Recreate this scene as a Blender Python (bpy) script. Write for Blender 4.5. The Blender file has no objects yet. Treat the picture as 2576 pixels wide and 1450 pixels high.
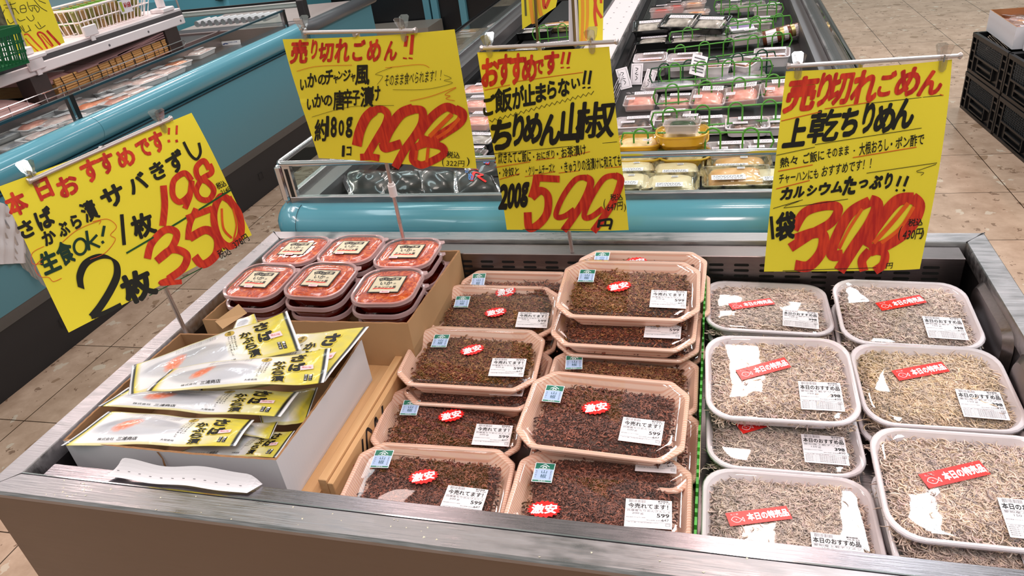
import bpy, math, random
import numpy as np
from mathutils import Matrix, Vector, Euler

sc = bpy.context.scene
col = sc.collection

# ---------------------------------------------------------------- camera
CAM = Vector((1.0254, -1.3877, 1.48))
RX, RY, RZ = 1.04110765, 0.119004207, 0.244040291
FPX = 1825.569
cam = bpy.data.objects.new('camera', bpy.data.cameras.new('camera'))
col.objects.link(cam)
cam.location = CAM
cam.rotation_euler = (RX, RY, RZ)
cam.data.sensor_width = 36.0
cam.data.lens = FPX / 2576.0 * 36.0
cam.data.clip_start = 0.02
cam.data.clip_end = 80
sc.camera = cam
CR = Euler((RX, RY, RZ)).to_matrix()

# ---------------------------------------------------------------- light
world = bpy.data.worlds.new('world')
sc.world = world
world.use_nodes = True
wn = world.node_tree.nodes
bgn = wn['Background']
bgn.inputs['Strength'].default_value = 0.62
_N = world.node_tree.nodes; _L = world.node_tree.links
_tc = _N.new('ShaderNodeTexCoord'); _sx = _N.new('ShaderNodeSeparateXYZ'); _L.new(_tc.outputs['Generated'], _sx.inputs[0])
_r = _N.new('ShaderNodeValToRGB'); _e = _r.color_ramp.elements
_e[0].position = 0.30; _e[0].color = (0.20, 0.18, 0.17, 1); _e[1].position = 1.0; _e[1].color = (1.0, 1.0, 0.97, 1)
_a = _e.new(0.52); _a.color = (0.30, 0.30, 0.29, 1); _b = _e.new(0.72); _b.color = (0.72, 0.74, 0.72, 1)
_m = _N.new('ShaderNodeMapRange'); _m.inputs['From Min'].default_value = -1; _m.inputs['From Max'].default_value = 1
_L.new(_sx.outputs['Z'], _m.inputs['Value']); _L.new(_m.outputs[0], _r.inputs['Fac'])
# noise added to the world colour for uneven reflections in the steel
_n = _N.new('ShaderNodeTexNoise'); _n.inputs['Scale'].default_value = 2.6; _n.inputs['Detail'].default_value = 3; _L.new(_tc.outputs['Generated'], _n.inputs['Vector'])
_r2 = _N.new('ShaderNodeValToRGB'); _r2.color_ramp.elements[0].position = 0.38; _r2.color_ramp.elements[0].color = (0.41, 0.46, 0.42, 1); _r2.color_ramp.elements[1].position = 0.62; _r2.color_ramp.elements[1].color = (1.38, 1.42, 1.34, 1)
_L.new(_n.outputs['Fac'], _r2.inputs['Fac'])
_x = _N.new('ShaderNodeMix'); _x.data_type = 'RGBA'; _x.blend_type = 'MULTIPLY'; _x.inputs['Factor'].default_value = 1
_L.new(_r.outputs['Color'], _x.inputs['A']); _L.new(_r2.outputs['Color'], _x.inputs['B']); _L.new(_x.outputs['Result'], bgn.inputs['Color'])

def lamp(name, loc, sx, sy, power, color, rot=(0, 0, 0)):
    d = bpy.data.lights.new(name, 'AREA')
    d.shape = 'RECTANGLE'; d.size = sx; d.size_y = sy
    d.energy = power; d.color = color
    o = bpy.data.objects.new(name, d); col.objects.link(o)
    o.location = loc; o.rotation_euler = rot
    return o

# rows of fluorescent ceiling lamps running across the sales floor
COOL = (0.86, 0.95, 1.0)
WARM = (1.0, 0.76, 0.71)
for k, x in enumerate((-3.95, -1.0, 1.92, 4.85)):
    for j, y in enumerate((-2.2, 0.1, 2.0, 3.9, 5.8)):
        lamp('ceiling_lamp', (x, y, 3.1), 0.20, 1.2, (15, 6.5, 18, 15)[k], COOL)
# pinkish case lamps hung over the fish cases
for x in (-2.1, 3.6):
    for y in (-0.9, 1.2, 3.3):
        lamp('case_lamp', (x, y, 2.55), 0.16, 1.15, 24 if x < 0 else 15, WARM)
for x in (-0.25, 1.18):
    for y in (-1.3, 0.8, 2.9):
        lamp('case_lamp', (x, y, 2.55), 0.20, 0.50, 4.5 if x < 0 else 12, WARM)

sc.view_settings.view_transform = 'Standard'
sc.view_settings.look = 'None'
sc.view_settings.gamma = 1
sc.view_settings.exposure = 0.08
sc.view_settings.use_curve_mapping = False

# ---------------------------------------------------------------- pixel helpers
def ray(u, v):
    return CR @ Vector(((u - 1288) / FPX, -(v - 725) / FPX, -1.0))
def onz(u, v, z):
    d = ray(u, v); return CAM + d * ((z - CAM.z) / d.z)
def ony(u, v, y):
    d = ray(u, v); return CAM + d * ((y - CAM.y) / d.y)
def onx(u, v, x):
    d = ray(u, v); return CAM + d * ((x - CAM.x) / d.x)
def onplane(u, v, p, n):
    d = ray(u, v); return CAM + d * ((p - CAM).dot(n) / d.dot(n))

# ---------------------------------------------------------------- materials
def srgb(r, g, b):
    f = lambda c: (c / 255 / 12.92) if c / 255 <= 0.04045 else ((c / 255 + 0.055) / 1.055) ** 2.4
    return (f(r), f(g), f(b), 1.0)

MATS = {}
def mat(name, color, rough=0.5, metal=0.0, noise=0.0, nscale=20, bump=0.0, bscale=60, coat=0.0, trans=0.0, alpha=1.0, spec=0.5, color2=None, stretch=(1, 1, 1), detail=4, ior=1.45, coords='Object', sss=0.0):
    if name in MATS: return MATS[name]
    m = bpy.data.materials.new(name); m.use_nodes = True
    nt = m.node_tree; N = nt.nodes; Lk = nt.links
    b = N['Principled BSDF']
    c = color if len(color) == 4 else srgb(*color)
    b.inputs['Base Color'].default_value = c
    b.inputs['Roughness'].default_value = rough
    b.inputs['Metallic'].default_value = metal
    b.inputs['Coat Weight'].default_value = coat
    b.inputs['Transmission Weight'].default_value = trans
    b.inputs['Alpha'].default_value = alpha
    b.inputs['Specular IOR Level'].default_value = spec
    b.inputs['IOR'].default_value = ior
    if sss: b.inputs['Subsurface Weight'].default_value = sss; b.inputs['Subsurface Scale'].default_value = 0.01
    if noise or bump or color2:
        tc = N.new('ShaderNodeTexCoord'); mp = N.new('ShaderNodeMapping')
        mp.inputs['Scale'].default_value = stretch
        Lk.new(tc.outputs[coords], mp.inputs['Vector'])
        if noise or color2:
            nz = N.new('ShaderNodeTexNoise'); nz.inputs['Scale'].default_value = nscale; nz.inputs['Detail'].default_value = detail
            Lk.new(mp.outputs['Vector'], nz.inputs['Vector'])
            rp = N.new('ShaderNodeValToRGB')
            rp.color_ramp.elements[0].position = 0.35; rp.color_ramp.elements[1].position = 0.65
            if color2:
                c2 = color2 if len(color2) == 4 else srgb(*color2)
                rp.color_ramp.elements[0].color = c; rp.color_ramp.elements[1].color = c2
            else:
                rp.color_ramp.elements[0].color = tuple(x * (1 - noise) for x in c[:3]) + (1,)
                rp.color_ramp.elements[1].color = tuple(min(1, x * (1 + noise)) for x in c[:3]) + (1,)
            Lk.new(nz.outputs['Fac'], rp.inputs['Fac']); Lk.new(rp.outputs['Color'], b.inputs['Base Color'])
        if bump:
            nb = N.new('ShaderNodeTexNoise'); nb.inputs['Scale'].default_value = bscale; nb.inputs['Detail'].default_value = 3
            Lk.new(mp.outputs['Vector'], nb.inputs['Vector'])
            bp = N.new('ShaderNodeBump'); bp.inputs['Strength'].default_value = bump; bp.inputs['Distance'].default_value = 0.003
            Lk.new(nb.outputs['Fac'], bp.inputs['Height']); Lk.new(bp.outputs['Normal'], b.inputs['Normal'])
    MATS[name] = m
    return m

def film_mat(name, rough=0.03, bump=0.25, bscale=25, tint=(1, 1, 1, 1), fac=0.9, base=0.04):
    """thin clear film: see-through, with a fresnel reflection"""
    m = bpy.data.materials.new(name); m.use_nodes = True
    nt = m.node_tree; N = nt.nodes; Lk = nt.links
    for n in list(N):
        if n.type != 'OUTPUT_MATERIAL': N.remove(n)
    out = [n for n in N if n.type == 'OUTPUT_MATERIAL'][0]
    tr = N.new('ShaderNodeBsdfTransparent'); tr.inputs['Color'].default_value = tint
    gl = N.new('ShaderNodeBsdfGlossy'); gl.inputs['Roughness'].default_value = rough
    fr = N.new('ShaderNodeLayerWeight'); fr.inputs['Blend'].default_value = 0.5
    pw = N.new('ShaderNodeMath'); pw.operation = 'POWER'; pw.inputs[1].default_value = 4.0
    mth = N.new('ShaderNodeMath'); mth.operation = 'MULTIPLY_ADD'; mth.inputs[1].default_value = fac; mth.inputs[2].default_value = base
    mx = N.new('ShaderNodeMixShader')
    tc = N.new('ShaderNodeTexCoord'); nb = N.new('ShaderNodeTexNoise'); nb.inputs['Scale'].default_value = bscale; nb.inputs['Detail'].default_value = 2
    bp = N.new('ShaderNodeBump'); bp.inputs['Strength'].default_value = bump; bp.inputs['Distance'].default_value = 0.004
    Lk.new(tc.outputs['Object'], nb.inputs['Vector']); Lk.new(nb.outputs['Fac'], bp.inputs['Height'])
    Lk.new(bp.outputs['Normal'], gl.inputs['Normal']); Lk.new(bp.outputs['Normal'], fr.inputs['Normal'])
    Lk.new(fr.outputs['Facing'], pw.inputs[0]); Lk.new(pw.outputs[0], mth.inputs[0]); Lk.new(mth.outputs[0], mx.inputs['Fac'])
    Lk.new(tr.outputs[0], mx.inputs[1]); Lk.new(gl.outputs[0], mx.inputs[2]); Lk.new(mx.outputs[0], out.inputs['Surface'])
    return m

def steel_mat(name, base, rough, scr=0.5, stretch=(3, 60, 60), cl=0.12):
    """brushed, scratched stainless steel"""
    m = bpy.data.materials.new(name); m.use_nodes = True
    nt = m.node_tree; N = nt.nodes; Lk = nt.links; b = N['Principled BSDF']
    b.inputs['Metallic'].default_value = 1.0
    tc = N.new('ShaderNodeTexCoord'); mp = N.new('ShaderNodeMapping'); mp.inputs['Scale'].default_value = stretch
    Lk.new(tc.outputs['Object'], mp.inputs['Vector'])
    nz = N.new('ShaderNodeTexNoise'); nz.inputs['Scale'].default_value = 8; nz.inputs['Detail'].default_value = 6
    Lk.new(mp.outputs['Vector'], nz.inputs['Vector'])
    n2 = N.new('ShaderNodeTexNoise'); n2.inputs['Scale'].default_value = 6; n2.inputs['Detail'].default_value = 8; n2.inputs['Roughness'].default_value = 0.7
    Lk.new(tc.outputs['Object'], n2.inputs['Vector'])
    r1 = N.new('ShaderNodeMapRange'); r1.inputs['From Min'].default_value = 0.3; r1.inputs['From Max'].default_value = 0.7
    r1.inputs['To Min'].default_value = rough - 0.08 * scr; r1.inputs['To Max'].default_value = rough + 0.18 * scr
    ad = N.new('ShaderNodeMath'); ad.operation = 'ADD'; Lk.new(nz.outputs['Fac'], ad.inputs[0]); Lk.new(n2.outputs['Fac'], ad.inputs[1])
    hv = N.new('ShaderNodeMath'); hv.operation = 'MULTIPLY'; hv.inputs[1].default_value = 0.5; Lk.new(ad.outputs[0], hv.inputs[0])
    Lk.new(hv.outputs[0], r1.inputs['Value']); Lk.new(r1.outputs[0], b.inputs['Roughness'])
    rp = N.new('ShaderNodeValToRGB'); c = srgb(*base)
    rp.color_ramp.elements[0].position = 0.35; rp.color_ramp.elements[1].position = 0.65
    rp.color_ramp.elements[0].color = tuple(x * (1 - cl) for x in c[:3]) + (1,)
    rp.color_ramp.elements[1].color = tuple(min(1, x * (1 + cl)) for x in c[:3]) + (1,)
    Lk.new(hv.outputs[0], rp.inputs['Fac']); Lk.new(rp.outputs['Color'], b.inputs['Base Color'])
    # fine scratches in two directions
    h = None
    for ang, s in ((0.5, 1.0), (-0.7, 0.6)):
        m2 = N.new('ShaderNodeMapping'); m2.inputs['Rotation'].default_value = (0, 0, ang); m2.inputs['Scale'].default_value = (5, 120, 20)
        Lk.new(tc.outputs['Object'], m2.inputs['Vector'])
        n3 = N.new('ShaderNodeTexNoise'); n3.inputs['Scale'].default_value = 3; n3.inputs['Detail'].default_value = 2
        Lk.new(m2.outputs['Vector'], n3.inputs['Vector'])
        if h is None: h = n3.outputs['Fac']
        else:
            a2 = N.new('ShaderNodeMath'); a2.operation = 'ADD'; Lk.new(h, a2.inputs[0]); Lk.new(n3.outputs['Fac'], a2.inputs[1]); h = a2.outputs[0]
    bp = N.new('ShaderNodeBump'); bp.inputs['Strength'].default_value = 0.12 * scr; bp.inputs['Distance'].default_value = 0.002
    Lk.new(h, bp.inputs['Height']); Lk.new(bp.outputs['Normal'], b.inputs['Normal'])
    return m

STEEL = steel_mat('brushed_steel', (160, 156, 158), 0.31, 1.6, (2.5, 12, 12), 0.16)
STEELC = steel_mat('duct_steel', (140, 134, 138), 0.24, 0.7, (2, 70, 70), 0.10)
STEELD = steel_mat('inner_steel', (120, 112, 112), 0.32, 0.6)
STEELF = steel_mat('x', (132, 118, 108), 0.42, 0.8, (1.2, 20, 30), 0.08)
CHROME = mat('chrome', (205, 205, 208), 0.10, 1.0)
ROD = mat('sign_rod_steel', (196, 186, 184), 0.38, 0.85)
TEAL = mat('teal_enamel', (84, 146, 164), 0.18, coat=0.3)
TEALD = mat('teal_panel', (80, 130, 144), 0.4)
GREYTRIM = mat('grey_trim', (92, 92, 92), 0.45)
BLACKP = mat('black_plastic', (22, 22, 23), 0.4)
BLACKM = mat('black_base', (36, 34, 36), 0.55)
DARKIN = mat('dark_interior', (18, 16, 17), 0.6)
WHITEP = mat('white_plastic', (226, 216, 218), 0.35)
PAPER = mat('white_paper', (232, 226, 230), 0.6)
INK = mat('black_ink', (18, 16, 18), 0.5)
INKG = mat('grey_ink', (95, 90, 95), 0.6)
RED = mat('red_sticker', (226, 28, 28), 0.35)
YEL = mat('yellow_paper', (226, 208, 58), 0.75, spec=0.2, noise=0.02, nscale=6)
MRED = mat('red_marker', (168, 22, 16), 0.6, color2=(206, 56, 24), nscale=3, stretch=(55, 55, 7), coords='Object')
MORG = mat('orange_marker', (222, 96, 22), 0.6, color2=(206, 60, 20), nscale=22, coords='Object')
MBLK = mat('black_marker', (20, 20, 14), 0.5)
MGRN = mat('green_marker', (20, 74, 32), 0.5)
MGRB = mat('dark_green_marker', (12, 48, 34), 0.5)
LRED = mat('thin_red_pen', (206, 72, 24), 0.6)
CLEARP = film_mat('clear_plastic', 0.06, 0.0, 10, (0.93, 0.93, 0.93, 1), 1.2, 0.08)
GLASS = film_mat('case_glass', 0.02, 0.0, 10, (0.90, 0.965, 0.95, 1), 1.0, 0.03)
FILM = film_mat('cling_film', 0.03, 0.16, 13, (0.985, 0.985, 0.985, 1), 0.9, 0.045)
CARD = mat('brown_cardboard', (176, 138, 98), 0.8, noise=0.05, nscale=8)
CARDIN = mat('cardboard_edge', (150, 108, 72), 0.85, noise=0.12, nscale=90)
CARDW = mat('white_cardboard', (206, 202, 206), 0.7)
GREENW = mat('green_coated_wire', (76, 146, 48), 0.35)
GREEND = mat('dark_green_coated_wire', (26, 66, 42), 0.35)
WIREW = mat('white_coated_wire', (232, 222, 222), 0.4)

# ---------------------------------------------------------------- mesh helpers
class MB:
    def __init__(s): s.V = []; s.F = []; s.M = []; s.n = 0
    def add(s, V, F, mi=0):
        V = [tuple(v) for v in V]
        s.V += V; s.F += [tuple(i + s.n for i in f) for f in F]; s.M += [mi] * len(F); s.n += len(V)
        return s
    def box(s, x0, x1, y0, y1, z0, z1, mi=0, bev=0.0):
        if bev > 0:
            return s.bbox(x0, x1, y0, y1, z0, z1, mi, bev)
        V = [(x, y, z) for x in (x0, x1) for y in (y0, y1) for z in (z0, z1)]
        F = [(0, 1, 3, 2), (4, 6, 7, 5), (0, 4, 5, 1), (2, 3, 7, 6), (0, 2, 6, 4), (1, 5, 7, 3)]
        return s.add(V, F, mi)
    def bbox(s, x0, x1, y0, y1, z0, z1, mi, b):
        # chamfered box: vertical edges and top edges
        def ring(i, z): return [(x0 + b + i, y0 + i, z), (x1 - b - i, y0 + i, z), (x1 - i, y0 + b + i, z), (x1 - i, y1 - b - i, z), (x1 - b - i, y1 - i, z), (x0 + b + i, y1 - i, z), (x0 + i, y1 - b - i, z), (x0 + i, y0 + b + i, z)]
        V = ring(b, z0) + ring(0, z0 + b) + ring(0, z1 - b) + ring(b, z1)
        V = [tuple(v) for v in V]
        F = [tuple(range(7, -1, -1)), tuple(range(24, 32))]
        for k in range(3):
            for i in range(8):
                j = (i + 1) % 8
                F.append((k * 8 + i, k * 8 + j, k * 8 + 8 + j, k * 8 + 8 + i))
        return s.add(V, F, mi)
    def obox(s, p, q, w, h, mi=0, up=(0, 0, 1)):
        """box along p-q, w across, h along up"""
        p = Vector(p); q = Vector(q); d = (q - p).normalized(); u = Vector(up); sd = d.cross(u)
        if sd.length < 1e-4: sd = Vector((1, 0, 0))
        sd.normalize(); u = sd.cross(d).normalized()
        V = [c + sd * a * w / 2 + u * b * h / 2 for c in (p, q) for a in (-1, 1) for b in (-1, 1)]
        return s.add(V, [(0, 1, 3, 2), (4, 6, 7, 5), (0, 4, 5, 1), (2, 3, 7, 6), (0, 2, 6, 4), (1, 5, 7, 3)], mi)
    def tube(s, pts, r, seg=8, mi=0, closed=False, caps=True):
        pts = [Vector(p) for p in pts]; n = len(pts)
        prev = None; base = s.n; V = []
        for i, p in enumerate(pts):
            a = pts[i - 1] if (i > 0 or closed) else p
            b = pts[(i + 1) % n] if (i < n - 1 or closed) else p
            d = (b - a)
            d = d.normalized() if d.length > 1e-9 else Vector((0, 0, 1))
            if prev is None:
                u = Vector((0, 0, 1)) if abs(d.z) < 0.9 else Vector((1, 0, 0))
            else: u = prev
            x = d.cross(u); x = x.normalized() if x.length > 1e-6 else Vector((1, 0, 0)); u = x.cross(d).normalized(); prev = u
            rr = r[i] if isinstance(r, (list, tuple)) else r
            for k in range(seg):
                t = 2 * math.pi * k / seg
                V.append(p + x * math.cos(t) * rr + u * math.sin(t) * rr)
        F = []
        m = n if closed else n - 1
        for i in range(m):
            for k in range(seg):
                k2 = (k + 1) % seg; j = (i + 1) % n
                F.append((i * seg + k, i * seg + k2, j * seg + k2, j * seg + k))
        if caps and not closed:
            F.append(tuple(range(seg - 1, -1, -1))); F.append(tuple((n - 1) * seg + k for k in range(seg)))
        return s.add(V, F, mi)
    def cyl(s, p, q, r, seg=16, mi=0): return s.tube([p, q], r, seg, mi)
    def prism(s, poly, z0, z1, mi=0):
        n = len(poly)
        V = [(x, y, z0) for x, y in poly] + [(x, y, z1) for x, y in poly]
        F = [tuple(range(n - 1, -1, -1)), tuple(range(n, 2 * n))] + [(i, (i + 1) % n, n + (i + 1) % n, n + i) for i in range(n)]
        return s.add(V, F, mi)
    def extr(s, prof, p0, p1, axis='x', mi=0, caps=True):
        """profile of (a, z) swept along x or y"""
        n = len(prof)
        f = (lambda t, a, z: (t, a, z)) if axis == 'x' else (lambda t, a, z: (a, t, z))
        V = [f(p0, a, z) for a, z in prof] + [f(p1, a, z) for a, z in prof]
        F = [(i, (i + 1) % n, n + (i + 1) % n, n + i) for i in range(n)]
        if caps: F += [tuple(range(n - 1, -1, -1)), tuple(range(n, 2 * n))]
        return s.add(V, F, mi)
    def lathe(s, prof, cx, cy, cz=0, seg=20, mi=0):
        V = []; n = len(prof)
        for k in range(seg):
            t = 2 * math.pi * k / seg
            V += [(cx + r * math.cos(t), cy + r * math.sin(t), cz + z) for r, z in prof]
        F = [(k * n + i, ((k + 1) % seg) * n + i, ((k + 1) % seg) * n + i + 1, k * n + i + 1) for k in range(seg) for i in range(n - 1)]
        return s.add(V, F, mi)
    def loft(s, rings, mi=0, cap0=False, cap1=False):
        n = len(rings[0]); V = [p for r in rings for p in r]; F = []
        for k in range(len(rings) - 1):
            for i in range(n):
                j = (i + 1) % n
                F.append((k * n + i, k * n + j, (k + 1) * n + j, (k + 1) * n + i))
        if cap0: F.append(tuple(range(n - 1, -1, -1)))
        if cap1: F.append(tuple((len(rings) - 1) * n + i for i in range(n)))
        return s.add(V, F, mi)
    def grid(s, fn, nu, nv, mi=0):
        V = [fn(i / nu, j / nv) for j in range(nv + 1) for i in range(nu + 1)]
        F = [(j * (nu + 1) + i, j * (nu + 1) + i + 1, (j + 1) * (nu + 1) + i + 1, (j + 1) * (nu + 1) + i) for j in range(nv) for i in range(nu)]
        return s.add(V, F, mi)
    def build(s, name, mats, parent=None, origin=None, smooth=False, world=True, uv=None):
        if not isinstance(mats, (list, tuple)): mats = [mats]
        if parent is not None and world: o0 = world_origin(parent)
        elif origin is not None: o0 = Vector(origin)
        elif parent is None:
            A = np.array(s.V); o0 = Vector(((A[:, 0].min() + A[:, 0].max()) / 2, (A[:, 1].min() + A[:, 1].max()) / 2, A[:, 2].min()))
        else: o0 = Vector((0, 0, 0))
        me = bpy.data.meshes.new(name)
        V = np.array(s.V, dtype=float) - np.array(o0)
        me.from_pydata(V.tolist(), [], s.F)
        for m in mats: me.materials.append(m)
        if len(mats) > 1: me.polygons.foreach_set('material_index', s.M)
        if smooth:
            me.polygons.foreach_set('use_smooth', [True] * len(me.polygons))
            if smooth != 'all':
                try: me.set_sharp_from_angle(angle=math.radians(35))
                except Exception: pass
        me.update()
        ob = bpy.data.objects.new(name, me); col.objects.link(ob)
        if parent is not None: ob.parent = parent
        else: ob.location = o0
        return ob

ORIG = {}
def world_origin(p):
    o = Vector(p.location); q = p.parent
    while q is not None: o = o + Vector(q.location); q = q.parent
    return o

def tag(o, label, cat, group=None, kind=None):
    o['label'] = label; o['category'] = cat
    if group: o['group'] = group
    if kind: o['kind'] = kind
    return o
def thing(name, label, cat, loc=(0, 0, 0), group=None, rot=None):
    o = bpy.data.objects.new(name, None); col.objects.link(o); o.location = loc
    o.empty_display_size = 0.05
    if rot is not None: o.rotation_euler = rot
    return tag(o, label, cat, group)
def struct(o): o['kind'] = 'structure'; return o

def dup(root, label=None, loc=None, rot=None, group=None, skip=()):
    r = root.copy(); col.objects.link(r)
    if loc is not None: r.location = loc
    if rot is not None: r.rotation_euler = rot
    if label: r['label'] = label
    if group: r['group'] = group
    for ch in root.children:
        if ch.name.split('.')[0] in skip: continue
        c = ch.copy(); col.objects.link(c); c.parent = r
        for g in ch.children:
            d = g.copy(); col.objects.link(d); d.parent = c
    return r

# ---------------------------------------------------------------- lettering helpers
_gc = {}
def glyph(text, bold=0.0, raw=False):
    """triangulated lettering normalised to its own bounding box (0..1)"""
    key = (text, round(bold, 4)); bold_ = bold; bold = 0
    if key not in _gc:
        cu = bpy.data.curves.new('lettering', 'FONT'); cu.body = text; cu.size = 1; cu.offset = bold
        cu.resolution_u = 3; cu.fill_mode = 'FRONT'
        ob = bpy.data.objects.new('lettering', cu); col.objects.link(ob)
        dg = bpy.context.evaluated_depsgraph_get()
        me = bpy.data.meshes.new_from_object(ob.evaluated_get(dg))
        n = len(me.vertices); co = np.zeros(n * 3); me.vertices.foreach_get('co', co); co = co.reshape(-1, 3)[:, :2]
        F = [tuple(p.vertices) for p in me.polygons]
        bpy.data.objects.remove(ob); bpy.data.curves.remove(cu); bpy.data.meshes.remove(me)
        if n and bold_ > 0:      # heavier pen: the same outline repeated a little to each side
            C0 = co; F0 = F; co = []; F = []
            dirs = [(math.cos(a), math.sin(a)) for a in [k * math.pi / 4 for k in range(8)]] if bold_ < 0.03 else [(r_ * math.cos(a), r_ * math.sin(a)) for r_, n_ in ((0.5, 5), (1, 12)) for a in [2 * k * math.pi / n_ for k in range(n_)]]
            for k, (dx, dy) in enumerate(dirs):
                co.append(C0 + np.array([dx, dy]) * bold_); F += [tuple(i + k * n for i in f) for f in F0]
            co = np.vstack(co); lay = np.repeat(np.arange(len(dirs)), n)
        if n:
            mn = co.min(0); mxx = co.max(0); sz = np.maximum(mxx - mn, 1e-6); asp = sz[0] / sz[1]
            co = (co - mn) / sz
        else: asp = 1
        lay = lay * 1.0 if bold_ > 0 and n else np.zeros(len(co))
        _gc[key] = (np.hstack([co, lay[:, None]]) if n else co, F, asp)
    return _gc[key]

def smooth_pts(P, n=8):
    P = [np.array(p, float) for p in P]
    if len(P) < 3: return P
    out = []
    for i in range(len(P) - 1):
        p0 = P[max(i - 1, 0)]; p1 = P[i]; p2 = P[i + 1]; p3 = P[min(i + 2, len(P) - 1)]
        for k in range(n):
            t = k / n
            out.append(0.5 * ((2 * p1) + (-p0 + p2) * t + (2 * p0 - 5 * p1 + 4 * p2 - p3) * t * t + (-p0 + 3 * p1 - 3 * p2 + p3) * t ** 3))
    out.append(P[-1]); return out

def ribbon2d(P, w, nib=None, n=8):
    """flat stroke; nib = fixed pen angle in degrees for a chisel marker"""
    Q = smooth_pts(P, n); V = []; m = len(Q)
    for i, p in enumerate(Q):
        d = Q[min(i + 1, m - 1)] - Q[max(i - 1, 0)]; L = np.hypot(*d[:2]); d = d / (L + 1e-9)
        nn = np.array([-d[1], d[0]])
        ww = w
        if nib is not None:
            a = math.radians(nib); pn = np.array([math.cos(a), math.sin(a)])
            k = abs(nn @ pn); nn2 = pn if (nn @ pn) > 0 else -pn
            nn = nn2 * 0.75 + nn * 0.25; ww = w
        V.append(p[:2] + nn * ww / 2); V.append(p[:2] - nn * ww / 2)
    F = [(2 * i, 2 * i + 1, 2 * i + 3, 2 * i + 2) for i in range(m - 1)]
    return V, F
# ---------------------------------------------------------------- floor
def floor_mat():
    m = bpy.data.materials.new('floor_tile'); m.use_nodes = True
    nt = m.node_tree; N = nt.nodes; Lk = nt.links; b = N['Principled BSDF']
    tc = N.new('ShaderNodeTexCoord')
    mp = N.new('ShaderNodeMapping'); mp.inputs['Location'].default_value = (-2.3 + 0.45 * 20, -0.09 + 0.45 * 20, 0)
    Lk.new(tc.outputs['Object'], mp.inputs['Vector'])
    bk = N.new('ShaderNodeTexBrick'); bk.offset = 0.0; bk.squash = 1.0
    bk.inputs['Scale'].default_value = 1.0; bk.inputs['Brick Width'].default_value = 0.45; bk.inputs['Row Height'].default_value = 0.45
    bk.inputs['Mortar Size'].default_value = 0.0022; bk.inputs['Mortar Smooth'].default_value = 0.2; bk.inputs['Bias'].default_value = 0
    bk.inputs['Color1'].default_value = (1, 1, 1, 1); bk.inputs['Color2'].default_value = (0.86, 0.87, 0.86, 1); bk.inputs['Mortar'].default_value = (0.10, 0.08, 0.06, 1)
    Lk.new(mp.outputs['Vector'], bk.inputs['Vector'])
    # base tone
    nz = N.new('ShaderNodeTexNoise'); nz.inputs['Scale'].default_value = 9; nz.inputs['Detail'].default_value = 8; nz.inputs['Roughness'].default_value = 0.65
    Lk.new(tc.outputs['Object'], nz.inputs['Vector'])
    rp = N.new('ShaderNodeValToRGB'); rp.color_ramp.elements[0].position = 0.3; rp.color_ramp.elements[1].position = 0.7
    rp.color_ramp.elements[0].color = srgb(172, 142, 120); rp.color_ramp.elements[1].color = srgb(208, 178, 156)
    Lk.new(nz.outputs['Fac'], rp.inputs['Fac'])
    cur = rp.outputs['Color']
    for sc_, thr, colr, rnd in ((9, 0.030, (146, 116, 92), 0.72), (26, 0.012, (120, 92, 74), 0.62), (17, 0.02, (212, 196, 178), 0.75)):
        dn = N.new('ShaderNodeTexNoise'); dn.inputs['Scale'].default_value = sc_ * 1.7; Lk.new(tc.outputs['Object'], dn.inputs['Vector'])
        mx0 = N.new('ShaderNodeMix'); mx0.data_type = 'RGBA'; mx0.blend_type = 'LINEAR_LIGHT'; mx0.inputs['Factor'].default_value = 0.035
        Lk.new(tc.outputs['Object'], mx0.inputs['A']); Lk.new(dn.outputs['Color'], mx0.inputs['B'])
        vo = N.new('ShaderNodeTexVoronoi'); vo.inputs['Scale'].default_value = sc_
        Lk.new(mx0.outputs['Result'], vo.inputs['Vector'])
        sp = N.new('ShaderNodeSeparateColor'); Lk.new(vo.outputs['Color'], sp.inputs['Color'])
        rs = N.new('ShaderNodeMath'); rs.operation = 'MULTIPLY_ADD'; rs.inputs[1].default_value = 0.3 / 1; rs.inputs[2].default_value = 0.08
        Lk.new(sp.outputs['Green'], rs.inputs[0])
        lt = N.new('ShaderNodeMath'); lt.operation = 'LESS_THAN'; Lk.new(vo.outputs['Distance'], lt.inputs[0]); Lk.new(rs.outputs[0], lt.inputs[1])
        gt = N.new('ShaderNodeMath'); gt.operation = 'GREATER_THAN'; Lk.new(sp.outputs['Red'], gt.inputs[0]); gt.inputs[1].default_value = rnd
        ml = N.new('ShaderNodeMath'); ml.operation = 'MULTIPLY'; Lk.new(lt.outputs[0], ml.inputs[0]); Lk.new(gt.outputs[0], ml.inputs[1])
        m2 = N.new('ShaderNodeMath'); m2.operation = 'MULTIPLY'; m2.inputs[1].default_value = 0.75; Lk.new(ml.outputs[0], m2.inputs[0])
        mx = N.new('ShaderNodeMix'); mx.data_type = 'RGBA'; mx.inputs['B'].default_value = srgb(*colr)
        Lk.new(m2.outputs[0], mx.inputs['Factor']); Lk.new(cur, mx.inputs['A']); cur = mx.outputs['Result']
    mu = N.new('ShaderNodeMix'); mu.data_type = 'RGBA'; mu.blend_type = 'MULTIPLY'; mu.inputs['Factor'].default_value = 1
    Lk.new(cur, mu.inputs['A']); Lk.new(bk.outputs['Color'], mu.inputs['B'])
    Lk.new(mu.outputs['Result'], b.inputs['Base Color'])
    b.inputs['Roughness'].default_value = 0.22
    return m
fb = MB(); fb.grid(lambda u, v: (-9 + 20 * u, -6 + 24 * v, 0), 4, 4)
floor = struct(fb.build('floor', floor_mat(), origin=(0, 0, 0)))
floor.rotation_euler = (0, 0, 0.021)

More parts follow.
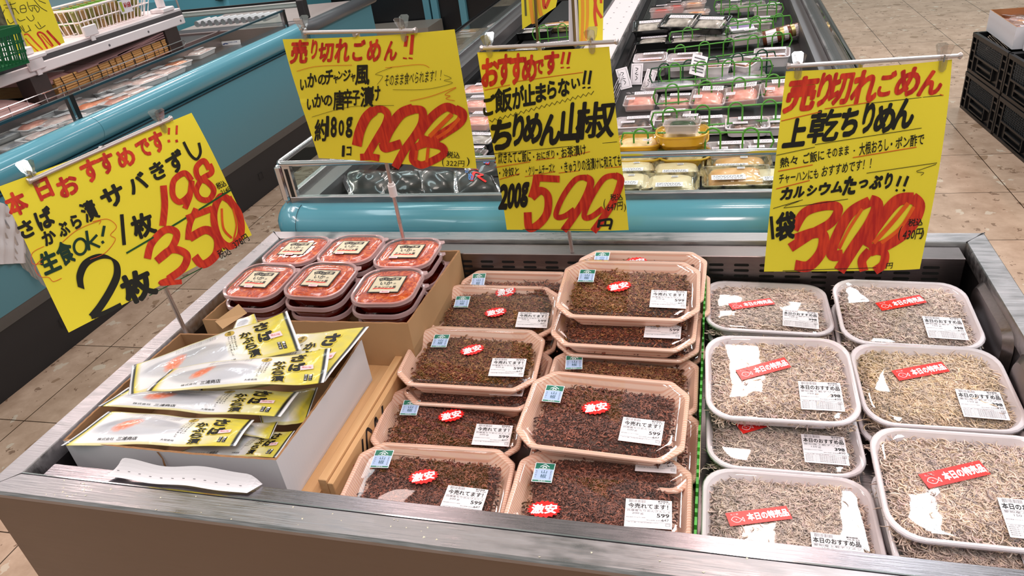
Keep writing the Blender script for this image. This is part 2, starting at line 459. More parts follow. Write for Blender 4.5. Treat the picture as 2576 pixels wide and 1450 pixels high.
# ---------------------------------------------------------------- the steel case in front
W, D, RW, ZR = 1.488, 0.792, 0.0415, 0.76
case = thing('display_case', 'low brushed stainless steel chilled case in the foreground holding the trays', 'display case', (W / 2, -D / 2, 0))
x0, x1, y0, y1 = 0.0, W, -D, 0.0
X0, X1, Y0, Y1 = -RW, W + RW, -D - RW, RW
m = MB()
t = 0.0025
corners = [((X0, Y0), (X1, Y0), (x1, y0), (x0, y0)), ((X1, Y0), (X1, Y1), (x1, y1), (x1, y0)), ((X1, Y1), (X0, Y1), (x0, y1), (x1, y1)), ((X0, Y1), (X0, Y0), (x0, y0), (x0, y1))]
for k, c in enumerate(corners):
    # each mitred top strip with rolled outer edge and inner drop
    o0, o1, i1, i0 = [Vector((a, b, ZR)) for a, b in c]
    ctr = Vector((W / 2, -D / 2, ZR))
    dn = Vector((0, 0, -1))
    inw = ((i0 - o0) + (i1 - o1)).normalized() * 0.004
    g = 0.0004
    dirr = (o1 - o0).normalized() * g
    P = [o0 + dn * 0.010 + dirr, o0 + dn * 0.004 + dirr, o0 + inw * 0.9 + dirr, i0 - inw * 0.5 + dirr * 0, i0 + dn * 0.003, i0 + dn * 0.030]
    Q = [o1 + dn * 0.010 - dirr, o1 + dn * 0.004 - dirr, o1 + inw * 0.9 - dirr, i1 - inw * 0.5, i1 + dn * 0.003, i1 + dn * 0.030]
    m.add(P + Q, [(i, i + 1, 7 + i, 6 + i) for i in range(5)])
m.build('rim', STEEL, case, smooth=True)
# thin mitre joints at the corners
for a, b in (((X0, Y0), (x0, y0)), ((X1, Y0), (x1, y0)), ((X1, Y1), (x1, y1)), ((X0, Y1), (x0, y1))):
    m = MB(); m.obox((a[0], a[1], ZR - 0.0005), (b[0], b[1], ZR - 0.0005), 0.0008, 0.0014)
    m.build('mitre_joint', BLACKM, case)
# outer body, slightly narrower than the rim
e = 0.0012
for nm, (a, b, c_, d) in (('front_panel', (X0 + e, X1 - e, Y0 + e, Y0 + e + 0.01)), ('back_panel', (X0 + e, X1 - e, Y1 - e - 0.01, Y1 - e)), ('side_panel', (X0 + e, X0 + e + 0.01, Y0 + e + 0.01, Y1 - e - 0.01)), ('side_panel', (X1 - e - 0.01, X1 - e, Y0 + e + 0.01, Y1 - e - 0.01))):
    m = MB().box(a, b, c_, d, 0.09, ZR - 0.008); m.build(nm, STEELF, case)
m = MB().box(X0 + 0.06, X1 - 0.06, Y0 + 0.06, Y1 - 0.06, 0.0, 0.09); m.build('plinth', BLACKM, case)
# liner
DK = 0.620
m = MB()
m.box(x0 - 0.006, x0 - 0.001, y0, y1, DK - 0.05, ZR - 0.006)
m.box(x1 + 0.001, x1 + 0.006, y0, y1, DK - 0.05, ZR - 0.006)
m.box(x0, x1, y1 + 0.001, y1 + 0.006, DK - 0.05, ZR - 0.006)
m.box(x0, x1, y0 - 0.006, y0 - 0.001, DK - 0.05, ZR - 0.006)
m.build('liner_wall', mat('dark_liner_steel', (74, 70, 72), 0.30, 0.9), case)
# moulded side lining on the right with two rounded bays
m = MB()
for k, (ya, yb) in enumerate(((-0.30, -0.10), (-0.55, -0.32), (-0.78, -0.57))):
    r = 0.03; prof = []
    pts = []
    for (cy, cz, a0) in ((yb - r, 0.745 - r, 0), (ya + r, 0.745 - r, 90)):
        for q in range(5):
            a = math.radians(a0 + q * 22.5); pts.append((cy + r * math.cos(a), cz + r * math.sin(a)))
    pts += [(ya, 0.66), (yb, 0.66)]
    V = [(x1 - 0.0, p[0], p[1]) for p in pts] + [(x1 - 0.012, ya + (yb - ya) * 0.5 + (p[0] - (ya + yb) / 2) * 0.86, p[1] - 0.006) for p in pts]
    n = len(pts)
    m.add(V, [(i, (i + 1) % n, n + (i + 1) % n, n + i) for i in range(n)] + [tuple(range(n, 2 * n))])
m.build('side_lining', STEELD, case, smooth=True)
m = MB().box(x0 + 0.001, x1 - 0.013, y0 + 0.04, y1 - 0.055, DK - 0.01, DK); m.build('deck', STEELD, case)
# rear duct with slots
m = MB(); m.box(x0 + 0.006, x1 - 0.012, -0.052, -0.006, DK - 0.005, 0.7525, bev=0.0015); rd = m.build('rear_duct', STEELD, case)
m = MB()
nslot = 0
for r_ in range(7):
    z = 0.7325 - r_ * 0.0125
    for k in range(29):
        x = 0.055 + k * 0.0488
        hl, hr = 0.0145, 0.0028
        pts = []
        for q in range(7):
            a = math.pi / 2 + math.pi * q / 6; pts.append((x - hl + hr + hr * math.cos(a), z + hr * math.sin(a)))
        for q in range(7):
            a = -math.pi / 2 + math.pi * q / 6; pts.append((x + hl - hr + hr * math.cos(a), z + hr * math.sin(a)))
        V = [(p[0], -0.0525, p[1]) for p in pts]
        m.add(V, [tuple(range(len(V)))])
m.build('air_slot', mat('slot_black', (8, 8, 8), 0.9), rd)
# front duct cover just inside the front rim
m = MB(); m.box(x0 + 0.022, x1 - 0.015, -0.786, -0.755, 0.735, 0.748, bev=0.002)
m.box(x0 + 0.022, x1 - 0.015, -0.7575, -0.7555, DK - 0.005, 0.745)
m.build('front_duct', STEELC, case)
m = MB(); m.box(x0 + 0.001, x1 - 0.001, y0 - 0.0005, y0 + 0.0015, ZR - 0.020, ZR + 0.0006); m.build('edge_highlight', CHROME, case)  # chrome strip added as a bright highlight along the rim's inner edge

# ---------------------------------------------------------------- teal island case behind (rounded bumper, glass fence)
isl = thing('island_case', 'teal island freezer case with rounded bumper and glass fence behind the steel case', 'display case', (0.67, 1.7, 0))
YE = 3.3
def corner_path(xl, xr, yf, ye, r, z):
    P = [(xl, ye, z), (xl, yf + r + 0.4, z)]
    for q in range(7):
        a = math.pi + q * math.pi / 12; P.append((xl + r + r * math.cos(a), yf + r + r * math.sin(a), z))
    for q in range(7):
        a = 1.5 * math.pi + q * math.pi / 12; P.append((xr - r + r * math.cos(a), yf + r + r * math.sin(a), z))
    P += [(xr, yf + r + 0.4, z), (xr, ye, z)]
    return P
m = MB(); m.tube(corner_path(-0.030, 1.40, 0.120, YE, 0.05, 0.737)[:-2] + [(1.40, 0.21, 0.737)], 0.060, 24)
m.build('bumper', TEAL, isl, smooth='all')
m = MB(); m.tube([(0.010, 0.05885 + 0.061 * (1 - math.cos(a)), 0.737 + 0.0602 * math.sin(a)) for a in [0.1 * k for k in range(16)]], 0.0006, 5)
m.build('bumper_joint', BLACKM, isl)
m = MB(); m.box(1.36, 1.43, 0.215, YE, 0.64, 0.788, bev=0.008); m.build('side_trim', GREYTRIM, isl)
m = MB(); m.box(-0.07, 1.44, 0.10, YE, 0.22, 0.64, bev=0.03); m.build('teal_body', TEALD, isl)
m = MB(); m.box(-0.05, 1.42, 0.12, YE, 0.0, 0.22); m.build('base', BLACKM, isl)
# steel liner strip above the bumper
m = MB()
GF, GLx, GRx = 0.138, -0.040, 1.385
for a in ((GLx + 0.012, GRx - 0.012, GF - 0.008, GF + 0.008, 0.787, 0.812), (GLx - 0.008, GLx + 0.008, GF, YE, 0.787, 0.812), (GRx - 0.008, GRx + 0.008, GF, YE, 0.787, 0.812)):
    m.box(*a, bev=0.0015)
m.build('glass_channel', STEEL, isl)
for nm, a in (('front_glass', (GLx + 0.03, GRx - 0.03, GF - 0.003, GF + 0.003)), ('side_glass', (GLx - 0.003, GLx + 0.003, GF + 0.03, YE)), ('side_glass', (GRx - 0.003, GRx + 0.003, GF + 0.03, YE))):
    m = MB(); m.box(*a, 0.812, 0.895); m.build(nm, GLASS, isl)
m = MB(); m.tube(corner_path(GLx, GRx, GF, YE, 0.014, 0.900), 0.0075, 10)
m.build('top_rail', CHROME, isl, smooth='all')
for sx, xx in ((1, GLx), (-1, GRx)):
    m = MB(); m.box(xx - 0.010, xx + 0.010, GF - 0.010, GF + 0.03, 0.80, 0.896, bev=0.004)
    m.box(xx + sx * 0.012, xx + sx * 0.034, GF - 0.006, GF + 0.006, 0.80, 0.896)
    p = m.build('corner_post', CHROME, isl)
    m = MB(); m.box(min(xx + sx * 0.018, xx + sx * 0.028), max(xx + sx * 0.018, xx + sx * 0.028), GF - 0.0068, GF - 0.006, 0.812, 0.888); m.build('post_inlay', BLACKP, p)
# inner liner (steps down) and the middle ridge
LN = mat('grey_liner', (96, 92, 94), 0.4, 0.5)
m = MB()
m.box(-0.034, 0.030, GF + 0.008, YE, 0.784, 0.7985); m.box(1.335, 1.376, GF + 0.008, YE, 0.784, 0.7985)
m.box(0.024, 0.030, GF + 0.008, YE, 0.60, 0.784); m.box(1.340, 1.346, GF + 0.008, YE, 0.60, 0.772)
m.box(0.0, 1.345, GF + 0.006, GF + 0.012, 0.60, 0.79)
m.build('liner_wall', LN, isl)
m = MB(); m.box(0.032, 0.055, 0.2, YE, 0.70, 0.750); m.box(0.065, 0.085, 0.2, YE, 0.69, 0.712)
m.build('liner_step', mat('black_liner_step', (24, 24, 26), 0.35), isl)
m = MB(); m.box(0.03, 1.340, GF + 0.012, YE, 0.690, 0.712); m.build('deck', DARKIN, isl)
m = MB(); m.box(0.50, 0.64, 1.12, YE, 0.79, 0.81, bev=0.003); rg = m.build('ridge_top', WHITEP, isl)
m = MB(); m.box(0.641, 0.648, 1.12, YE, 0.785, 0.815); m.box(0.492, 0.499, 1.12, YE, 0.785, 0.815); m.build('ridge_edge', STEEL, isl)
m = MB(); m.box(0.52, 0.62, 1.13, YE, 0.665, 0.79); m.build('ridge_wall', mat('ridge_grey', (110, 104, 104), 0.5), isl)
for k in range(14):
    y = 1.3 + k * 0.12
    for dx in (-0.03, 0.03):
        m = MB(); m.cyl((0.57 + dx, y, 0.8101), (0.57 + dx, y, 0.8106), 0.004, 8); m.build('vent_hole', INKG, rg)
m = MB()
for k in range(7):
    m.tube([(0.665 + 0.012 * (k % 2) + 0.002 * k, 1.0, 0.70 + 0.011 * k), (0.665 + 0.012 * (k % 2) + 0.002 * k, YE, 0.70 + 0.011 * k)], 0.0022, 5)
m.build('wire_rack', CHROME, isl)

# ---------------------------------------------------------------- long teal fish case on the left
fc = thing('fish_case', 'long teal open fish case with black base on the left', 'display case', (-1.95, 0.9, 0))
LY0, LY1 = -0.6, 2.74
m = MB(); m.extr([(-2.6, 0.0), (-1.485, 0.0), (-1.470, 0.24), (-2.6, 0.24)], LY0, LY1, 'y'); base = m.build('base', BLACKM, fc)
m = MB(); m.extr([(-2.6, 0.24), (-1.466, 0.24), (-1.436, 0.30), (-2.6, 0.30)], LY0, LY1, 'y'); m.build('grey_skirt', GREYTRIM, fc)
m = MB()
prof = [(-2.6, 0.30), (-1.432, 0.30), (-1.405, 0.42), (-1.392, 0.56), (-1.400, 0.688), (-2.6, 0.688)]
m.extr(prof, LY0, LY1, 'y'); m.build('teal_panel', TEALD, fc, smooth=True)
m = MB()
prof = []
for q in range(17):
    a = math.radians(-80 + q * 13); prof.append((-1.447 + 0.058 * math.cos(a), 0.746 + 0.056 * math.sin(a)))
prof += [(-1.50, 0.75), (-1.48, 0.69)]
for ya, yb in ((LY0, 0.985), (0.987, LY1)):
    m.extr(prof, ya, yb, 'y')
m.build('bumper', TEAL, fc, smooth=True)
m = MB(); m.box(-1.405, -1.3945, LY0, LY1, 0.6875, 0.6895); m.build('bumper_groove', BLACKM, fc)
for (uu, vv) in ((155, 798), (650, 422)):
    p = onx(uu, vv, -1.474)
    m = MB(); m.tube([(-1.4745, p.y + a, 0.12 + b) for a, b in ((-0.018, -0.018), (0.018, -0.018), (0.018, 0.018), (-0.018, 0.018))], 0.0012, 4, closed=True); m.build('socket_cover', BLACKP, base)
m = MB()
for ya, yb in ((LY0, 0.98), (0.995, 2.69)): m.box(-1.492, -1.487, ya, yb, 0.79, 0.884)
m.build('glass_fence', GLASS, fc)
m = MB(); m.box(-1.497, -1.482, LY0, LY1 - 0.02, 0.884, 0.893); m.build('top_rail', mat('dark_teal_rail', (30, 62, 74), 0.3), fc)
for yy in (0.985, 2.70):
    m = MB(); m.box(-1.499, -1.481, yy - 0.006, yy + 0.018, 0.775, 0.894, bev=0.002); p = m.build('fence_post', BLACKP, fc)
    m = MB(); m.box(-1.498, -1.4805, yy - 0.02, yy - 0.008, 0.78, 0.884); m.build('chrome_strip', CHROME, p)
m = MB(); m.box(-2.42, -1.50, LY0, LY1, 0.66, 0.715); m.build('deck', mat('fish_case_deck', (90, 80, 80), 0.3, 0.8), fc)
m = MB(); m.box(-1.515, -1.502, LY0, LY1, 0.66, 0.775); m.box(-2.42, -1.50, LY1 - 0.03, LY1, 0.66, 0.80); m.box(-1.99, -1.975, LY0, LY1, 0.66, 0.80)
m.build('liner_wall', mat('fish_liner', (150, 132, 130), 0.35, 0.8), fc)
m = MB(); m.box(-2.62, -1.99, LY0, LY1, 0.66, 0.79); m.build('rear_step', mat('black_step', (34, 30, 32), 0.4), fc)

# second teal case further down the aisle
kc = thing('fish_case', 'teal fish case with thick grey rail further down the left aisle', 'display case', (-1.95, 3.4, 0))
m = MB(); m.box(-2.7, -1.47, 2.95, 3.90, 0.24, 0.735, bev=0.02); m.build('teal_panel', TEALD, kc)
m = MB(); m.box(-2.7, -1.49, 2.95, 3.88, 0.0, 0.24); m.build('base', BLACKM, kc)
m = MB(); m.tube([(-2.6, 2.93, 0.75), (-1.50, 2.93, 0.75), (-1.465, 2.965, 0.75), (-1.465, 3.92, 0.75)], 0.04, 12); m.build('grey_bumper', mat('dark_grey_bumper', (88, 90, 94), 0.35), kc, smooth='all')
m = MB(); m.box(-1.495, -1.489, 2.99, 3.88, 0.78, 0.90); m.box(-2.6, -1.53, 2.945, 2.951, 0.78, 0.90); m.build('glass_fence', GLASS, kc)
m = MB(); m.box(-1.500, -1.484, 2.94, 3.9, 0.90, 0.912); m.box(-2.6, -1.50, 2.94, 2.956, 0.90, 0.912); m.build('top_rail', BLACKP, kc)
m = MB(); m.box(-1.525, -1.475, 2.93, 2.99, 0.79, 0.91, bev=0.006); m.build('corner_post', BLACKM, kc)
m = MB(); m.box(-2.65, -1.50, 2.96, 3.88, 0.70, 0.745); m.build('deck', mat('pale_deck', (170, 150, 150), 0.4), kc)

# dark refrigerated wall case far behind with teal door frames
wc = thing('wall_case', 'dark refrigerated wall case with narrow teal frames at the far end of the aisle', 'refrigerator', (-1.0, 8.2, 0))
m = MB(); m.box(-3.4, 0.9, 6.4, 6.6, 0.0, 2.2); m.build('dark_front', mat('wall_case_black', (26, 26, 28), 0.25), wc)
for u in (1078, 1098, 1168):
    a = ony(u, 30, 6.39)
    m = MB(); m.box(a.x - 0.035, a.x + 0.035, 6.35, 6.40, 0.0, 2.2); m.build('teal_frame', TEALD, wc)
m = MB(); m.box(-3.3, -1.85, 5.9, 6.35, 0.02, 0.14); m.build('bottom_tray', mat('pale_tray', (120, 112, 104), 0.5), wc)

# crumbs of dried fish scattered on the front rim
rg_ = random.Random(8); m = MB()
for k in range(46):
    u_, v_ = (rg_.gauss(175, 38), 0) if k < 20 else (rg_.uniform(500, 1500), 0)
    x = onz(u_, 1240, ZR).x if k < 20 else rg_.uniform(0.25, 1.1); y = -D - rg_.uniform(0.002, 0.038); r_ = rg_.uniform(0.0008, 0.0024); a_ = rg_.uniform(0, 3)
    m.add([(x + r_ * math.cos(a_), y + r_ * 0.5 * math.sin(a_), ZR + 0.0002), (x + r_ * 0.6 * math.cos(a_ + 2), y + r_ * 0.6 * math.sin(a_ + 2), ZR + 0.0008), (x + r_ * math.cos(a_ + 4), y + r_ * math.sin(a_ + 4), ZR + 0.0003)], [(0, 1, 2)])
o = m.build('fish_crumbs', mat('pale_crumb', (226, 216, 190), 0.5)); tag(o, 'pale dry crumbs scattered on the front steel rim', 'crumbs', kind='stuff')
# ================================================================ trays of small fish
def strands_mesh(name, n, w, d, hfun, seed, L=(0.006, 0.016), r=(0.0005, 0.0009), colors=None, curl=1.0, gain=1.0, fade=None):
    """many small curved pieces heaped over a mound, all one content mesh with a colour per piece"""
    rg = np.random.default_rng(seed)
    SEG = 4; K = 3
    px = (rg.random(n) * 2 - 1) * w / 2; py = (rg.random(n) * 2 - 1) * d / 2
    ins = np.array([hfun(a, b) for a, b in zip(px, py)])
    edge_ = 1 + 0.05 * rg.standard_normal(n); px *= edge_; py *= edge_
    th = rg.random(n) * 2 * np.pi; Ln = rg.uniform(L[0], L[1], n); rr = rg.uniform(r[0], r[1], n)
    cv = rg.normal(0, 1.0, n) * curl / Ln * 0.012
    tilt = rg.normal(0, 0.22, n); lift = rg.random(n) * 0.0022
    P = np.zeros((n, SEG + 1, 3)); ang = th.copy(); pos = np.stack([px, py, ins + lift], 1)
    for k in range(SEG + 1):
        P[:, k] = pos
        stp = Ln / SEG
        pos = pos + np.stack([np.cos(ang) * stp, np.sin(ang) * stp, np.tan(tilt * (1 - 1.4 * k / SEG)) * stp], 1)
        ang = ang + cv * 0.9 / SEG * 8
    T = np.gradient(P, axis=1); T /= np.linalg.norm(T, axis=2, keepdims=True) + 1e-9
    U = np.cross(T, np.array([0, 0, 1.0])); U /= np.linalg.norm(U, axis=2, keepdims=True) + 1e-9
    Wv = np.cross(U, T)
    tap = np.array([0.55, 1.0, 1.0, 0.75, 0.15])
    V = np.zeros((n, SEG + 1, K, 3))
    for q in range(K):
        a = 2 * np.pi * q / K + np.pi / 2
        V[:, :, q] = P + (U * np.cos(a) + Wv * np.sin(a)) * (rr[:, None] * tap[None])[:, :, None]
    cols = np.array([[*srgb(*c)[:3], 1.0] for c, _ in colors]); wt = np.array([k for _, k in colors], float); wt /= wt.sum()
    # patches of similar tone
    ph = (np.sin(px * 31 + seed) + np.sin(py * 43 + seed * 2) + np.sin((px + py) * 60)) / 3
    ci = rg.choice(len(colors), n, p=wt)
    C_ = cols[ci] * (1 + 0.16 * ph[:, None]) * rg.uniform(0.85, 1.25, (n, 1)) * gain; C_[:, 3] = 1
    Cv = np.repeat(C_[:, None, :], SEG + 1, 1)
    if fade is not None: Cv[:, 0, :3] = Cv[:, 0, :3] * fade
    Cv = np.repeat(Cv[:, :, None, :], K, 2)
    V = V.reshape(-1, 3); Cv = Cv.reshape(-1, 4)
    b = (np.arange(n) * (SEG + 1) * K)[:, None, None, None]
    s = (np.arange(SEG) * K)[None, :, None, None]
    q = np.array([[0, 1, 4, 3], [1, 2, 5, 4], [2, 0, 3, 5]])[None, None]
    F = (b + s + q).reshape(-1, 4)
    return V, F, Cv

def content_mesh(name, w, d, hfun, seed, n, base, colors, matname, nx=46, ny=34, **kw):
    V, F, Cv = strands_mesh(name, n, w, d, hfun, seed, colors=colors, **kw)
    gx = np.linspace(-w / 2, w / 2, nx); gy = np.linspace(-d / 2, d / 2, ny)
    G = np.array([(x, y, hfun(x, y)) for y in gy for x in gx])
    gF = np.array([(j * nx + i, j * nx + i + 1, (j + 1) * nx + i + 1, (j + 1) * nx + i) for j in range(ny - 1) for i in range(nx - 1)])
    off = len(V); V = np.vstack([V, G]); F = np.vstack([F, gF + off])
    gc = np.tile(np.array(srgb(*base)), (len(G), 1)); Cv = np.vstack([Cv, gc])
    me = bpy.data.meshes.new(name)
    me.vertices.add(len(V)); me.vertices.foreach_set('co', V.ravel())
    me.loops.add(len(F) * 4); me.loops.foreach_set('vertex_index', F.ravel().astype(np.int32))
    me.polygons.add(len(F)); me.polygons.foreach_set('loop_start', np.arange(0, len(F) * 4, 4, dtype=np.int32))
    me.polygons.foreach_set('loop_total', np.full(len(F), 4, dtype=np.int32))
    me.polygons.foreach_set('use_smooth', np.ones(len(F), bool))
    at = me.color_attributes.new('piece_color', 'FLOAT_COLOR', 'POINT'); at.data.foreach_set('color', Cv.ravel())
    me.update(); me.validate()
    me.materials.append(attr_mat(matname)); return me

def attr_mat(name, rough=0.5, sss=0.0):
    if name in MATS: return MATS[name]
    m = bpy.data.materials.new(name); m.use_nodes = True
    N = m.node_tree.nodes; b = N['Principled BSDF']
    a = N.new('ShaderNodeAttribute'); a.attribute_name = 'piece_color'
    m.node_tree.links.new(a.outputs['Color'], b.inputs['Base Color'])
    b.inputs['Roughness'].default_value = rough if 'dark' not in name else 0.38
    MATS[name] = m; return m

def noise2(seed):
    rg = np.random.default_rng(seed); A = rg.uniform(25, 90, (7, 2)); ph = rg.uniform(0, 6.28, 7); am = rg.uniform(0.4, 1, 7)
    return lambda x, y: float(np.sum(am * np.sin(A[:, 0] * x + A[:, 1] * y * rg_sign + ph)) / 4)
rg_sign = np.array([1, -1, 1, -1, 1, -1, 1])

def mound(w, d, h, seed, zb, nb=0.003, p=6):
    f = noise2(seed)
    def g(x, y):
        e = 1 - (abs(2 * x / w) ** p) ; e2 = 1 - (abs(2 * y / d) ** p)
        k = max(0, min(1, e)) ** 0.6 * max(0, min(1, e2)) ** 0.6
        return zb + k * (h + nb * f(x, y))
    return g

def octo(w, d, c, z):
    a, b = w / 2, d / 2
    base = [(-a + c, -b), (a - c, -b), (a, -b + c), (a, b - c), (a - c, b), (-a + c, b), (-a, b - c), (-a, -b + c)]
    out = []
    n = len(base)
    for i in range(n):   # soften each corner
        p = Vector(base[i]); q = Vector(base[i - 1]); r_ = Vector(base[(i + 1) % n])
        f = min(0.006, c * 0.3)
        u = (q - p).normalized() * f; v = (r_ - p).normalized() * f
        for t in (0, 0.5, 1):
            s = p + u * (1 - t) ** 2 + v * t ** 2
            out.append((s.x, s.y, z))
    return out
def rrect(w, d, r, z, n=6, bulge=0.0):
    out = []
    for k, (sx, sy) in enumerate(((1, 1), (-1, 1), (-1, -1), (1, -1))):
        for q in range(n + 1):
            t = math.pi / 2 * (k + q / n)
            out.append(((w / 2 - r) * sx + r * math.cos(t), (d / 2 - r) * sy + r * math.sin(t), z))
    if bulge:
        out = [(x * (1 + bulge * (1 - (2 * y / d) ** 2)), y * (1 + bulge * (1 - (2 * x / w) ** 2)), z) for x, y, z in out]
    return out

def wood_tray_mat():
    m = bpy.data.materials.new('wood_print_foam'); m.use_nodes = True
    nt = m.node_tree; N = nt.nodes; Lk = nt.links; b = N['Principled BSDF']
    tc = N.new('ShaderNodeTexCoord'); mp = N.new('ShaderNodeMapping'); mp.inputs['Scale'].default_value = (4, 60, 26)
    Lk.new(tc.outputs['Object'], mp.inputs['Vector'])
    wv = N.new('ShaderNodeTexWave'); wv.bands_direction = 'Y'; wv.inputs['Scale'].default_value = 1.1; wv.inputs['Distortion'].default_value = 5; wv.inputs['Detail'].default_value = 2; wv.inputs['Detail Scale'].default_value = 0.6
    Lk.new(mp.outputs['Vector'], wv.inputs['Vector'])
    rp = N.new('ShaderNodeValToRGB'); rp.color_ramp.elements[0].position = 0.0; rp.color_ramp.elements[0].color = srgb(232, 172, 146)
    rp.color_ramp.elements[1].position = 0.55; rp.color_ramp.elements[1].color = srgb(246, 206, 186)
    Lk.new(wv.outputs['Fac'], rp.inputs['Fac']); Lk.new(rp.outputs['Color'], b.inputs['Base Color'])
    b.inputs['Roughness'].default_value = 0.35
    return m
WOODT = wood_tray_mat()
WHITET = mat('white_foam_tray', (236, 226, 230), 0.35)

def tray_body(mb, ringf, w, d, c, h, lip, taper):
    """hollow tray: rolled lip, tapering wall, floor"""
    R = [ringf(w - 2 * lip, d - 2 * lip, c, -0.0008), ringf(w - 1.4 * lip, d - 1.4 * lip, c, 0.0008), ringf(w - 0.5 * lip, d - 0.5 * lip, c, 0.0008), ringf(w, d, c, -0.001), ringf(w, d, c, -0.004),
         ringf(w - 1.2 * lip, d - 1.2 * lip, c, -0.0045), ringf(w - 2 * lip - taper, d - 2 * lip - taper, c, -h)]
    mb.loft(R, 0, cap1=True)
    mb.loft([ringf(w - 2 * lip, d - 2 * lip, c, -0.0008), ringf(w - 2 * lip - taper * 0.3, d - 2 * lip - taper * 0.3, c, -0.008), ringf(w - 2 * lip - taper - 0.003, d - 2 * lip - taper - 0.003, c, -h + 0.002)], 0, cap1=True)
    return mb

def lettering(mb, text, x, y, w, h, z, mi, bold=0.0, rot=0.0, shear=0.0, fn=None):
    V, F, asp = glyph(text, bold)
    if len(V) == 0: return
    c, s = math.cos(rot), math.sin(rot)
    P = []
    for a, b, k in V:
        u = (a - 0.5) * w + shear * (b - 0.5) * h; v = (b - 0.5) * h
        X, Y = x + c * u - s * v, y + s * u + c * v; zz = z + k * 1.4e-5
        P.append(fn(X, Y, zz) if fn else (X, Y, zz))
    mb.add(P, F, mi)

def price_label(kind, date):
    """printed weight label, local frame centred, 0.052 x 0.040 (wood) or 0.056 x 0.050 (white)"""
    m = MB(); rg = random.Random(5)
    if kind == 'w': w, h = 0.053, 0.043
    else: w, h = 0.053, 0.049
    m.box(-w / 2, w / 2, -h / 2, h / 2, 0, 0.0003, 0)
    z = 0.00045; T = h / 2; Lf = -w / 2
    x = Lf + 0.004
    while x < Lf + 0.023:
        bw = rg.choice((0.0002, 0.0003, 0.0005)); m.box(x, x + bw, T - 0.0055, T - 0.001, 0.0003, z, 2); x += bw + rg.choice((0.0004, 0.0005, 0.0008))
    lettering(m, '賞味期限', Lf + w - 0.010, T - 0.002, 0.012, 0.002, z, 1, 0.01)
    lettering(m, date, Lf + w - 0.009, T - 0.0048, 0.013, 0.0022, z, 1)
    if kind == 'w':
        lettering(m, '今売れてます！', -0.0005, T - 0.0105, w * 0.86, 0.0078, z, 1, 0.02)
        m.box(Lf + 0.001, w / 2 - 0.001, T - 0.0158, T - 0.0156, 0.0003, z, 2)
        lettering(m, '兵庫産ちりめんさんしょ', 0, T - 0.0178, w * 0.92, 0.0030, z, 2)
        lettering(m, '200ｇ', -0.012, T - 0.0223, 0.013, 0.0035, z, 2)
        lettering(m, '599', 0.0165, T - 0.0238, 0.014, 0.0058, z, 1, 0.015)
        lettering(m, '647', 0.019, T - 0.0305, 0.008, 0.0034, z, 1)
        b0 = T - 0.0345
    else:
        lettering(m, '本日のおすすめ品', 0, T - 0.0103, w * 0.93, 0.0078, z, 1, 0.028)
        m.box(Lf + 0.001, w / 2 - 0.001, T - 0.0152, T - 0.0150, 0.0003, z, 2)
        lettering(m, '愛知産上乾チリメン', 0, T - 0.0172, w * 0.92, 0.0030, z, 2)
        lettering(m, '150ｇ', -0.010, T - 0.0217, 0.012, 0.0034, z, 2)
        lettering(m, '398', 0.018, T - 0.0232, 0.012, 0.0052, z, 1, 0.03)
        lettering(m, '430', 0.020, T - 0.0290, 0.008, 0.0032, z, 1)
        b0 = T - 0.033
        for k in range(5):
            lettering(m, '原材料名いわし稚魚食塩内容量保存方法冷蔵', -0.001, b0 - 0.0032 - k * 0.0024, w * 0.9, 0.0015, z, 2)
    m.box(Lf + 0.001, w / 2 - 0.001, b0, b0 + 0.0002, 0.0003, z, 2)
    lettering(m, '保存温度10℃以下で保存', -0.014, b0 + 0.0062, 0.022, 0.0013, z, 2)
    lettering(m, '税込価格 本体価格', 0.008, b0 + 0.003, 0.02, 0.0013, z, 2)
    lettering(m, '加工者 大阪市西区川口', -0.006, b0 - 0.0012, 0.034, 0.0013, z, 2)
    bx = w / 2 - 0.007
    m.add([(bx, b0 - 0.0048, z), (bx + 0.005, b0 - 0.0048, z), (bx + 0.005, b0 - 0.0008, z), (bx, b0 - 0.0008, z), (bx + 0.0004, b0 - 0.0044, z), (bx + 0.0046, b0 - 0.0044, z), (bx + 0.0046, b0 - 0.0012, z), (bx + 0.0004, b0 - 0.0012, z)], [(0, 1, 5, 4), (1, 2, 6, 5), (2, 3, 7, 6), (3, 0, 4, 7)], 2)
    lettering(m, 'プラ', bx + 0.0025, b0 - 0.0028, 0.003, 0.0017, z, 2)
    ob = m.build('price_label', [PAPER, INK, INKG], parent=None, origin=(0, 0, 0))
    me = ob.data; bpy.data.objects.remove(ob); return me

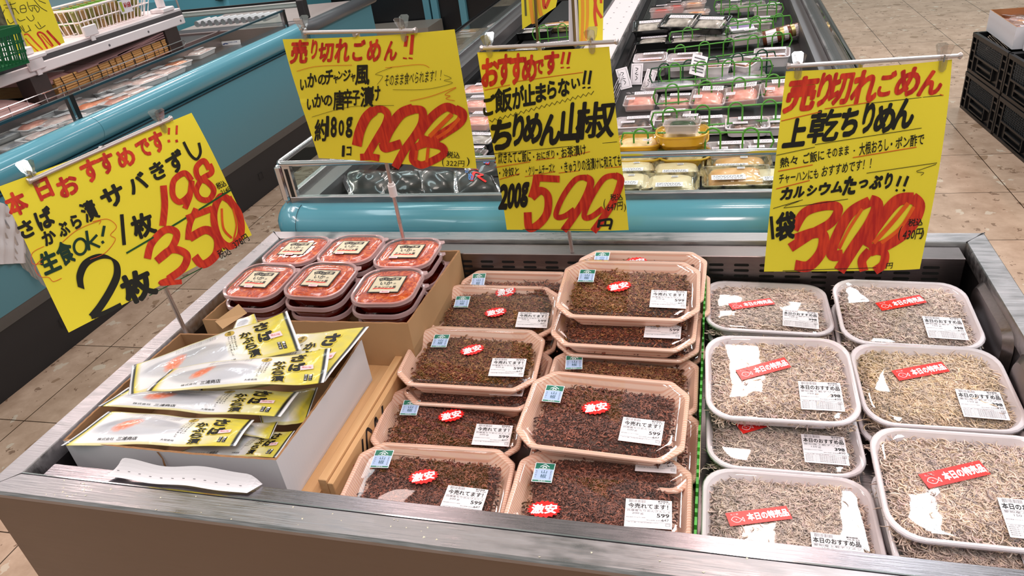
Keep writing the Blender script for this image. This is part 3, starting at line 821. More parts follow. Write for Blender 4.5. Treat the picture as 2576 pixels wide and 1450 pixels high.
def burst_mesh():
    m = MB(); n = 18; P = []
    for k in range(2 * n):
        a = math.pi * k / n; r = 1.0 if k % 2 == 0 else 0.84
        P.append((0.0200 * r * math.cos(a), 0.0135 * r * math.sin(a)))
    m.prism(P, 0, 0.0003, 0)
    lettering(m, '激安', 0, 0, 0.030, 0.0150, 0.0005, 1, 0.045, 0.02, 0.1)
    ob = m.build('burst_sticker', [RED, mat('sticker_white', (240, 232, 236), 0.4)], origin=(0, 0, 0)); me = ob.data; bpy.data.objects.remove(ob); return me
def seal_mesh():
    m = MB(); w, h = 0.0225, 0.030
    m.box(-w / 2, w / 2, -h / 2, h / 2, 0, 0.0003, 0)
    e = 0.0008; z = 0.0004
    m.box(-w / 2 + e, w / 2 - e, h / 2 - 0.0098, h / 2 - e, 0.0003, z, 1)
    m.box(-w / 2 + e, w / 2 - e, -h / 2 + e, -h / 2 + 0.003, 0.0003, z, 1)
    m.box(-w / 2 + e, w / 2 - e, -h / 2 + 0.0034, h / 2 - 0.0102, 0.0003, z, 2)
    z = 0.0006
    # roof-shaped crest over a round mark
    for P in ([(-0.0052, 0.0086), (0, 0.0128), (0.0052, 0.0086)],):
        V, F = ribbon2d(P, 0.0011, n=1); m.add([(v[0], v[1], z) for v in V], F, 0)
    V, F = ribbon2d([(0.0022 * math.cos(a), 0.0078 + 0.0020 * math.sin(a)) for a in [k * math.pi / 6 for k in range(13)]], 0.0008, n=1); m.add([(v[0], v[1], z) for v in V], F, 0)
    V, F = ribbon2d([(-0.0014, 0.0078), (0, 0.0094), (0.0014, 0.0078)], 0.0007, n=1); m.add([(v[0], v[1], z) for v in V], F, 0)
    lettering(m, '佃煮専門店', 0, 0.0058, 0.013, 0.0013, z, 0)
    lettering(m, '山', 0.0005, 0.001, 0.0062, 0.0050, z, 3); lettering(m, '椒', 0.0005, -0.0058, 0.0068, 0.0062, z, 3)
    for k, c_ in enumerate('ちりめん'): lettering(m, c_, -0.0080, 0.0015 - k * 0.0030, 0.0019, 0.0019, z, 4)
    for k, c_ in enumerate('京風味の佃煮'): lettering(m, c_, 0.0080, 0.0026 - k * 0.0024, 0.0016, 0.0016, z, 4)
    lettering(m, '無着色', 0, -h / 2 + 0.0019, 0.008, 0.0013, z, 0)
    ob = m.build('product_seal', [mat('seal_white', (232, 238, 242), 0.4), mat('seal_green', (34, 112, 92), 0.4), mat('seal_blue', (170, 190, 226), 0.4), mat('seal_ink', (20, 74, 86), 0.5), INKG], origin=(0, 0, 0)); me = ob.data; bpy.data.objects.remove(ob); return me
def strip_mesh():
    m = MB(); w, h = 0.064, 0.0175
    m.box(-w / 2, w / 2, -h / 2, h / 2, 0, 0.0003, 0)
    lettering(m, '本日の特売品', 0.0095, 0, 0.0425, 0.0105, 0.0005, 1, 0.05)
    # a plain little fish outline and a caption at the left end
    V, F = ribbon2d([(-0.0285, -0.001), (-0.0255, 0.0022), (-0.0215, 0.0015), (-0.0180, -0.002), (-0.0160, 0.0008), (-0.0158, -0.0050), (-0.0180, -0.0025), (-0.0215, -0.0050), (-0.0255, -0.0045), (-0.0285, -0.001)], 0.0006, n=3); m.add([(v[0], v[1], 0.0005) for v in V], F, 1)
    V, F = ribbon2d([(-0.0240, -0.0012), (-0.0228, -0.0020)], 0.0008, n=1); m.add([(v[0], v[1], 0.0005) for v in V], F, 1)
    lettering(m, 'たこ安', -0.0235, 0.0055, 0.008, 0.0022, 0.0005, 1, 0.0)
    ob = m.build('sale_sticker', [mat('strip_red', (222, 40, 34), 0.3), mat('sticker_white', (240, 232, 236), 0.4)], origin=(0, 0, 0)); me = ob.data; bpy.data.objects.remove(ob); return me

ME_PW = {d_: price_label('w', d_) for d_ in ('26.9.24', '26.9.12')}
ME_PS = price_label('s', '26.8.25')
ME_B = burst_mesh(); ME_S = seal_mesh(); ME_T = strip_mesh()

WW, WD, SW, SD = 0.2560, 0.1790, 0.2250, 0.1800
def film_mesh(w, d, ringf, c, seed, amp):
    f = noise2(seed); m = MB()
    rings = [ringf(w, d, c, -0.006), ringf(w + 0.0012, d + 0.0012, c, -0.0015), ringf(w - 0.003, d - 0.003, c, 0.0014)]
    for k in (0.86, 0.66, 0.45, 0.25, 0.08):
        rr = []
        for (x, y, z) in ringf((w - 0.01) * k, (d - 0.01) * k, c * k, 0):
            rr.append((x, y, 0.0016 + 0.0022 * (1 - k * k) + amp * f(x, y) * (1 - k ** 4)))
        rings.append(rr)
    m.loft(rings, 0, cap1=True)
    ob = m.build('film', FILM, origin=(0, 0, 0), smooth='all'); me = ob.data; bpy.data.objects.remove(ob); return me
FM_W = [film_mesh(WW, WD, octo, 0.030, s, 0.0009) for s in (3, 8, 12)]
rr_ = lambda w, d, c, z: rrect(w, d, c, z)
FM_S = [film_mesh(SW, SD, rr_, 0.040, s, 0.0005) for s in (4, 9)]

BROWN = [((104, 62, 46), 5), ((134, 86, 62), 4), ((74, 44, 36), 3), ((140, 106, 66), 1.6), ((120, 66, 50), 3), ((160, 118, 82), .6)]
OLIVE = [((120, 86, 54), 5), ((134, 104, 68), 3), ((98, 64, 48), 5), ((116, 68, 52), 4), ((158, 126, 86), 1)]
DARKB = [((96, 60, 50), 5), ((124, 80, 66), 4), ((68, 42, 38), 3), ((146, 98, 80), 1.5)]
TAN = [((222, 204, 184), 5), ((208, 190, 174), 4), ((190, 174, 166), 3), ((230, 216, 200), 3), ((204, 184, 156), 2), ((160, 148, 148), 1.2), ((214, 190, 184), 1)]
GREYT = [((204, 190, 176), 5), ((188, 174, 164), 4), ((216, 200, 182), 3), ((160, 148, 142), 2.2), ((208, 186, 178), 1.5)]
GOLD = [((216, 196, 162), 4), ((208, 188, 164), 4), ((222, 206, 186), 3), ((182, 166, 152), 2)]
CM_W = []
for sd_, colr in ((1, OLIVE), (2, BROWN), (5, DARKB)):
    hf = mound(WW - 0.058, WD - 0.048, 0.0215, sd_, -0.026, 0.0045, 6)
    CM_W.append(content_mesh('seasoned_fish', WW - 0.054, WD - 0.044, hf, sd_, 6400, (92, 56, 42), colr, 'dark_fish', L=(0.005, 0.015), r=(0.0007, 0.0019), curl=1.3, gain=np.array([1.35, 1.08, 1.0, 1.0])))
CM_S = []
for sd_, colr in ((11, TAN), (12, GREYT), (13, GOLD)):
    hf = mound(SW - 0.032, SD - 0.030, 0.0195, sd_, -0.022, 0.0024, 7)
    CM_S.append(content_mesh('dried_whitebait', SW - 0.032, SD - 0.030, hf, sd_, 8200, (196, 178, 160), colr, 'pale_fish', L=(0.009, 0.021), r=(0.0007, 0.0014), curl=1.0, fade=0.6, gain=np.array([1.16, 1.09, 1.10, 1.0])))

mb = tray_body(MB(), octo, WW, WD, 0.030, 0.033, 0.007, 0.022); ob = mb.build('tray', WOODT, origin=(0, 0, 0), smooth=True); ME_TW = ob.data; bpy.data.objects.remove(ob)
mb = tray_body(MB(), rr_, SW, SD, 0.040, 0.031, 0.006, 0.018); ob = mb.build('tray', WHITET, origin=(0, 0, 0), smooth=True); ME_TS = ob.data; bpy.data.objects.remove(ob)

def link(name, me, parent, loc=(0, 0, 0), rot=(0, 0, 0)):
    o = bpy.data.objects.new(name, me); col.objects.link(o); o.parent = parent; o.location = loc; o.rotation_euler = rot; return o

def wood_tray(label, q, cv, fv, seal=None, burst=None, price=None, date='26.9.24', group='fish trays printed like wood'):
    """q = x, y, z of the rim centre, yaw, tilt, roll (degrees)"""
    yaw, tilt, roll = [math.radians(a) for a in q[3:6]]
    M = Matrix.Rotation(yaw, 4, 'Z') @ Matrix.Rotation(tilt, 4, 'X') @ Matrix.Rotation(roll, 4, 'Y')
    t = thing('fish_tray', label, 'tray', q[:3], group, M.to_euler())
    link('tray', ME_TW, t); link('seasoned_fish', CM_W[cv], t); f = link('film', FM_W[fv], t)
    if seal: link('product_seal', ME_S, t, (seal[0], seal[1], 0.0040), (0, 0, math.radians(seal[2])))
    if burst: link('burst_sticker', ME_B, t, (burst[0], burst[1], 0.0050), (0, 0, math.radians(burst[2])))
    if price: link('price_label', ME_PW[date], t, (price[0], price[1], 0.0042), (0, 0, math.radians(price[2])))
    return t
def white_tray(label, q, cv, fv, strip=None, price=None, group='white trays of dried whitebait'):
    yaw, tilt, roll = [math.radians(a) for a in q[3:6]]
    M = Matrix.Rotation(yaw, 4, 'Z') @ Matrix.Rotation(tilt, 4, 'X') @ Matrix.Rotation(roll, 4, 'Y')
    t = thing('whitebait_tray', label, 'tray', q[:3], group, M.to_euler())
    link('tray', ME_TS, t); link('dried_whitebait', CM_S[cv], t); link('film', FM_S[fv], t)
    if strip: link('sale_sticker', ME_T, t, (strip[0], strip[1], 0.0048), (0, 0, math.radians(strip[2])))
    if price: link('price_label', ME_PS, t, (price[0], price[1], 0.0040), (0, 0, math.radians(price[2])))
    return t

TRAYPOS = {
 'L5': (0.619, -0.143, 0.684, 0, 20, 0), 'L4': (0.596, -0.195, 0.700, 5.5, 3, 3.5), 'L3': (0.601, -0.370, 0.711, 3.2, 1.5, 2.4), 'L2': (0.594, -0.498, 0.667, 6.2, 0, 4), 'L1': (0.612, -0.663, 0.682, 5.5, -1, 3.5),
 'R7': (0.884, -0.152, 0.757, -2.0, 8, -0.7), 'R4': (0.876, -0.238, 0.785, 0.7, 5.4, 0.9), 'R5': (0.873, -0.275, 0.748, -1.7, 5.4, -0.4), 'R3': (0.878, -0.405, 0.698, 0.2, 0, 1.2), 'R2': (0.865, -0.520, 0.727, -1.6, 2.3, 1.3), 'R1': (0.877, -0.665, 0.699, 1.2, -2, 0.5),
 'WL4': (1.125, -0.156, 0.703, 1.1, -1, 2.2), 'WL3': (1.129, -0.413, 0.733, 1.8, 10, 0.6), 'WL2': (1.132, -0.475, 0.682, 2, 3.7, 1.7), 'WL1': (1.130, -0.661, 0.682, 0.3, 0, -0.3),
 'WR3': (1.353, -0.190, 0.720, 1.3, 6.9, 2.2), 'WR2': (1.361, -0.375, 0.704, 2.4, 7.6, 2.1), 'WR1': (1.350, -0.618, 0.733, .6, 7.3, .6), 'WR0': (1.357, -0.655, 0.700, 1.5, 3, 0),
}
P_ = TRAYPOS
wt = [
 wood_tray('wood-print tray of brown seasoned fish at the back of the left row, half hidden', P_['L5'], 1, 1, (-0.0881, 0.0560, 4), (-0.020, 0.026, 15)),
 wood_tray('wood-print tray in the left row beside the squid box, second from the back', P_['L4'], 0, 0, (-0.0722, 0.0190, 3), (0.0041, -0.0156, 20.8), (0.0820, -0.0370, 0)),
 wood_tray('wood-print tray of olive brown fish, third from the front in the left row', P_['L3'], 0, 1, (-0.0700, 0.0360, 4), (-0.0023, 0.0120, 28), (0.0735, -0.0329, 2.4)),
 wood_tray('wood-print tray with a broad white glare down its left end, second from the front', P_['L2'], 2, 2, (-0.0778, 0.0224, 3), (-0.0004, 0.0062, 22.5), (0.0790, -0.036, 0)),
 wood_tray('wood-print tray behind the front rim, frontmost of the left row', P_['L1'], 2, 0, (-0.0852, 0.0457, 3), (-0.0084, 0.0125, 17.7), (0.0638, -0.0280, -3.7)),
 wood_tray('wood-print tray against the slotted back panel, half hidden behind the tallest pile', P_['R7'], 0, 0, (-0.0805, 0.0560, 2), (-0.0101, 0.044, 15)),
 wood_tray('wood-print tray on top of the tallest pile, under the 599 yen sign', P_['R4'], 0, 1, (-0.0812, 0.0299, 1), (-0.0172, -0.0026, 22.4), (0.0732, -0.0355, -0.7)),
 wood_tray('wood-print tray shaded right under the top tray of the tallest pile', P_['R5'], 1, 2, (-0.085, 0.035, 2), (-0.0102, -0.0075, 14), (0.071, -0.0370, 1.1)),
 wood_tray('wood-print tray half covered, between the tallest pile and the dark brown tray', P_['R3'], 0, 0, (-0.0882, 0.0410, 8), None),
 wood_tray('dark brown wood-print tray on top of the middle pile beside the white trays', P_['R2'], 2, 1, (-0.0861, 0.0271, 1), (-0.0124, 0.004, 19.2), (0.0633, -0.0355, -1.1)),
 wood_tray('wood-print tray at the front rim, burst sticker low on its left, dated 26.9.12', P_['R1'], 2, 2, (-0.0857, 0.0320, 1), (-0.0712, -0.0399, 6.4), (0.0705, -0.0294, 2.2), date='26.9.12'),
]
SCALE = {'product_seal': 1.34, 'burst_sticker': 1.20, 'sale_sticker': 1.30}
def rescale(t, pl):
    for c in t.children:
        n = c.name.split('.')[0]
        if n in SCALE: c.scale = (SCALE[n], SCALE[n], 1)
        if n == 'price_label': c.scale = (pl, pl, 1)
for t in wt: rescale(t, 1.18)
st_ = [
 white_tray('white tray of pale whitebait on top, behind the tray marked down in the left column', P_['WL3'], 0, 0, (-0.0228, 0.0113, 23.0), (0.0572, -0.0400, -0.6)),
 white_tray('white tray of grey whitebait at the back, left column, by the slotted panel', P_['WL4'], 1, 1, (-0.0288, -0.0042, 19.8), (0.0543, -0.0480, -5.0)),
 white_tray('white tray of whitebait shaded beneath the top one, its red sticker half covered', P_['WL2'], 1, 1, (-0.0262, 0.0048, 26.5), (0.0566, -0.0432, -0.6)),
 white_tray('white tray of whitebait at the front rim beside the green divider, curved glare at right', P_['WL1'], 1, 0, (-0.0384, -0.0005, 16.3), (0.0549, -0.0475, -1.1)),
 white_tray('white tray of mixed whitebait at the back right beside the steel wall', P_['WR3'], 1, 1, (-0.0043, 0.0188, 20.4), (0.0523, -0.0440, -1.6)),
 white_tray('white tray of golden and grey whitebait, middle of the right column', P_['WR2'], 2, 0, (-0.0146, 0.0238, 18.7), (0.0554, -0.0404, -2.2)),
 white_tray('white tray of whitebait nearest the right front corner, long white glare on its left', P_['WR1'], 0, 1, (-0.0203, 0.0115, 21.9), (0.0506, -0.0470, -0.5)),
 white_tray('white tray of whitebait under the front right tray, a red sticker corner showing', P_['WR0'], 1, 0, (-0.012, 0.0000, 24), (0.058, -0.036, -2)),
]
for t in st_: rescale(t, 1.15)
# trays lower in the piles: only their edges show
low_w = [((0.878, -0.262, 0.712, -1, 2, 0), 'tray third from the top of the tallest pile'), ((0.884, -0.250, 0.682, 2, 0, 0), 'tray near the bottom of the tallest wood-print pile'),
 ((0.885, -0.548, 0.692, 0.5, 1, 0), 'tray directly under the dark brown tray of the middle pile'), ((0.880, -0.500, 0.660, 1, 0, 0), 'tray at the bottom of the middle pile'),
 ((0.614, -0.385, 0.679, 1, 0, 0), 'tray under the olive brown tray of the left row'), ((0.606, -0.225, 0.668, 1, 0, 0), 'tray under the second tray of the left row, by the squid box'),
 ((0.881, -0.660, 0.664, 1.0, 0.5, 0), 'tray under the front tray with the low burst sticker'), ((0.616, -0.660, 0.650, 1.0, 0.5, 0), 'tray under the frontmost tray of the left row'), ((0.893, -0.152, 0.722, 1.0, 4, 0), 'tray under the rear tray by the slotted panel')]
for q, lb in low_w:
    rescale(wood_tray('wood-print ' + lb, q, 2, 0, None, None, (0.0651, -0.0352, 1), group='lower wood-print trays'), 1.12)
low_s = [((1.130, -0.160, 0.670, 1, 0, 0), 'under the rear left tray'), ((1.136, -0.440, 0.652, 1, 0, 0), 'at the bottom of the left pile'), ((1.134, -0.655, 0.651, 0.5, 0, 0), 'under the front left tray'),
 ((1.353, -0.196, 0.686, 0, 4, 0), 'directly under the rear right tray'), ((1.350, -0.200, 0.655, 0, 0, 0), 'at the bottom of the rear right pile'), ((1.362, -0.395, 0.671, 0, 3, 0), 'under the middle right tray'), ((1.360, -0.620, 0.668, 0.5, 0, 0), 'third down in the front right pile')]
for q, lb in low_s:
    rescale(white_tray('white whitebait tray ' + lb, q, 1, 0, None, None, group='lower white trays'), 1.06)

# green divider between wood-print and white trays
for k, (ya, yb, zt, lb) in enumerate(((-0.28, -0.07, 0.730, 'rear'), (-0.50, -0.292, 0.715, 'middle'), (-0.745, -0.515, 0.708, 'front'))):
    m = MB(); m.box(1.0095, 1.0120, ya, yb, DK, zt, bev=0.001); g = m.build('divider_leaf', mat('green_leaf', (56, 150, 40), 0.35, noise=0.3, nscale=30))
    g.name = 'leaf_divider'
    tag(g, 'thin bright green plastic divider, %s one between the wood-print and white trays' % lb, 'divider', 'green plastic dividers')
    m = MB()
    for q in range(int((yb - ya) / 0.012)):
        m.box(1.0090, 1.0125, ya + 0.003 + q * 0.012, ya + 0.010 + q * 0.012, zt - 0.001, zt + 0.006 + 0.003 * (q % 3))
    m.build('leaf_tooth_edge', MATS['green_leaf'], g)['kind'] = 'stuff'

# ================================================================ wooden crate, cardboard boxes
WOOD = mat('crate_wood', (196, 146, 98), 0.65, color2=(218, 172, 124), nscale=3, stretch=(14, 1.2, 14), detail=6)
WOODD = mat('crate_wood_dark', (168, 112, 70), 0.7, color2=(186, 132, 90), nscale=3, stretch=(14, 1.2, 14), detail=6)
cr = thing('wooden_crate', 'shallow wooden crate with brush writing inside, between the white box and wood-print trays', 'crate', (0.32, -0.45, DK))
m = MB(); m.box(0.4435, 0.4585, -0.690, -0.075, DK, 0.7000, bev=0.001); m.build('side_board', WOOD, cr)
m = MB(); m.box(0.4600, 0.4700, -0.692, -0.073, DK, 0.6960, bev=0.001); m.build('side_board', WOOD, cr)
m = MB(); m.box(0.030, 0.4430, -0.700, -0.062, 0.662, 0.6755); m.build('bottom_board', WOOD, cr)
m = MB(); m.box(0.030, 0.045, -0.700, -0.062, DK, 0.6615); m.build('side_board', WOOD, cr)
m = MB(); m.box(0.046, 0.442, -0.699, -0.685, DK, 0.6615); m.build('end_board', WOODD, cr)
m = MB(); m.box(0.046, 0.442, -0.076, -0.062, DK, 0.6615); m.build('end_board', WOODD, cr)
m = MB()
for pts, w_ in (([(-0.600, 0.650), (-0.585, 0.690)], 0.006), ([(-0.582, 0.655), (-0.566, 0.692), (-0.552, 0.676)], 0.006), ([(-0.545, 0.648), (-0.532, 0.688), (-0.524, 0.660)], 0.007), ([(-0.512, 0.655), (-0.500, 0.690)], 0.007)):
    V, F = ribbon2d(pts, w_); m.add([(0.4703, v[0], v[1]) for v in V], F)
m.build('brush_writing', INK, cr)
m = MB()
for pts, w_ in (([(-0.640, 0.640), (-0.630, 0.672), (-0.616, 0.655), (-0.626, 0.632), (-0.640, 0.640)], 0.003), ([(-0.634, 0.650), (-0.624, 0.660)], 0.003)):
    V, F = ribbon2d(pts, w_); m.add([(0.4703, v[0], v[1]) for v in V], F)
m.build('red_stamp', MRED, cr)

def wavy_box(name, label, x0, x1, y0, y1, z0, z1, outm, innm, edgem, th=0.004, flare=0.0, cat='box', dz=(0, 0, 0, 0), split=None):
    b = thing(name, label, cat, ((x0 + x1) / 2, (y0 + y1) / 2, z0))
    rg = random.Random(int(x1 * 1000))
    C4 = [(x0, y0, dz[0]), (x1, y0, dz[1]), (x1, y1, dz[2]), (x0, y1, dz[3])]
    ctr = Vector(((x0 + x1) / 2, (y0 + y1) / 2, 0))
    for k in range(4):
        a = C4[k]; c = C4[(k + 1) % 4]
        A = Vector((a[0], a[1], 0)); B = Vector((c[0], c[1], 0)); d = (B - A); L = d.length; d.normalize(); nrm = Vector((d.y, -d.x, 0))
        n = 40; m = MB()
        outb, outt, inb, intt = [], [], [], []
        for i in range(n + 1):
            t = i / n; p = A + d * L * t
            z = z1 + a[2] * (1 - t) + c[2] * t + rg.uniform(-0.0006, 0.0006)
            f = flare * math.sin(math.pi * t)
            outb.append(p + Vector((0, 0, z0))); q = p + nrm * f; q.z = z; outt.append(q)
            e_ = th if 0 < i < n else th
            tt = min(max(t, th / L), 1 - th / L); p2 = A + d * L * tt - nrm * th
            inb.append(p2 + Vector((0, 0, z0))); q2 = p2 + nrm * f; q2.z = z; intt.append(q2)
        N1 = n + 1
        m.add(outb + outt, [(i, i + 1, N1 + i + 1, N1 + i) for i in range(n)], 0)
        m.add(inb + intt, [(i + 1, i, N1 + i, N1 + i + 1) for i in range(n)], 1)
        m.add(outt + intt, [(i, i + 1, N1 + i + 1, N1 + i) for i in range(n)], 2)
        m.build('side', [outm, innm, edgem], b)
    m = MB().box(x0 + th, x1 - th, y0 + th, y1 - th, z0, z0 + 0.003); m.build('bottom', innm, b)
    return b
cb = wavy_box('cardboard_box', 'brown cardboard box holding the stacks of red squid tubs', 0.036, 0.486, -0.368, -0.056, 0.6760, 0.776, CARD, CARD, CARDIN, dz=(-0.01, 0, -0.014, -0.02))
m = MB(); m.add([onz(541, 809, 0.768), onz(560, 828, 0.764), onz(622, 788, 0.773), onz(600, 765, 0.785)], [(0, 1, 2, 3)]); fl = m.build('flap', CARD, cb)
wb = wavy_box('white_box', 'white cardboard box full of bagged pickled mackerel, in the front left corner', 0.0165, 0.411, -0.722, -0.414, 0.6760, 0.765, CARDW, mat('box_inner_brown', (150, 112, 78), 0.85), CARDIN, flare=0.004, dz=(0.0, 0.002, 0.004, -0.001))
# a torn seam in the front side
m = MB(); V = []
pts = [(0.205, 0.766), (0.209, 0.752), (0.2065, 0.738), (0.213, 0.724), (0.222, 0.716)]
for k, (x, z) in enumerate(pts): V += [(x - 0.0022 + 0.0006 * (k % 2), -0.7276 + 0.0000, z), (x + 0.0022 - 0.001 * (k % 2), -0.7276, z)]
m.add(V, [(2 * i, 2 * i + 1, 2 * i + 3, 2 * i + 2) for i in range(4)]); m.build('torn_seam', CARDIN, wb)
# scalloped white paper tucked in front of the box
m = MB()
def sheet(u, v):
    x = 0.145 + 0.25 * u + 0.012 * (v - 0.5)
    top = 0.7505 + 0.004 * math.sin(u * 9)
    y = -0.776 + 0.0215 * v + 0.0012 * math.sin(u * 14)
    edge = 1 - max(0, (abs(u - 0.5) * 2 - 0.85) / 0.15) ** 2
    z = 0.7498 + 0.0025 * math.sin(u * 10 + 1) * (0.4 + v) + 0.018 * v * v * edge
    return (x, y, z + 0.003)
m.grid(sheet, 40, 6); pp = m.build('paper_sheet', PAPER); tag(pp, 'scalloped white paper sheet lying on the front duct before the white box', 'paper')
m = MB()
for k in range(12):
    p = sheet(0.06 + k * 0.078, 0.45); m.box(p[0] - 0.002, p[0] + 0.002, p[1] - 0.0004, p[1] + 0.0004, p[2] + 0.0003, p[2] + 0.0006)
o = m.build('perforation', INKG, pp); o['kind'] = 'stuff'

# ================================================================ tubs of red squid
TS = 0.130
def rq(w, d, c, z): return rrect(w, d, c, z, 7, 0.02)
def squid_mat():
    m = bpy.data.materials.new('red_squid'); m.use_nodes = True
    nt = m.node_tree; N = nt.nodes; Lk = nt.links; b = N['Principled BSDF']
    tc = N.new('ShaderNodeTexCoord'); oi = N.new('ShaderNodeObjectInfo'); ad = N.new('ShaderNodeVectorMath'); ad.operation = 'ADD'
    Lk.new(tc.outputs['Object'], ad.inputs[0]); Lk.new(oi.outputs['Random'], ad.inputs[1])
    nz = N.new('ShaderNodeTexNoise'); nz.inputs['Scale'].default_value = 62; nz.inputs['Detail'].default_value = 3; nz.inputs['Distortion'].default_value = 2.2
    Lk.new(ad.outputs[0], nz.inputs['Vector'])
    rp = N.new('ShaderNodeValToRGB'); el = rp.color_ramp.elements
    el[0].position = 0.34; el[0].color = srgb(156, 34, 10); el[1].position = 0.72; el[1].color = srgb(238, 142, 78)
    e = el.new(0.50); e.color = srgb(200, 70, 22); e = el.new(0.60); e.color = srgb(218, 96, 40)
    Lk.new(nz.outputs['Fac'], rp.inputs['Fac']); Lk.new(rp.outputs['Color'], b.inputs['Base Color'])
    b.inputs['Roughness'].default_value = 0.25; b.inputs['Coat Weight'].default_value = 0.7; b.inputs['Coat Roughness'].default_value = 0.08
    bp = N.new('ShaderNodeBump'); bp.inputs['Strength'].default_value = 0.7; bp.inputs['Distance'].default_value = 0.003
    Lk.new(nz.outputs['Fac'], bp.inputs['Height']); Lk.new(bp.outputs['Normal'], b.inputs['Normal'])
    return m
SQM = squid_mat()
TUBM = mat('dark_red_tub_wall', (104, 24, 12), 0.15, coat=0.8)
LIPM = mat('frosted_lip', (216, 180, 180), 0.15, alpha=0.5, coat=0.6)
def tub_proto():
    P = {}
    m = MB(); m.loft([rq(TS - 0.012, TS - 0.012, 0.032, -0.004), rq(TS - 0.013, TS - 0.013, 0.032, -0.010), rq(TS - 0.026, TS - 0.026, 0.028, -0.029)], 0, cap1=True)
    P['tub'] = m.build('tub', TUBM, origin=(0, 0, 0), smooth=True)
    m = MB(); m.loft([rq(TS - 0.012, TS - 0.012, 0.032, -0.004), rq(TS - 0.022, TS - 0.022, 0.030, -0.0008), rq(TS - 0.06, TS - 0.06, 0.02, 0.0002)], 0, cap1=True)
    P['squid'] = m.build('seasoned_squid', SQM, origin=(0, 0, 0), smooth=True)
    m = MB(); m.loft([rq(TS - 0.010, TS - 0.010, 0.034, -0.0075), rq(TS, TS, 0.036, -0.0072), rq(TS + 0.0006, TS + 0.0006, 0.036, -0.0025), rq(TS - 0.001, TS - 0.001, 0.036, 0.0008), rq(TS - 0.008, TS - 0.008, 0.034, 0.0012), rq(TS - 0.010, TS - 0.010, 0.034, -0.0003)], 0)
    P['lip'] = m.build('lid_rim', LIPM, origin=(0, 0, 0), smooth=True)
    m = MB(); m.loft([rq(TS - 0.010, TS - 0.010, 0.034, -0.0003), rq(TS - 0.016, TS - 0.016, 0.032, 0.0022), rq(TS - 0.05, TS - 0.05, 0.02, 0.0026)], 0, cap1=True)
    P['lid'] = m.build('lid', film_mat('lid_film', 0.05, 0.25, 30, (0.98, 0.97, 0.96, 1), 0.8, 0.03), origin=(0, 0, 0), smooth='all')
    m = MB(); m.loft([[(TS / 2 - 0.012 + a * 1.0, TS / 2 - 0.022 + b * 1.0, z) for a, b in ((0, 0), (0.012, -0.004), (0.017, 0.003), (0.013, 0.012), (0.002, 0.012))] for z in (-0.003, -0.0015)], 0, cap0=True, cap1=True)
    P['tab'] = m.build('pull_tab', LIPM, origin=(0, 0, 0))
    # cream label with black frame
    m = MB(); w, h = 0.066, 0.060
    m.box(-w / 2, w / 2, -h / 2, h / 2, 0.0028, 0.0031, 1)
    m.box(-w / 2 + 0.0022, w / 2 - 0.0022, -h / 2 + 0.0022, h / 2 - 0.0022, 0.0031, 0.0032, 0)
    for a in (0.0030,):
        m.tube([(-w / 2 + a, -h / 2 + a, 0.0032), (w / 2 - a, -h / 2 + a, 0.0032), (w / 2 - a, h / 2 - a, 0.0032), (-w / 2 + a, h / 2 - a, 0.0032)], 0.0001, 4, 1, closed=True)
    V, F = ribbon2d([(-0.022, 0.0150), (-0.012, 0.0195), (0, 0.0165), (0.010, 0.0190), (0.023, 0.0185)], 0.0105); m.add([(v[0], v[1], 0.0034) for v in V], F, 1)
    for c_, x, y, s in (('ジ', -0.017, 0.0168, 0.0075), ('ャ', -0.008, 0.0172, 0.005), ('ン', -0.001, 0.0165, 0.0065), ('の', 0.007, 0.0175, 0.006), ('家', 0.0155, 0.0185, 0.0085)): lettering(m, c_, x, y, s, s * 0.9, 0.0036, 0, 0.02)
    lettering(m, 'いか', -0.003, 0.0030, 0.025, 0.0125, 0.0034, 1, 0.025); lettering(m, 'の', 0.0155, 0.0010, 0.005, 0.005, 0.0034, 1, 0.01)
    V, F = ribbon2d([(-0.025, -0.0165), (-0.01, -0.0150), (0.006, -0.0165), (0.02, -0.0150)], 0.0042); m.add([(v[0], v[1], 0.0033) for v in V], F, 2)
    lettering(m, 'チャンジャ風', -0.001, -0.0112, 0.046, 0.0090, 0.0035, 1, 0.012)
    P['label'] = m.build('front_label', [mat('label_cream', (214, 200, 172), 0.5), INK, mat('label_red', (220, 66, 48), 0.5)], origin=(0, 0, 0))
    m = MB(); m.box(-0.011, 0.009, -0.037, -0.029, 0.0040, 0.0043, 0); lettering(m, '税込322', -0.001, -0.033, 0.013, 0.0035, 0.0045, 1)
    P['price'] = m.build('price_sticker', [mat('price_pink', (236, 204, 210), 0.5), mat('price_red', (196, 80, 84), 0.6)], origin=(0, 0, 0))
    return P
TP = tub_proto()
TME = {k: (o.name, o.data) for k, o in TP.items()}
for o in list(TP.values()): bpy.data.objects.remove(o)
def tub(label, q, full, pdx=0.0):
    dzx, dzy = q[4], q[5]
    t = thing('squid_tub', label, 'food tub', q[:3], 'stacked tubs of red squid', Euler((math.atan(dzx), -math.atan(dzy), q[3])))
    for k, nm in (('tub', 'tub'), ('squid', 'seasoned_squid'), ('lip', 'lid_rim'), ('lid', 'lid'), ('tab', 'pull_tab'), ('label', 'front_label'), ('price', 'price_sticker')):
        if not full and k in ('label', 'price', 'lid', 'squid'): continue
        o = link(nm, TME[k][1], t)
        if k == 'price': o.location = (pdx, 0.004, 0)
    return t
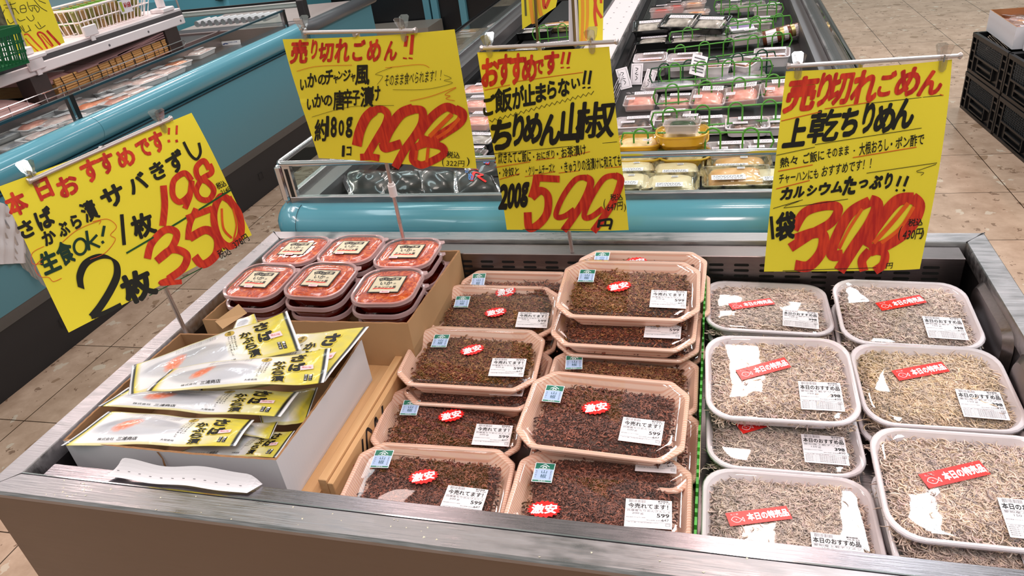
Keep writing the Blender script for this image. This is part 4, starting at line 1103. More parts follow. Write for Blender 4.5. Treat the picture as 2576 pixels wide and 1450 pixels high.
stacks = [('front right', (0.405, -0.262, 0.793, 0.050, 0.035, 0.01), 3, 0.006), ('front middle', (0.252, -0.250, 0.797, -0.020, 0.05, -0.01), 3, 0), ('front left', (0.108, -0.252, 0.792, -0.039, 0.05, -0.010), 3, -0.006),
 ('rear right', (0.393, -0.122, 0.792, 0.02, 0.01, 0.0), 3, -0.020), ('rear middle', (0.258, -0.116, 0.797, 0.0, 0.0, 0.0), 3, -0.012), ('rear left', (0.122, -0.118, 0.794, 0.0, 0.0, 0.0), 3, 0.0)]
for nm, q, n, pdx in stacks:
    tub('red squid tub, topmost of the %s stack in the brown box' % nm, q, True, pdx)
    for k in range(1, n):
        dz = 0.0265 * k
        lb = ('second', 'third', 'fourth')[k - 1]
        tub('red squid tub, %s from the top of the %s stack' % (lb, nm), (q[0] + 0.003 * math.sin(k * 2 + q[0] * 9), q[1] + 0.003 * math.cos(k * 3), q[2] - dz, q[3] * 0.5, q[4] * 0.6, q[5] * 0.6), False)
# ================================================================ hand-lettered price signs
CLIPM = film_mat('clip_acrylic', 0.05, 0.0, 10, (0.90, 0.88, 0.87, 1), 1.2, 0.16)
class Sign:
    """one paper on a rod; marks are traced in the photo and cast on the paper's own plane"""
    def __init__(s, q, ang, org, sc_, disp=None):
        y, p, r = [math.radians(a) for a in ang]
        M = Matrix.Rotation(y, 3, 'Z') @ Matrix.Rotation(p, 3, 'X') @ Matrix.Rotation(r, 3, 'Y')
        s.c = Vector(q); s.M = M; s.n = M @ Vector((0, -1, 0)); s.o = org; s.k = sc_; s.mb = MB(); s.lay = 0; s.disp = disp or (lambda a, b: 0.0)
    def p3(s, u, v, off=0.0):
        P = onplane(u, v, s.c, s.n); l = s.M.transposed() @ (P - s.c)
        return P + s.n * (s.disp(l.x, l.z) + off)
    def cp(s, X, Y, off=0.0): return s.p3(s.o[0] + X / s.k, s.o[1] + Y / s.k, off)
    def paper(s, cs, bow=(0, 0, 0, 0)):
        """cs corners TL TR BR BL in photo pixels; bow = bulge of top, right, bottom, left edge in pixels"""
        c = [np.array(a, float) for a in cs]
        def f(u, v):
            p = (c[0] * (1 - u) + c[1] * u) * (1 - v) + (c[3] * (1 - u) + c[2] * u) * v
            b = 4 * u * (1 - u); d = 4 * v * (1 - v)
            p = p + np.array([bow[1] * d * u - bow[3] * d * (1 - u), -bow[0] * b * (1 - v) + bow[2] * b * v])
            return s.p3(p[0], p[1], -0.0004)
        m = MB(); m.grid(f, 30, 30); V = m.V; F = m.F
        s.mb.add(V, [tuple(reversed(f_)) for f_ in F], 0)
        n = s.n * -0.0003
        s.mb.add([Vector(v) + n for v in V], F, 0)
    def st(s, P, w, col=1, nib=None, n=8):
        V, F = ribbon2d(P, w, nib, n); s.lay += 1; o = 0.0003 + s.lay * 1.6e-5
        s.mb.add([s.cp(v[0], v[1], o) for v in V], F, col)
    def ch(s, t, cx, cy, w, h, col=2, bold=0.03, rot=0, sh=0.0):
        V, F, asp = glyph(t, bold)
        if len(V) == 0: return
        s.lay += 1; o = 0.0003 + s.lay * 1.6e-5
        c, n = math.cos(math.radians(rot)), math.sin(math.radians(rot))
        P = []
        for a, b, k in V:
            x = (a - 0.5) * w + sh * (b - 0.5) * h; y = (b - 0.5) * h
            P.append(s.cp(cx + x * c - y * n, cy - (x * n + y * c), o + k * 1.4e-5))
        s.mb.add(P, F, col)
    def line(s, t, x0, y0, x1, y1, h, col=2, bold=0.0, sh=0.1):
        """string set along a slanted base line"""
        rot = math.degrees(math.atan2(y0 - y1, x1 - x0)); s.ch(t, (x0 + x1) / 2, (y0 + y1) / 2, math.hypot(x1 - x0, y1 - y0), h, col, bold, rot, sh)

SM = [YEL, MRED, MBLK, MGRN, MGRB, LRED, MORG]
def clip(px, sg, parent, rot=0.0, s=1.0):
    """clear spring clip: two winged plates, a spring bar and jaws over the paper"""
    c = sg.p3(px[0], px[1], 0.0); X = sg.M @ Vector((1, 0, 0)); Z = sg.M @ Vector((0, 0, 1)); n = sg.n
    cr_, sr_ = math.cos(rot), math.sin(rot)
    X, Z = X * cr_ + Z * sr_, Z * cr_ - X * sr_
    prof = [(-0.0095, 0.020), (-0.0060, 0.023), (0.0060, 0.023), (0.0095, 0.020), (0.0080, 0.008), (0.0050, 0.002), (0.0062, -0.004), (0.0055, -0.016), (0.0020, -0.020), (-0.0020, -0.020), (-0.0055, -0.016), (-0.0062, -0.004), (-0.0050, 0.002), (-0.0080, 0.008)]
    m = MB()
    for d, sp in ((1, 0.010), (-1, 0.010)):
        V = []
        for th in (0, 0.0018):
            for a, b in prof:
                off = d * (0.0016 + th + (sp * max(0, b - 0.0) / 0.023))
                V.append(c + (X * a + Z * b) * s + n * off * s)
        N_ = len(prof)
        m.add(V, [tuple(range(N_)), tuple(range(2 * N_ - 1, N_ - 1, -1))] + [(i, (i + 1) % N_, N_ + (i + 1) % N_, N_ + i) for i in range(N_)])
    cl = m.build('clip', CLIPM, parent)
    m = MB(); m.tube([c + X * -0.008 * s + Z * 0.001 + n * 0.002, c + X * 0.008 * s + Z * 0.001 + n * 0.002], 0.0016, 8)
    m.tube([c + Z * -0.001 - n * 0.006, c + Z * 0.006 - n * 0.004, c + Z * 0.006 + n * 0.005, c + Z * -0.004 + n * 0.0045], 0.0012, 6)
    m.build('clip_spring', CHROME, cl)

def sign_thing(name, label, sg, rod, clips, pole, joint, collar=None, srot=0.0):
    base = Vector(pole)
    t = thing(name, label, 'price sign', (base.x, base.y, DK), 'yellow hand-lettered price signs')
    a = sg.p3(*rod[0], 0.0042); b = sg.p3(*rod[1], 0.0042)
    m = MB(); m.tube([a, b], 0.0036, 10); d = (b - a).normalized()
    m.tube([b - d * 0.003, b + d * 0.001, b + d * 0.003], [0.0036, 0.0056, 0.0046], 10); m.tube([a + d * 0.003, a - d * 0.001, a - d * 0.003], [0.0036, 0.0056, 0.0046], 10)
    m.build('cross_rod', ROD, t, smooth=True)
    j = sg.p3(*joint, -0.008)
    m = MB(); m.tube([base, j], 0.0042, 12); m.cyl(j, sg.p3(*joint, 0.004), 0.004, 8); m.build('pole', ROD, t, smooth=True)
    m = MB(); m.cyl(base, base + Vector((0, 0, 0.004)), 0.022, 20); m.build('pole_foot', ROD, t)
    if collar is not None:
        p = base + (j - base) * collar; dd = (j - base).normalized()
        m = MB(); m.tube([p - dd * 0.017, p - dd * 0.016, p + dd * 0.010, p + dd * 0.010, p + dd * 0.016], [0.0072, 0.0086, 0.0086, 0.0066, 0.0062], 14)
        m.build('collar', WHITEP, t, smooth=True)
        m = MB(); m.tube([p - dd * 0.085, p - dd * 0.070], [0.0060, 0.0046], 10); m.build('pole_ring', CLEARP, t)
    for k, px in enumerate(clips): clip(px, sg, t, srot)
    sg.mb.build('paper', SM, t)
    return t

# ---- sign 1: pickled mackerel, turned sideways over the left rim
s1 = Sign((0.044, -0.423, 1.024), (71.188, -7.218, 0.262), (0, 260), 2.417, lambda a, b: 0.003 * math.sin(a * 14 + 1) + 0.002 * math.sin(b * 20))
s1.paper([(-2, 470), (482, 284), (636, 592), (176, 838)], (-2, 3, 2, 0))
for t, cx, cy, w, h in (('本', 100, 610, 130, 150), ('日', 265, 520, 95, 130), ('お', 410, 500, 130, 130), ('す', 545, 410, 110, 140), ('す', 640, 365, 105, 130), ('め', 755, 330, 110, 120), ('で', 865, 275, 85, 110), ('す', 950, 235, 90, 130)):
    s1.ch(t, cx, cy, w, h, 1, 0.045, 24)
for x in (1020, 1068): s1.st([(x + 3, 135 + (1068 - x) * 0.3), (x, 190)], 13, 1); s1.st([(x - 2, 222), (x + 2, 238)], 16, 1)
s1.ch('さ', 160, 765, 95, 110, 2, 0.045, 26); s1.ch('ば', 270, 700, 110, 130, 2, 0.045, 26)
for t, cx, cy, w in (('か', 300, 815, 85), ('ぶ', 385, 765, 70), ('ら', 460, 720, 60)): s1.ch(t, cx, cy, w, 90, 2, 0.045, 26)
s1.ch('漬', 540, 655, 95, 130, 2, 0.03, 26)
for t, cx, cy, w, h in (('サ', 680, 565, 145, 130), ('バ', 825, 485, 120, 110), ('き', 950, 410, 90, 110), ('ず', 1060, 355, 115, 130)): s1.ch(t, cx, cy, w, h, 2, 0.04, 28)
s1.st([(1110, 235), (1150, 310), (1190, 340), (1215, 300), (1205, 240)], 17, 2)
s1.st([(735, 675), (745, 770), (755, 862)], 22, 2); s1.ch('枚', 865, 742, 140, 150, 2, 0.045, 22)
s1.ch('生', 305, 965, 115, 140, 4, 0.045, 24); s1.ch('食', 400, 910, 100, 150, 4, 0.035, 26)
s1.st([(490 + 38 * math.cos(a), 872 + 48 * math.sin(a)) for a in [k * math.pi / 6 - 1.2 for k in range(14)]], 16, 4, n=3)
s1.st([(525, 775), (545, 895)], 17, 4); s1.st([(590, 800), (545, 850)], 15, 4); s1.st([(548, 848), (610, 875)], 15, 4)
s1.st([(632, 745), (622, 810)], 17, 4); s1.st([(620, 838), (630, 852)], 16, 4)
s1.st([(500, 1125), (492, 1050), (530, 970), (620, 930), (700, 960), (715, 1040), (680, 1130), (620, 1230), (565, 1300)], 46, 2, 30)
s1.st([(560, 1302), (640, 1275), (740, 1225)], 26, 2)
s1.ch('枚', 838, 1112, 200, 190, 2, 0.05, 26)
for P, w in (([(985, 500), (995, 620), (985, 745)], 42), ([(1160, 470), (1115, 425), (1050, 470), (1045, 560), (1090, 600), (1150, 550), (1160, 470), (1150, 560), (1120, 640)], 36),
             ([(1270, 400), (1235, 350), (1190, 390), (1200, 450), (1260, 480), (1300, 530), (1270, 585), (1215, 580), (1190, 530), (1225, 460), (1285, 420), (1270, 370)], 34)): s1.st(P, w, 1)
for P, w in (([(895, 945), (920, 850), (1000, 770), (1070, 790), (1040, 880), (950, 960)], 44), ([(950, 960), (1040, 890), (1130, 920), (1110, 1000), (1020, 1070)], 46), ([(1020, 1072), (975, 1095), (1100, 1085)], 30),
             ([(1190, 640), (1150, 740), (1140, 830)], 36), ([(1130, 700), (1290, 640)], 38), ([(1150, 820), (1250, 770), (1320, 820), (1310, 920), (1230, 980), (1180, 930)], 50)): s1.st(P, w, 1)
s1.st([(1400, 590), (1340, 570), (1300, 680), (1330, 820), (1400, 870), (1465, 800), (1460, 680), (1400, 590), (1390, 570)], 44, 1)
s1.st([(1350, 640), (1360, 760), (1410, 820)], 14, 6); s1.st([(1420, 640), (1440, 740), (1420, 830)], 10, 6)
s1.st([(768, 912), (1080, 725), (1405, 528)], 11, 3, n=2); s1.st([(905, 1170), (1225, 1000)], 6, 3)
s1.ch('税込', 1345, 495, 62, 42, 2, 0.02, 24); s1.ch('214円', 1378, 528, 74, 30, 2, 0.01, 24)
s1.ch('税込', 1360, 908, 80, 58, 2, 0.015, 24); s1.ch('378円', 1465, 840, 105, 50, 2, 0.012, 32)
for P in ([(380, 845), (470, 770), (600, 715), (600, 735)], [(560, 720), (650, 705), (705, 750), (670, 800), (700, 830), (640, 910), (550, 950)], [(270, 870), (200, 910), (200, 975), (260, 975)], [(260, 945), (215, 1000), (250, 1055), (300, 1060), (330, 1085), (380, 1065)]): s1.st(P, 3.5, 5)
sign_thing('price_sign', 'yellow sign turned sideways over the left rim, 198 and 350 yen for mackerel', s1, ((72, 456), (424, 299)), ((78, 440), (402, 308)), (0.020, -0.397, DK), (256, 373), srot=0.0)

# ---- sign 2: squid, 298
s2 = Sign((0.402, -0.126, 1.118), (-5.594, 1.754, 0.753), (700, 0), 2.789, lambda a, b: -0.004 + 0.004 * math.sin(b * 16) + 0.006 * math.sin(a * 11 + 0.6) - 0.05 * max(0, -a - 0.14) * (1 if b > 0 else 0.3))
s2.paper([(704, 102), (1144.6, 72.8), (1196.6, 427), (792.5, 405)], (-3, 2, -2, 3))
for t, cx, cy, w, h in (('売', 135, 370, 130, 170), ('り', 245, 350, 45, 140), ('切', 330, 370, 110, 140), ('れ', 450, 355, 110, 170), ('ご', 570, 350, 90, 150), ('め', 680, 350, 100, 160), ('ん', 800, 350, 90, 140)):
    s2.ch(t, cx, cy, w, h, 1, 0.04, 3, 0.15)
for x in (905, 945): s2.st([(x + 8, 238 if x > 920 else 245), (x - 3, 375 if x > 920 else 320)], 24, 1, 0); s2.st([(x - 20, 400), (x + 8, 404)], 10, 1)
for t, cx, cy, w, h in (('い', 160, 605, 50, 80), ('か', 225, 570, 70, 105), ('の', 298, 565, 60, 75), ('チ', 350, 545, 62, 110), ('ャ', 398, 560, 36, 60), ('ン', 432, 530, 34, 60), ('ジ', 480, 530, 55, 85), ('ャ', 525, 545, 34, 60), ('風', 592, 525, 105, 145),
                        ('い', 208, 745, 55, 80), ('か', 270, 715, 70, 100), ('の', 335, 715, 62, 80), ('唐', 415, 710, 85, 145), ('辛', 480, 695, 68, 140), ('子', 540, 690, 60, 110), ('漬', 620, 680, 95, 150), ('け', 688, 655, 62, 110),
                        ('約', 275, 930, 90, 160), ('1', 325, 900, 22, 150), ('8', 370, 905, 45, 150), ('0', 425, 910, 40, 115), ('g', 482, 905, 50, 150), ('1', 437, 1075, 20, 80), ('コ', 478, 1075, 36, 65)):
    s2.ch(t, cx, cy, w, h, 2, 0.028, 3, 0.1)
s2.line('そのまま食べられます！！', 755, 560, 1150, 520, 85, 2, 0.0, 0.2)
for P, w in (([(535, 1035), (560, 930), (610, 830), (670, 775)], 72), ([(660, 780), (720, 765), (765, 800), (750, 870), (690, 970), (600, 1120)], 52), ([(560, 1115), (640, 1110), (700, 1118)], 48),
             ([(950, 760), (860, 800), (770, 920), (725, 1020)], 74), ([(725, 1010), (740, 1045), (800, 1030), (860, 1010)], 62), ([(940, 765), (1010, 775), (1010, 860), (960, 950), (880, 1060), (815, 1180)], 58)): s2.st(P, w, 1)
for P, w in (([(1240, 775), (1180, 750), (1090, 810), (1000, 920), (990, 975)], 62), ([(990, 970), (1060, 990), (1170, 930), (1270, 860), (1290, 800), (1240, 765)], 66), ([(1030, 1010), (960, 1040), (940, 1120), (1000, 1160), (1080, 1130), (1160, 1080), (1140, 1030), (1040, 1010)], 52)): s2.st(P, w, 1)
for P, w in (([(1220, 800), (1150, 870), (1060, 960)], 30), ([(1270, 830), (1200, 910), (1110, 970)], 24), ([(970, 1060), (960, 1130)], 22), ([(1050, 1040), (1040, 1140)], 22)): s2.st(P, w, 6)
s2.ch('税込', 1225, 1090, 92, 46, 2, 0.01, -4); s2.ch('(', 1155, 1140, 14, 60, 2, 0); s2.ch('322円', 1240, 1150, 125, 42, 2, 0.0, -3); s2.ch(')', 1328, 1140, 20, 62, 2, 0)
for P in ([(115, 508), (260, 470), (520, 455)], [(760, 470), (1000, 445), (1070, 468)]): s2.st(P, 3, 5)
for P in ([(810, 465), (690, 515), (740, 530), (700, 590)], [(1170, 520), (1220, 545), (1170, 560), (1225, 580), (1050, 620), (810, 625)], [(215, 835), (500, 755), (815, 738)]): s2.st(P, 2.5, 2)
s2.st([(930, 705), (1080, 670), (1250, 610), (1175, 660), (1210, 670), (1180, 690), (1240, 705)], 3.5, 5)
sign_thing('price_sign', 'yellow 298 yen squid sign on the pole rising behind the red tubs', s2, ((768, 82), (1050, 73)), ((760, 76), (1018, 73)), (0.345, -0.030, DK), (895, 86), 0.475)

# ---- sign 3: chirimen with pepper, 599
s3 = Sign((0.724, -0.080, 1.005), (-5.44, 0.385, -2.008), (1180, 0), 2.417, lambda a, b: 0.004 * math.sin(b * 13 + 0.5) + 0.004 * math.sin(a * 16))
s3.paper([(1199, 133), (1533.7, 115.8), (1581.3, 579.5), (1271.8, 582.5)], (-2, 1, 2, -2))
for t, cx, cy, w, h in (('お', 128, 440, 110, 175), ('す', 215, 425, 90, 190), ('す', 290, 420, 95, 190), ('め', 368, 415, 95, 165), ('で', 430, 405, 55, 90), ('す', 505, 380, 95, 140)):
    s3.ch(t, cx, cy, w, h, 1, 0.045, 7, 0.12)
for x in (575, 612): s3.st([(x + 5, 312), (x - 8, 385)], 16, 1); s3.st([(x - 14, 408), (x + 6, 404)], 8, 1)
for t, cx, cy, w, h, b in (('ご', 122, 640, 75, 125, .04), ('飯', 208, 608, 110, 150, .03), ('が', 300, 590, 75, 140, .04), ('止', 368, 575, 80, 130, .04), ('ま', 440, 560, 68, 115, .04), ('ら', 508, 540, 58, 110, .04), ('な', 582, 525, 74, 110, .04), ('い', 655, 500, 55, 62, .04)):
    s3.ch(t, cx, cy, w, h, 2, b, 10, 0.15)
for x in (710, 742): s3.st([(x + 5, 422), (x - 8, 505)], 15, 2); s3.st([(x - 14, 528), (x + 4, 522)], 9, 2)
s3.st([(125 + k * 16, 738 - k * 4.6 + (9 if k % 2 else -9)) for k in range(41)], 4, 2, n=1)
for t, cx, cy, w, h, b in (('ち', 195, 820, 135, 190, .05), ('り', 300, 790, 70, 200, .05), ('め', 390, 780, 120, 190, .05), ('ん', 500, 785, 130, 195, .05), ('山', 625, 740, 125, 250, .045), ('椒', 775, 720, 240, 230, .02)):
    s3.ch(t, cx, cy, w, h, 2, b, 5, 0.18)
s3.st([(140, 938), (905, 855)], 3, 2)
s3.line('・炊きたてご飯に', 155, 965, 375, 950, 75, 2, 0.012); s3.line('・おにぎり', 388, 955, 520, 932, 52, 2, 0.012); s3.line('・お茶漬け', 535, 935, 715, 900, 66, 2, 0.012)
s3.line('・冷奴と', 178, 1058, 300, 1045, 56, 2, 0.012); s3.line('・クリームチーズと', 342, 1045, 522, 1020, 58, 2, 0.012); s3.line('・きゅうりの浅漬けに和えても', 560, 1018, 928, 968, 74, 2, 0.012)
for a in ((155, 1022, 370, 986), (405, 976, 522, 958), (545, 962, 740, 915), (180, 1097, 305, 1060), (335, 1080, 522, 1044), (545, 1052, 930, 1008), (95, 548, 250, 515), (280, 495, 700, 432)): s3.st([a[:2], a[2:]], 3.5, 5)
for t, cx, w in (('2', 205, 55), ('0', 250, 45), ('0', 290, 42), ('g', 332, 48)): s3.ch(t, cx, 1205 - (cx - 200) * 0.1, w, 160, 2, 0.05, 0, 0.1)
for P, w in (([(410, 1070), (400, 1130), (375, 1210)], 46), ([(395, 1085), (550, 1090)], 42), ([(375, 1210), (430, 1165), (475, 1200), (470, 1300), (420, 1370), (360, 1395), (350, 1300)], 48),
             ([(715, 1074), (650, 1090), (580, 1180), (532, 1280), (530, 1325), (580, 1318), (640, 1275)], 33), ([(708, 1074), (742, 1105), (704, 1210), (635, 1320), (572, 1408)], 44),
             ([(895, 1062), (825, 1080), (755, 1180), (705, 1285), (705, 1325), (750, 1315), (815, 1265)], 33), ([(888, 1062), (925, 1095), (880, 1220), (815, 1325), (755, 1408)], 44)): s3.st(P, w, 1)
s3.st([(795, 1335), (785, 1385)], 17, 2); s3.st([(795, 1342), (865, 1335), (855, 1395)], 15, 2); s3.st([(830, 1340), (828, 1372)], 12, 2); s3.st([(788, 1372), (858, 1368)], 11, 2)
s3.ch('税込', 898, 1197, 76, 42, 2, 0.015, 3); s3.ch('(', 825, 1240, 12, 66, 2, 0); s3.ch('647円', 888, 1255, 95, 50, 2, 0.01, 8, 0.2); s3.ch(')', 948, 1262, 12, 50, 2, 0)
s3.st([(320, 1405), (735, 1396)], 3, 2)
sign_thing('price_sign', 'yellow 599 yen sign behind the piles of wood-print trays', s3, ((1213, 121), (1553, 102)), ((1228, 118), (1490, 104)), (0.740, -0.030, DK), (1352, 112))

# ---- sign 4: dried chirimen, 398
s4 = Sign((1.254, -0.120, 0.952), (5.99, -6.475, 1.521), (1880, 0), 2.072, lambda a, b: 0.003 * math.sin(b * 12) - 1.4 * max(0, a - 0.085) ** 2 * (1 + 2 * max(0, b)))
s4.paper([(1976.5, 179), (2396, 150), (2316.8, 680.5), (1922.5, 685.3)], (-4, 10, 1, 2))
for t, cx, cy, w, h in (('売', 280, 490, 165, 185), ('り', 400, 465, 70, 175), ('切', 480, 460, 130, 170), ('れ', 612, 450, 140, 175), ('ご', 725, 435, 85, 130), ('め', 835, 425, 130, 150), ('ん', 955, 430, 130, 130)):
    s4.ch(t, cx, cy, w, h, 1, 0.045, 6, 0.35)
for t, cx, cy, w, h in (('上', 250, 690, 120, 150), ('乾', 400, 655, 165, 170), ('ち', 530, 635, 95, 150), ('り', 630, 610, 60, 165), ('め', 715, 615, 110, 155), ('ん', 815, 590, 110, 160)):
    s4.ch(t, cx, cy, w, h, 2, 0.028 if t == '乾' else 0.05, 6, 0.3)
s4.line('熱々', 170, 850, 262, 832, 52, 2, 0.015, .2); s4.line('ご飯に', 290, 828, 400, 805, 56, 2, 0.015, .2); s4.line('そのまま', 412, 800, 528, 780, 48, 2, 0.015, .2); s4.line('・', 552, 785, 560, 783, 8, 2, .02)
s4.line('大根おろし', 582, 778, 735, 750, 66, 2, 0.015, .2); s4.line('・ポン酢で', 745, 750, 920, 722, 62, 2, 0.015, .2)
s4.line('チャーハンにも', 165, 935, 370, 905, 52, 2, 0.015, .2); s4.line('おすすめです！！', 388, 895, 645, 850, 54, 2, 0.012, .3)
for k, (t, w, h) in enumerate((('カ', 62, 66), ('ル', 58, 60), ('シ', 52, 58), ('ウ', 62, 66), ('ム', 62, 62), ('た', 70, 100), ('っ', 50, 44), ('ぷ', 66, 72), ('り', 40, 84))):
    s4.ch(t, 205 + k * 66 + (4 if k > 5 else 0), 1010 - k * 8.5, w, h, 2, 0.06, 6, 0.3)
for x in (788, 826): s4.st([(x + 12, 918), (x - 8, 972)], 14, 2); s4.st([(x - 14, 990), (x - 4, 996)], 12, 2)
s4.st([(125, 1130), (135, 1250)], 16, 2); s4.ch('袋', 200, 1180, 105, 150, 2, 0.045, 8, 0.2)
for P, w in (([(245, 1200), (300, 1110), (400, 1075), (475, 1085), (440, 1160), (340, 1220), (225, 1295)], 48), ([(250, 1250), (360, 1215), (400, 1240), (385, 1320), (320, 1390), (250, 1385)], 56),
             ([(640, 1050), (540, 1110), (470, 1230), (440, 1330), (500, 1330)], 54), ([(640, 1045), (680, 1070), (640, 1170), (560, 1290), (480, 1415)], 60),
             ([(870, 1035), (780, 1050), (680, 1170), (610, 1280)], 62), ([(860, 1030), (900, 1080), (850, 1190), (740, 1270), (640, 1310)], 62), ([(640, 1310), (600, 1360), (610, 1415)], 46), ([(640, 1305), (715, 1320), (710, 1380), (665, 1415)], 44)): s4.st(P, w, 1)
for P, w in (([(840, 1060), (750, 1170), (660, 1270)], 22), ([(870, 1080), (800, 1190), (700, 1270)], 18), ([(600, 1090), (530, 1200), (480, 1300)], 16)): s4.st(P, w, 6)
s4.ch('税込', 880, 1162, 80, 40, 2, 0.02, 3, .2); s4.ch('(', 797, 1218, 14, 76, 2, 0, 0, .2); s4.ch('430円', 865, 1225, 105, 56, 2, 0.012, 4, .3); s4.ch(')', 918, 1225, 14, 56, 2, 0, 0, .2)
s4.ch('円', 742, 1388, 34, 30, 2, 0.01, 6, .3)
for a in ((175, 628, 380, 580), (160, 892, 340, 858), (548, 820, 880, 765), (150, 985, 325, 940), (400, 565, 640, 530), (1000, 490, 1020, 497)): s4.st([a[:2], a[2:]], 4, 5)
for P in ([(640, 535), (1020, 495)], [(150, 808), (350, 765)], [(350, 752), (905, 665)], [(620, 902), (990, 850), (880, 892), (920, 900), (905, 914)], [(135, 1088), (290, 1042), (190, 1085), (525, 1038)], [(185, 1414), (670, 1398)]): s4.st(P, 3, 2, n=3)
sign_thing('price_sign', 'yellow 398 yen sign at the right, its right edge curling back', s4, ((1982, 165), (2413, 140)), ((2007, 168), (2372, 148)), (1.252, -0.030, DK), (2168, 156))
# ================================================================ bagged pickled mackerel in the white box
def vc_mat(name, rough, coat=0.0, spec=0.5):
    if name in MATS: return MATS[name]
    m = bpy.data.materials.new(name); m.use_nodes = True
    N = m.node_tree.nodes; b = N['Principled BSDF']; a = N.new('ShaderNodeAttribute'); a.attribute_name = 'piece_color'
    m.node_tree.links.new(a.outputs['Color'], b.inputs['Base Color'])
    b.inputs['Roughness'].default_value = rough; b.inputs['Coat Weight'].default_value = coat; b.inputs['Coat Roughness'].default_value = 0.06
    tc = N.new('ShaderNodeTexCoord'); nb = N.new('ShaderNodeTexNoise'); nb.inputs['Scale'].default_value = 34; nb.inputs['Detail'].default_value = 3
    bp = N.new('ShaderNodeBump'); bp.inputs['Strength'].default_value = 0.35; bp.inputs['Distance'].default_value = 0.004
    m.node_tree.links.new(tc.outputs['Object'], nb.inputs['Vector']); m.node_tree.links.new(nb.outputs['Fac'], bp.inputs['Height'])
    m.node_tree.links.new(bp.outputs['Normal'], b.inputs['Coat Normal']); m.node_tree.links.new(bp.outputs['Normal'], b.inputs['Normal'])
    MATS[name] = m; return m
PACKM = vc_mat('printed_pouch', 0.35, 0.6)
def mixc(a, b, t): t = max(0.0, min(1.0, t)); return tuple(a[i] * (1 - t) + b[i] * t for i in range(3))
cW, cY, cY2, cK, cG, cO, cB = [srgb(*c)[:3] for c in ((236, 234, 238), (222, 204, 62), (198, 186, 96), (24, 22, 18), (150, 152, 166), (236, 120, 78), (116, 122, 138))]
def pack_color(u, v, sd, plain):
    w = cW
    f = 0.5 + 0.5 * math.sin(u * 40 + 3 * math.sin(v * 9 + sd)) * math.sin(v * 23 + sd)
    # grey blue fish seen through the film
    e = ((u - 0.36) / 0.27) ** 2 + ((v - 0.46 - 0.04 * math.sin(u * 5 + sd)) / 0.28) ** 2
    if e < 1.25: g = 0.5 + 0.5 * math.sin(u * 260 + v * 30) * math.sin(v * 120 + u * 40); w = mixc(w, mixc(cG, cB, 0.3 * f + 0.5 * g * (v > 0.45)), min(1, (1.25 - e) * 2.4) * (0.50 if v < 0.5 else 0.60))
    if plain != 2:
        e = ((u - 0.29 + 0.16 * (0.5 - v)) / 0.060) ** 2 + ((v - 0.50) / 0.19) ** 2
        h_ = math.sin(u * 310 + v * 90 + sd) * math.sin(v * 140 - u * 170) * 0.6 + math.sin(u * 90 + v * 50 + sd) * 0.4
        if e < 1.3 + 0.5 * h_: w = mixc(w, mixc(cO, cW, max(0, h_) * 0.45), (1.5 - e) * (0.9 + 0.5 * h_))
    if u > 0.60: w = mixc(w, mixc(cY, cY2, f * 0.7), (u - 0.60 - 0.05 * math.sin(v * 7 + sd)) * 3.6)
    if u < 0.07: w = mixc(w, cY, (0.07 - u) * 30)
    if v < 0.055 or v > 0.965: w = mixc(w, cY, 0.6)
    if 0.018 < u < 0.034 or 0.972 < u < 0.985: w = cK
    if u > 0.985 or u < 0.012: w = cW
    return w
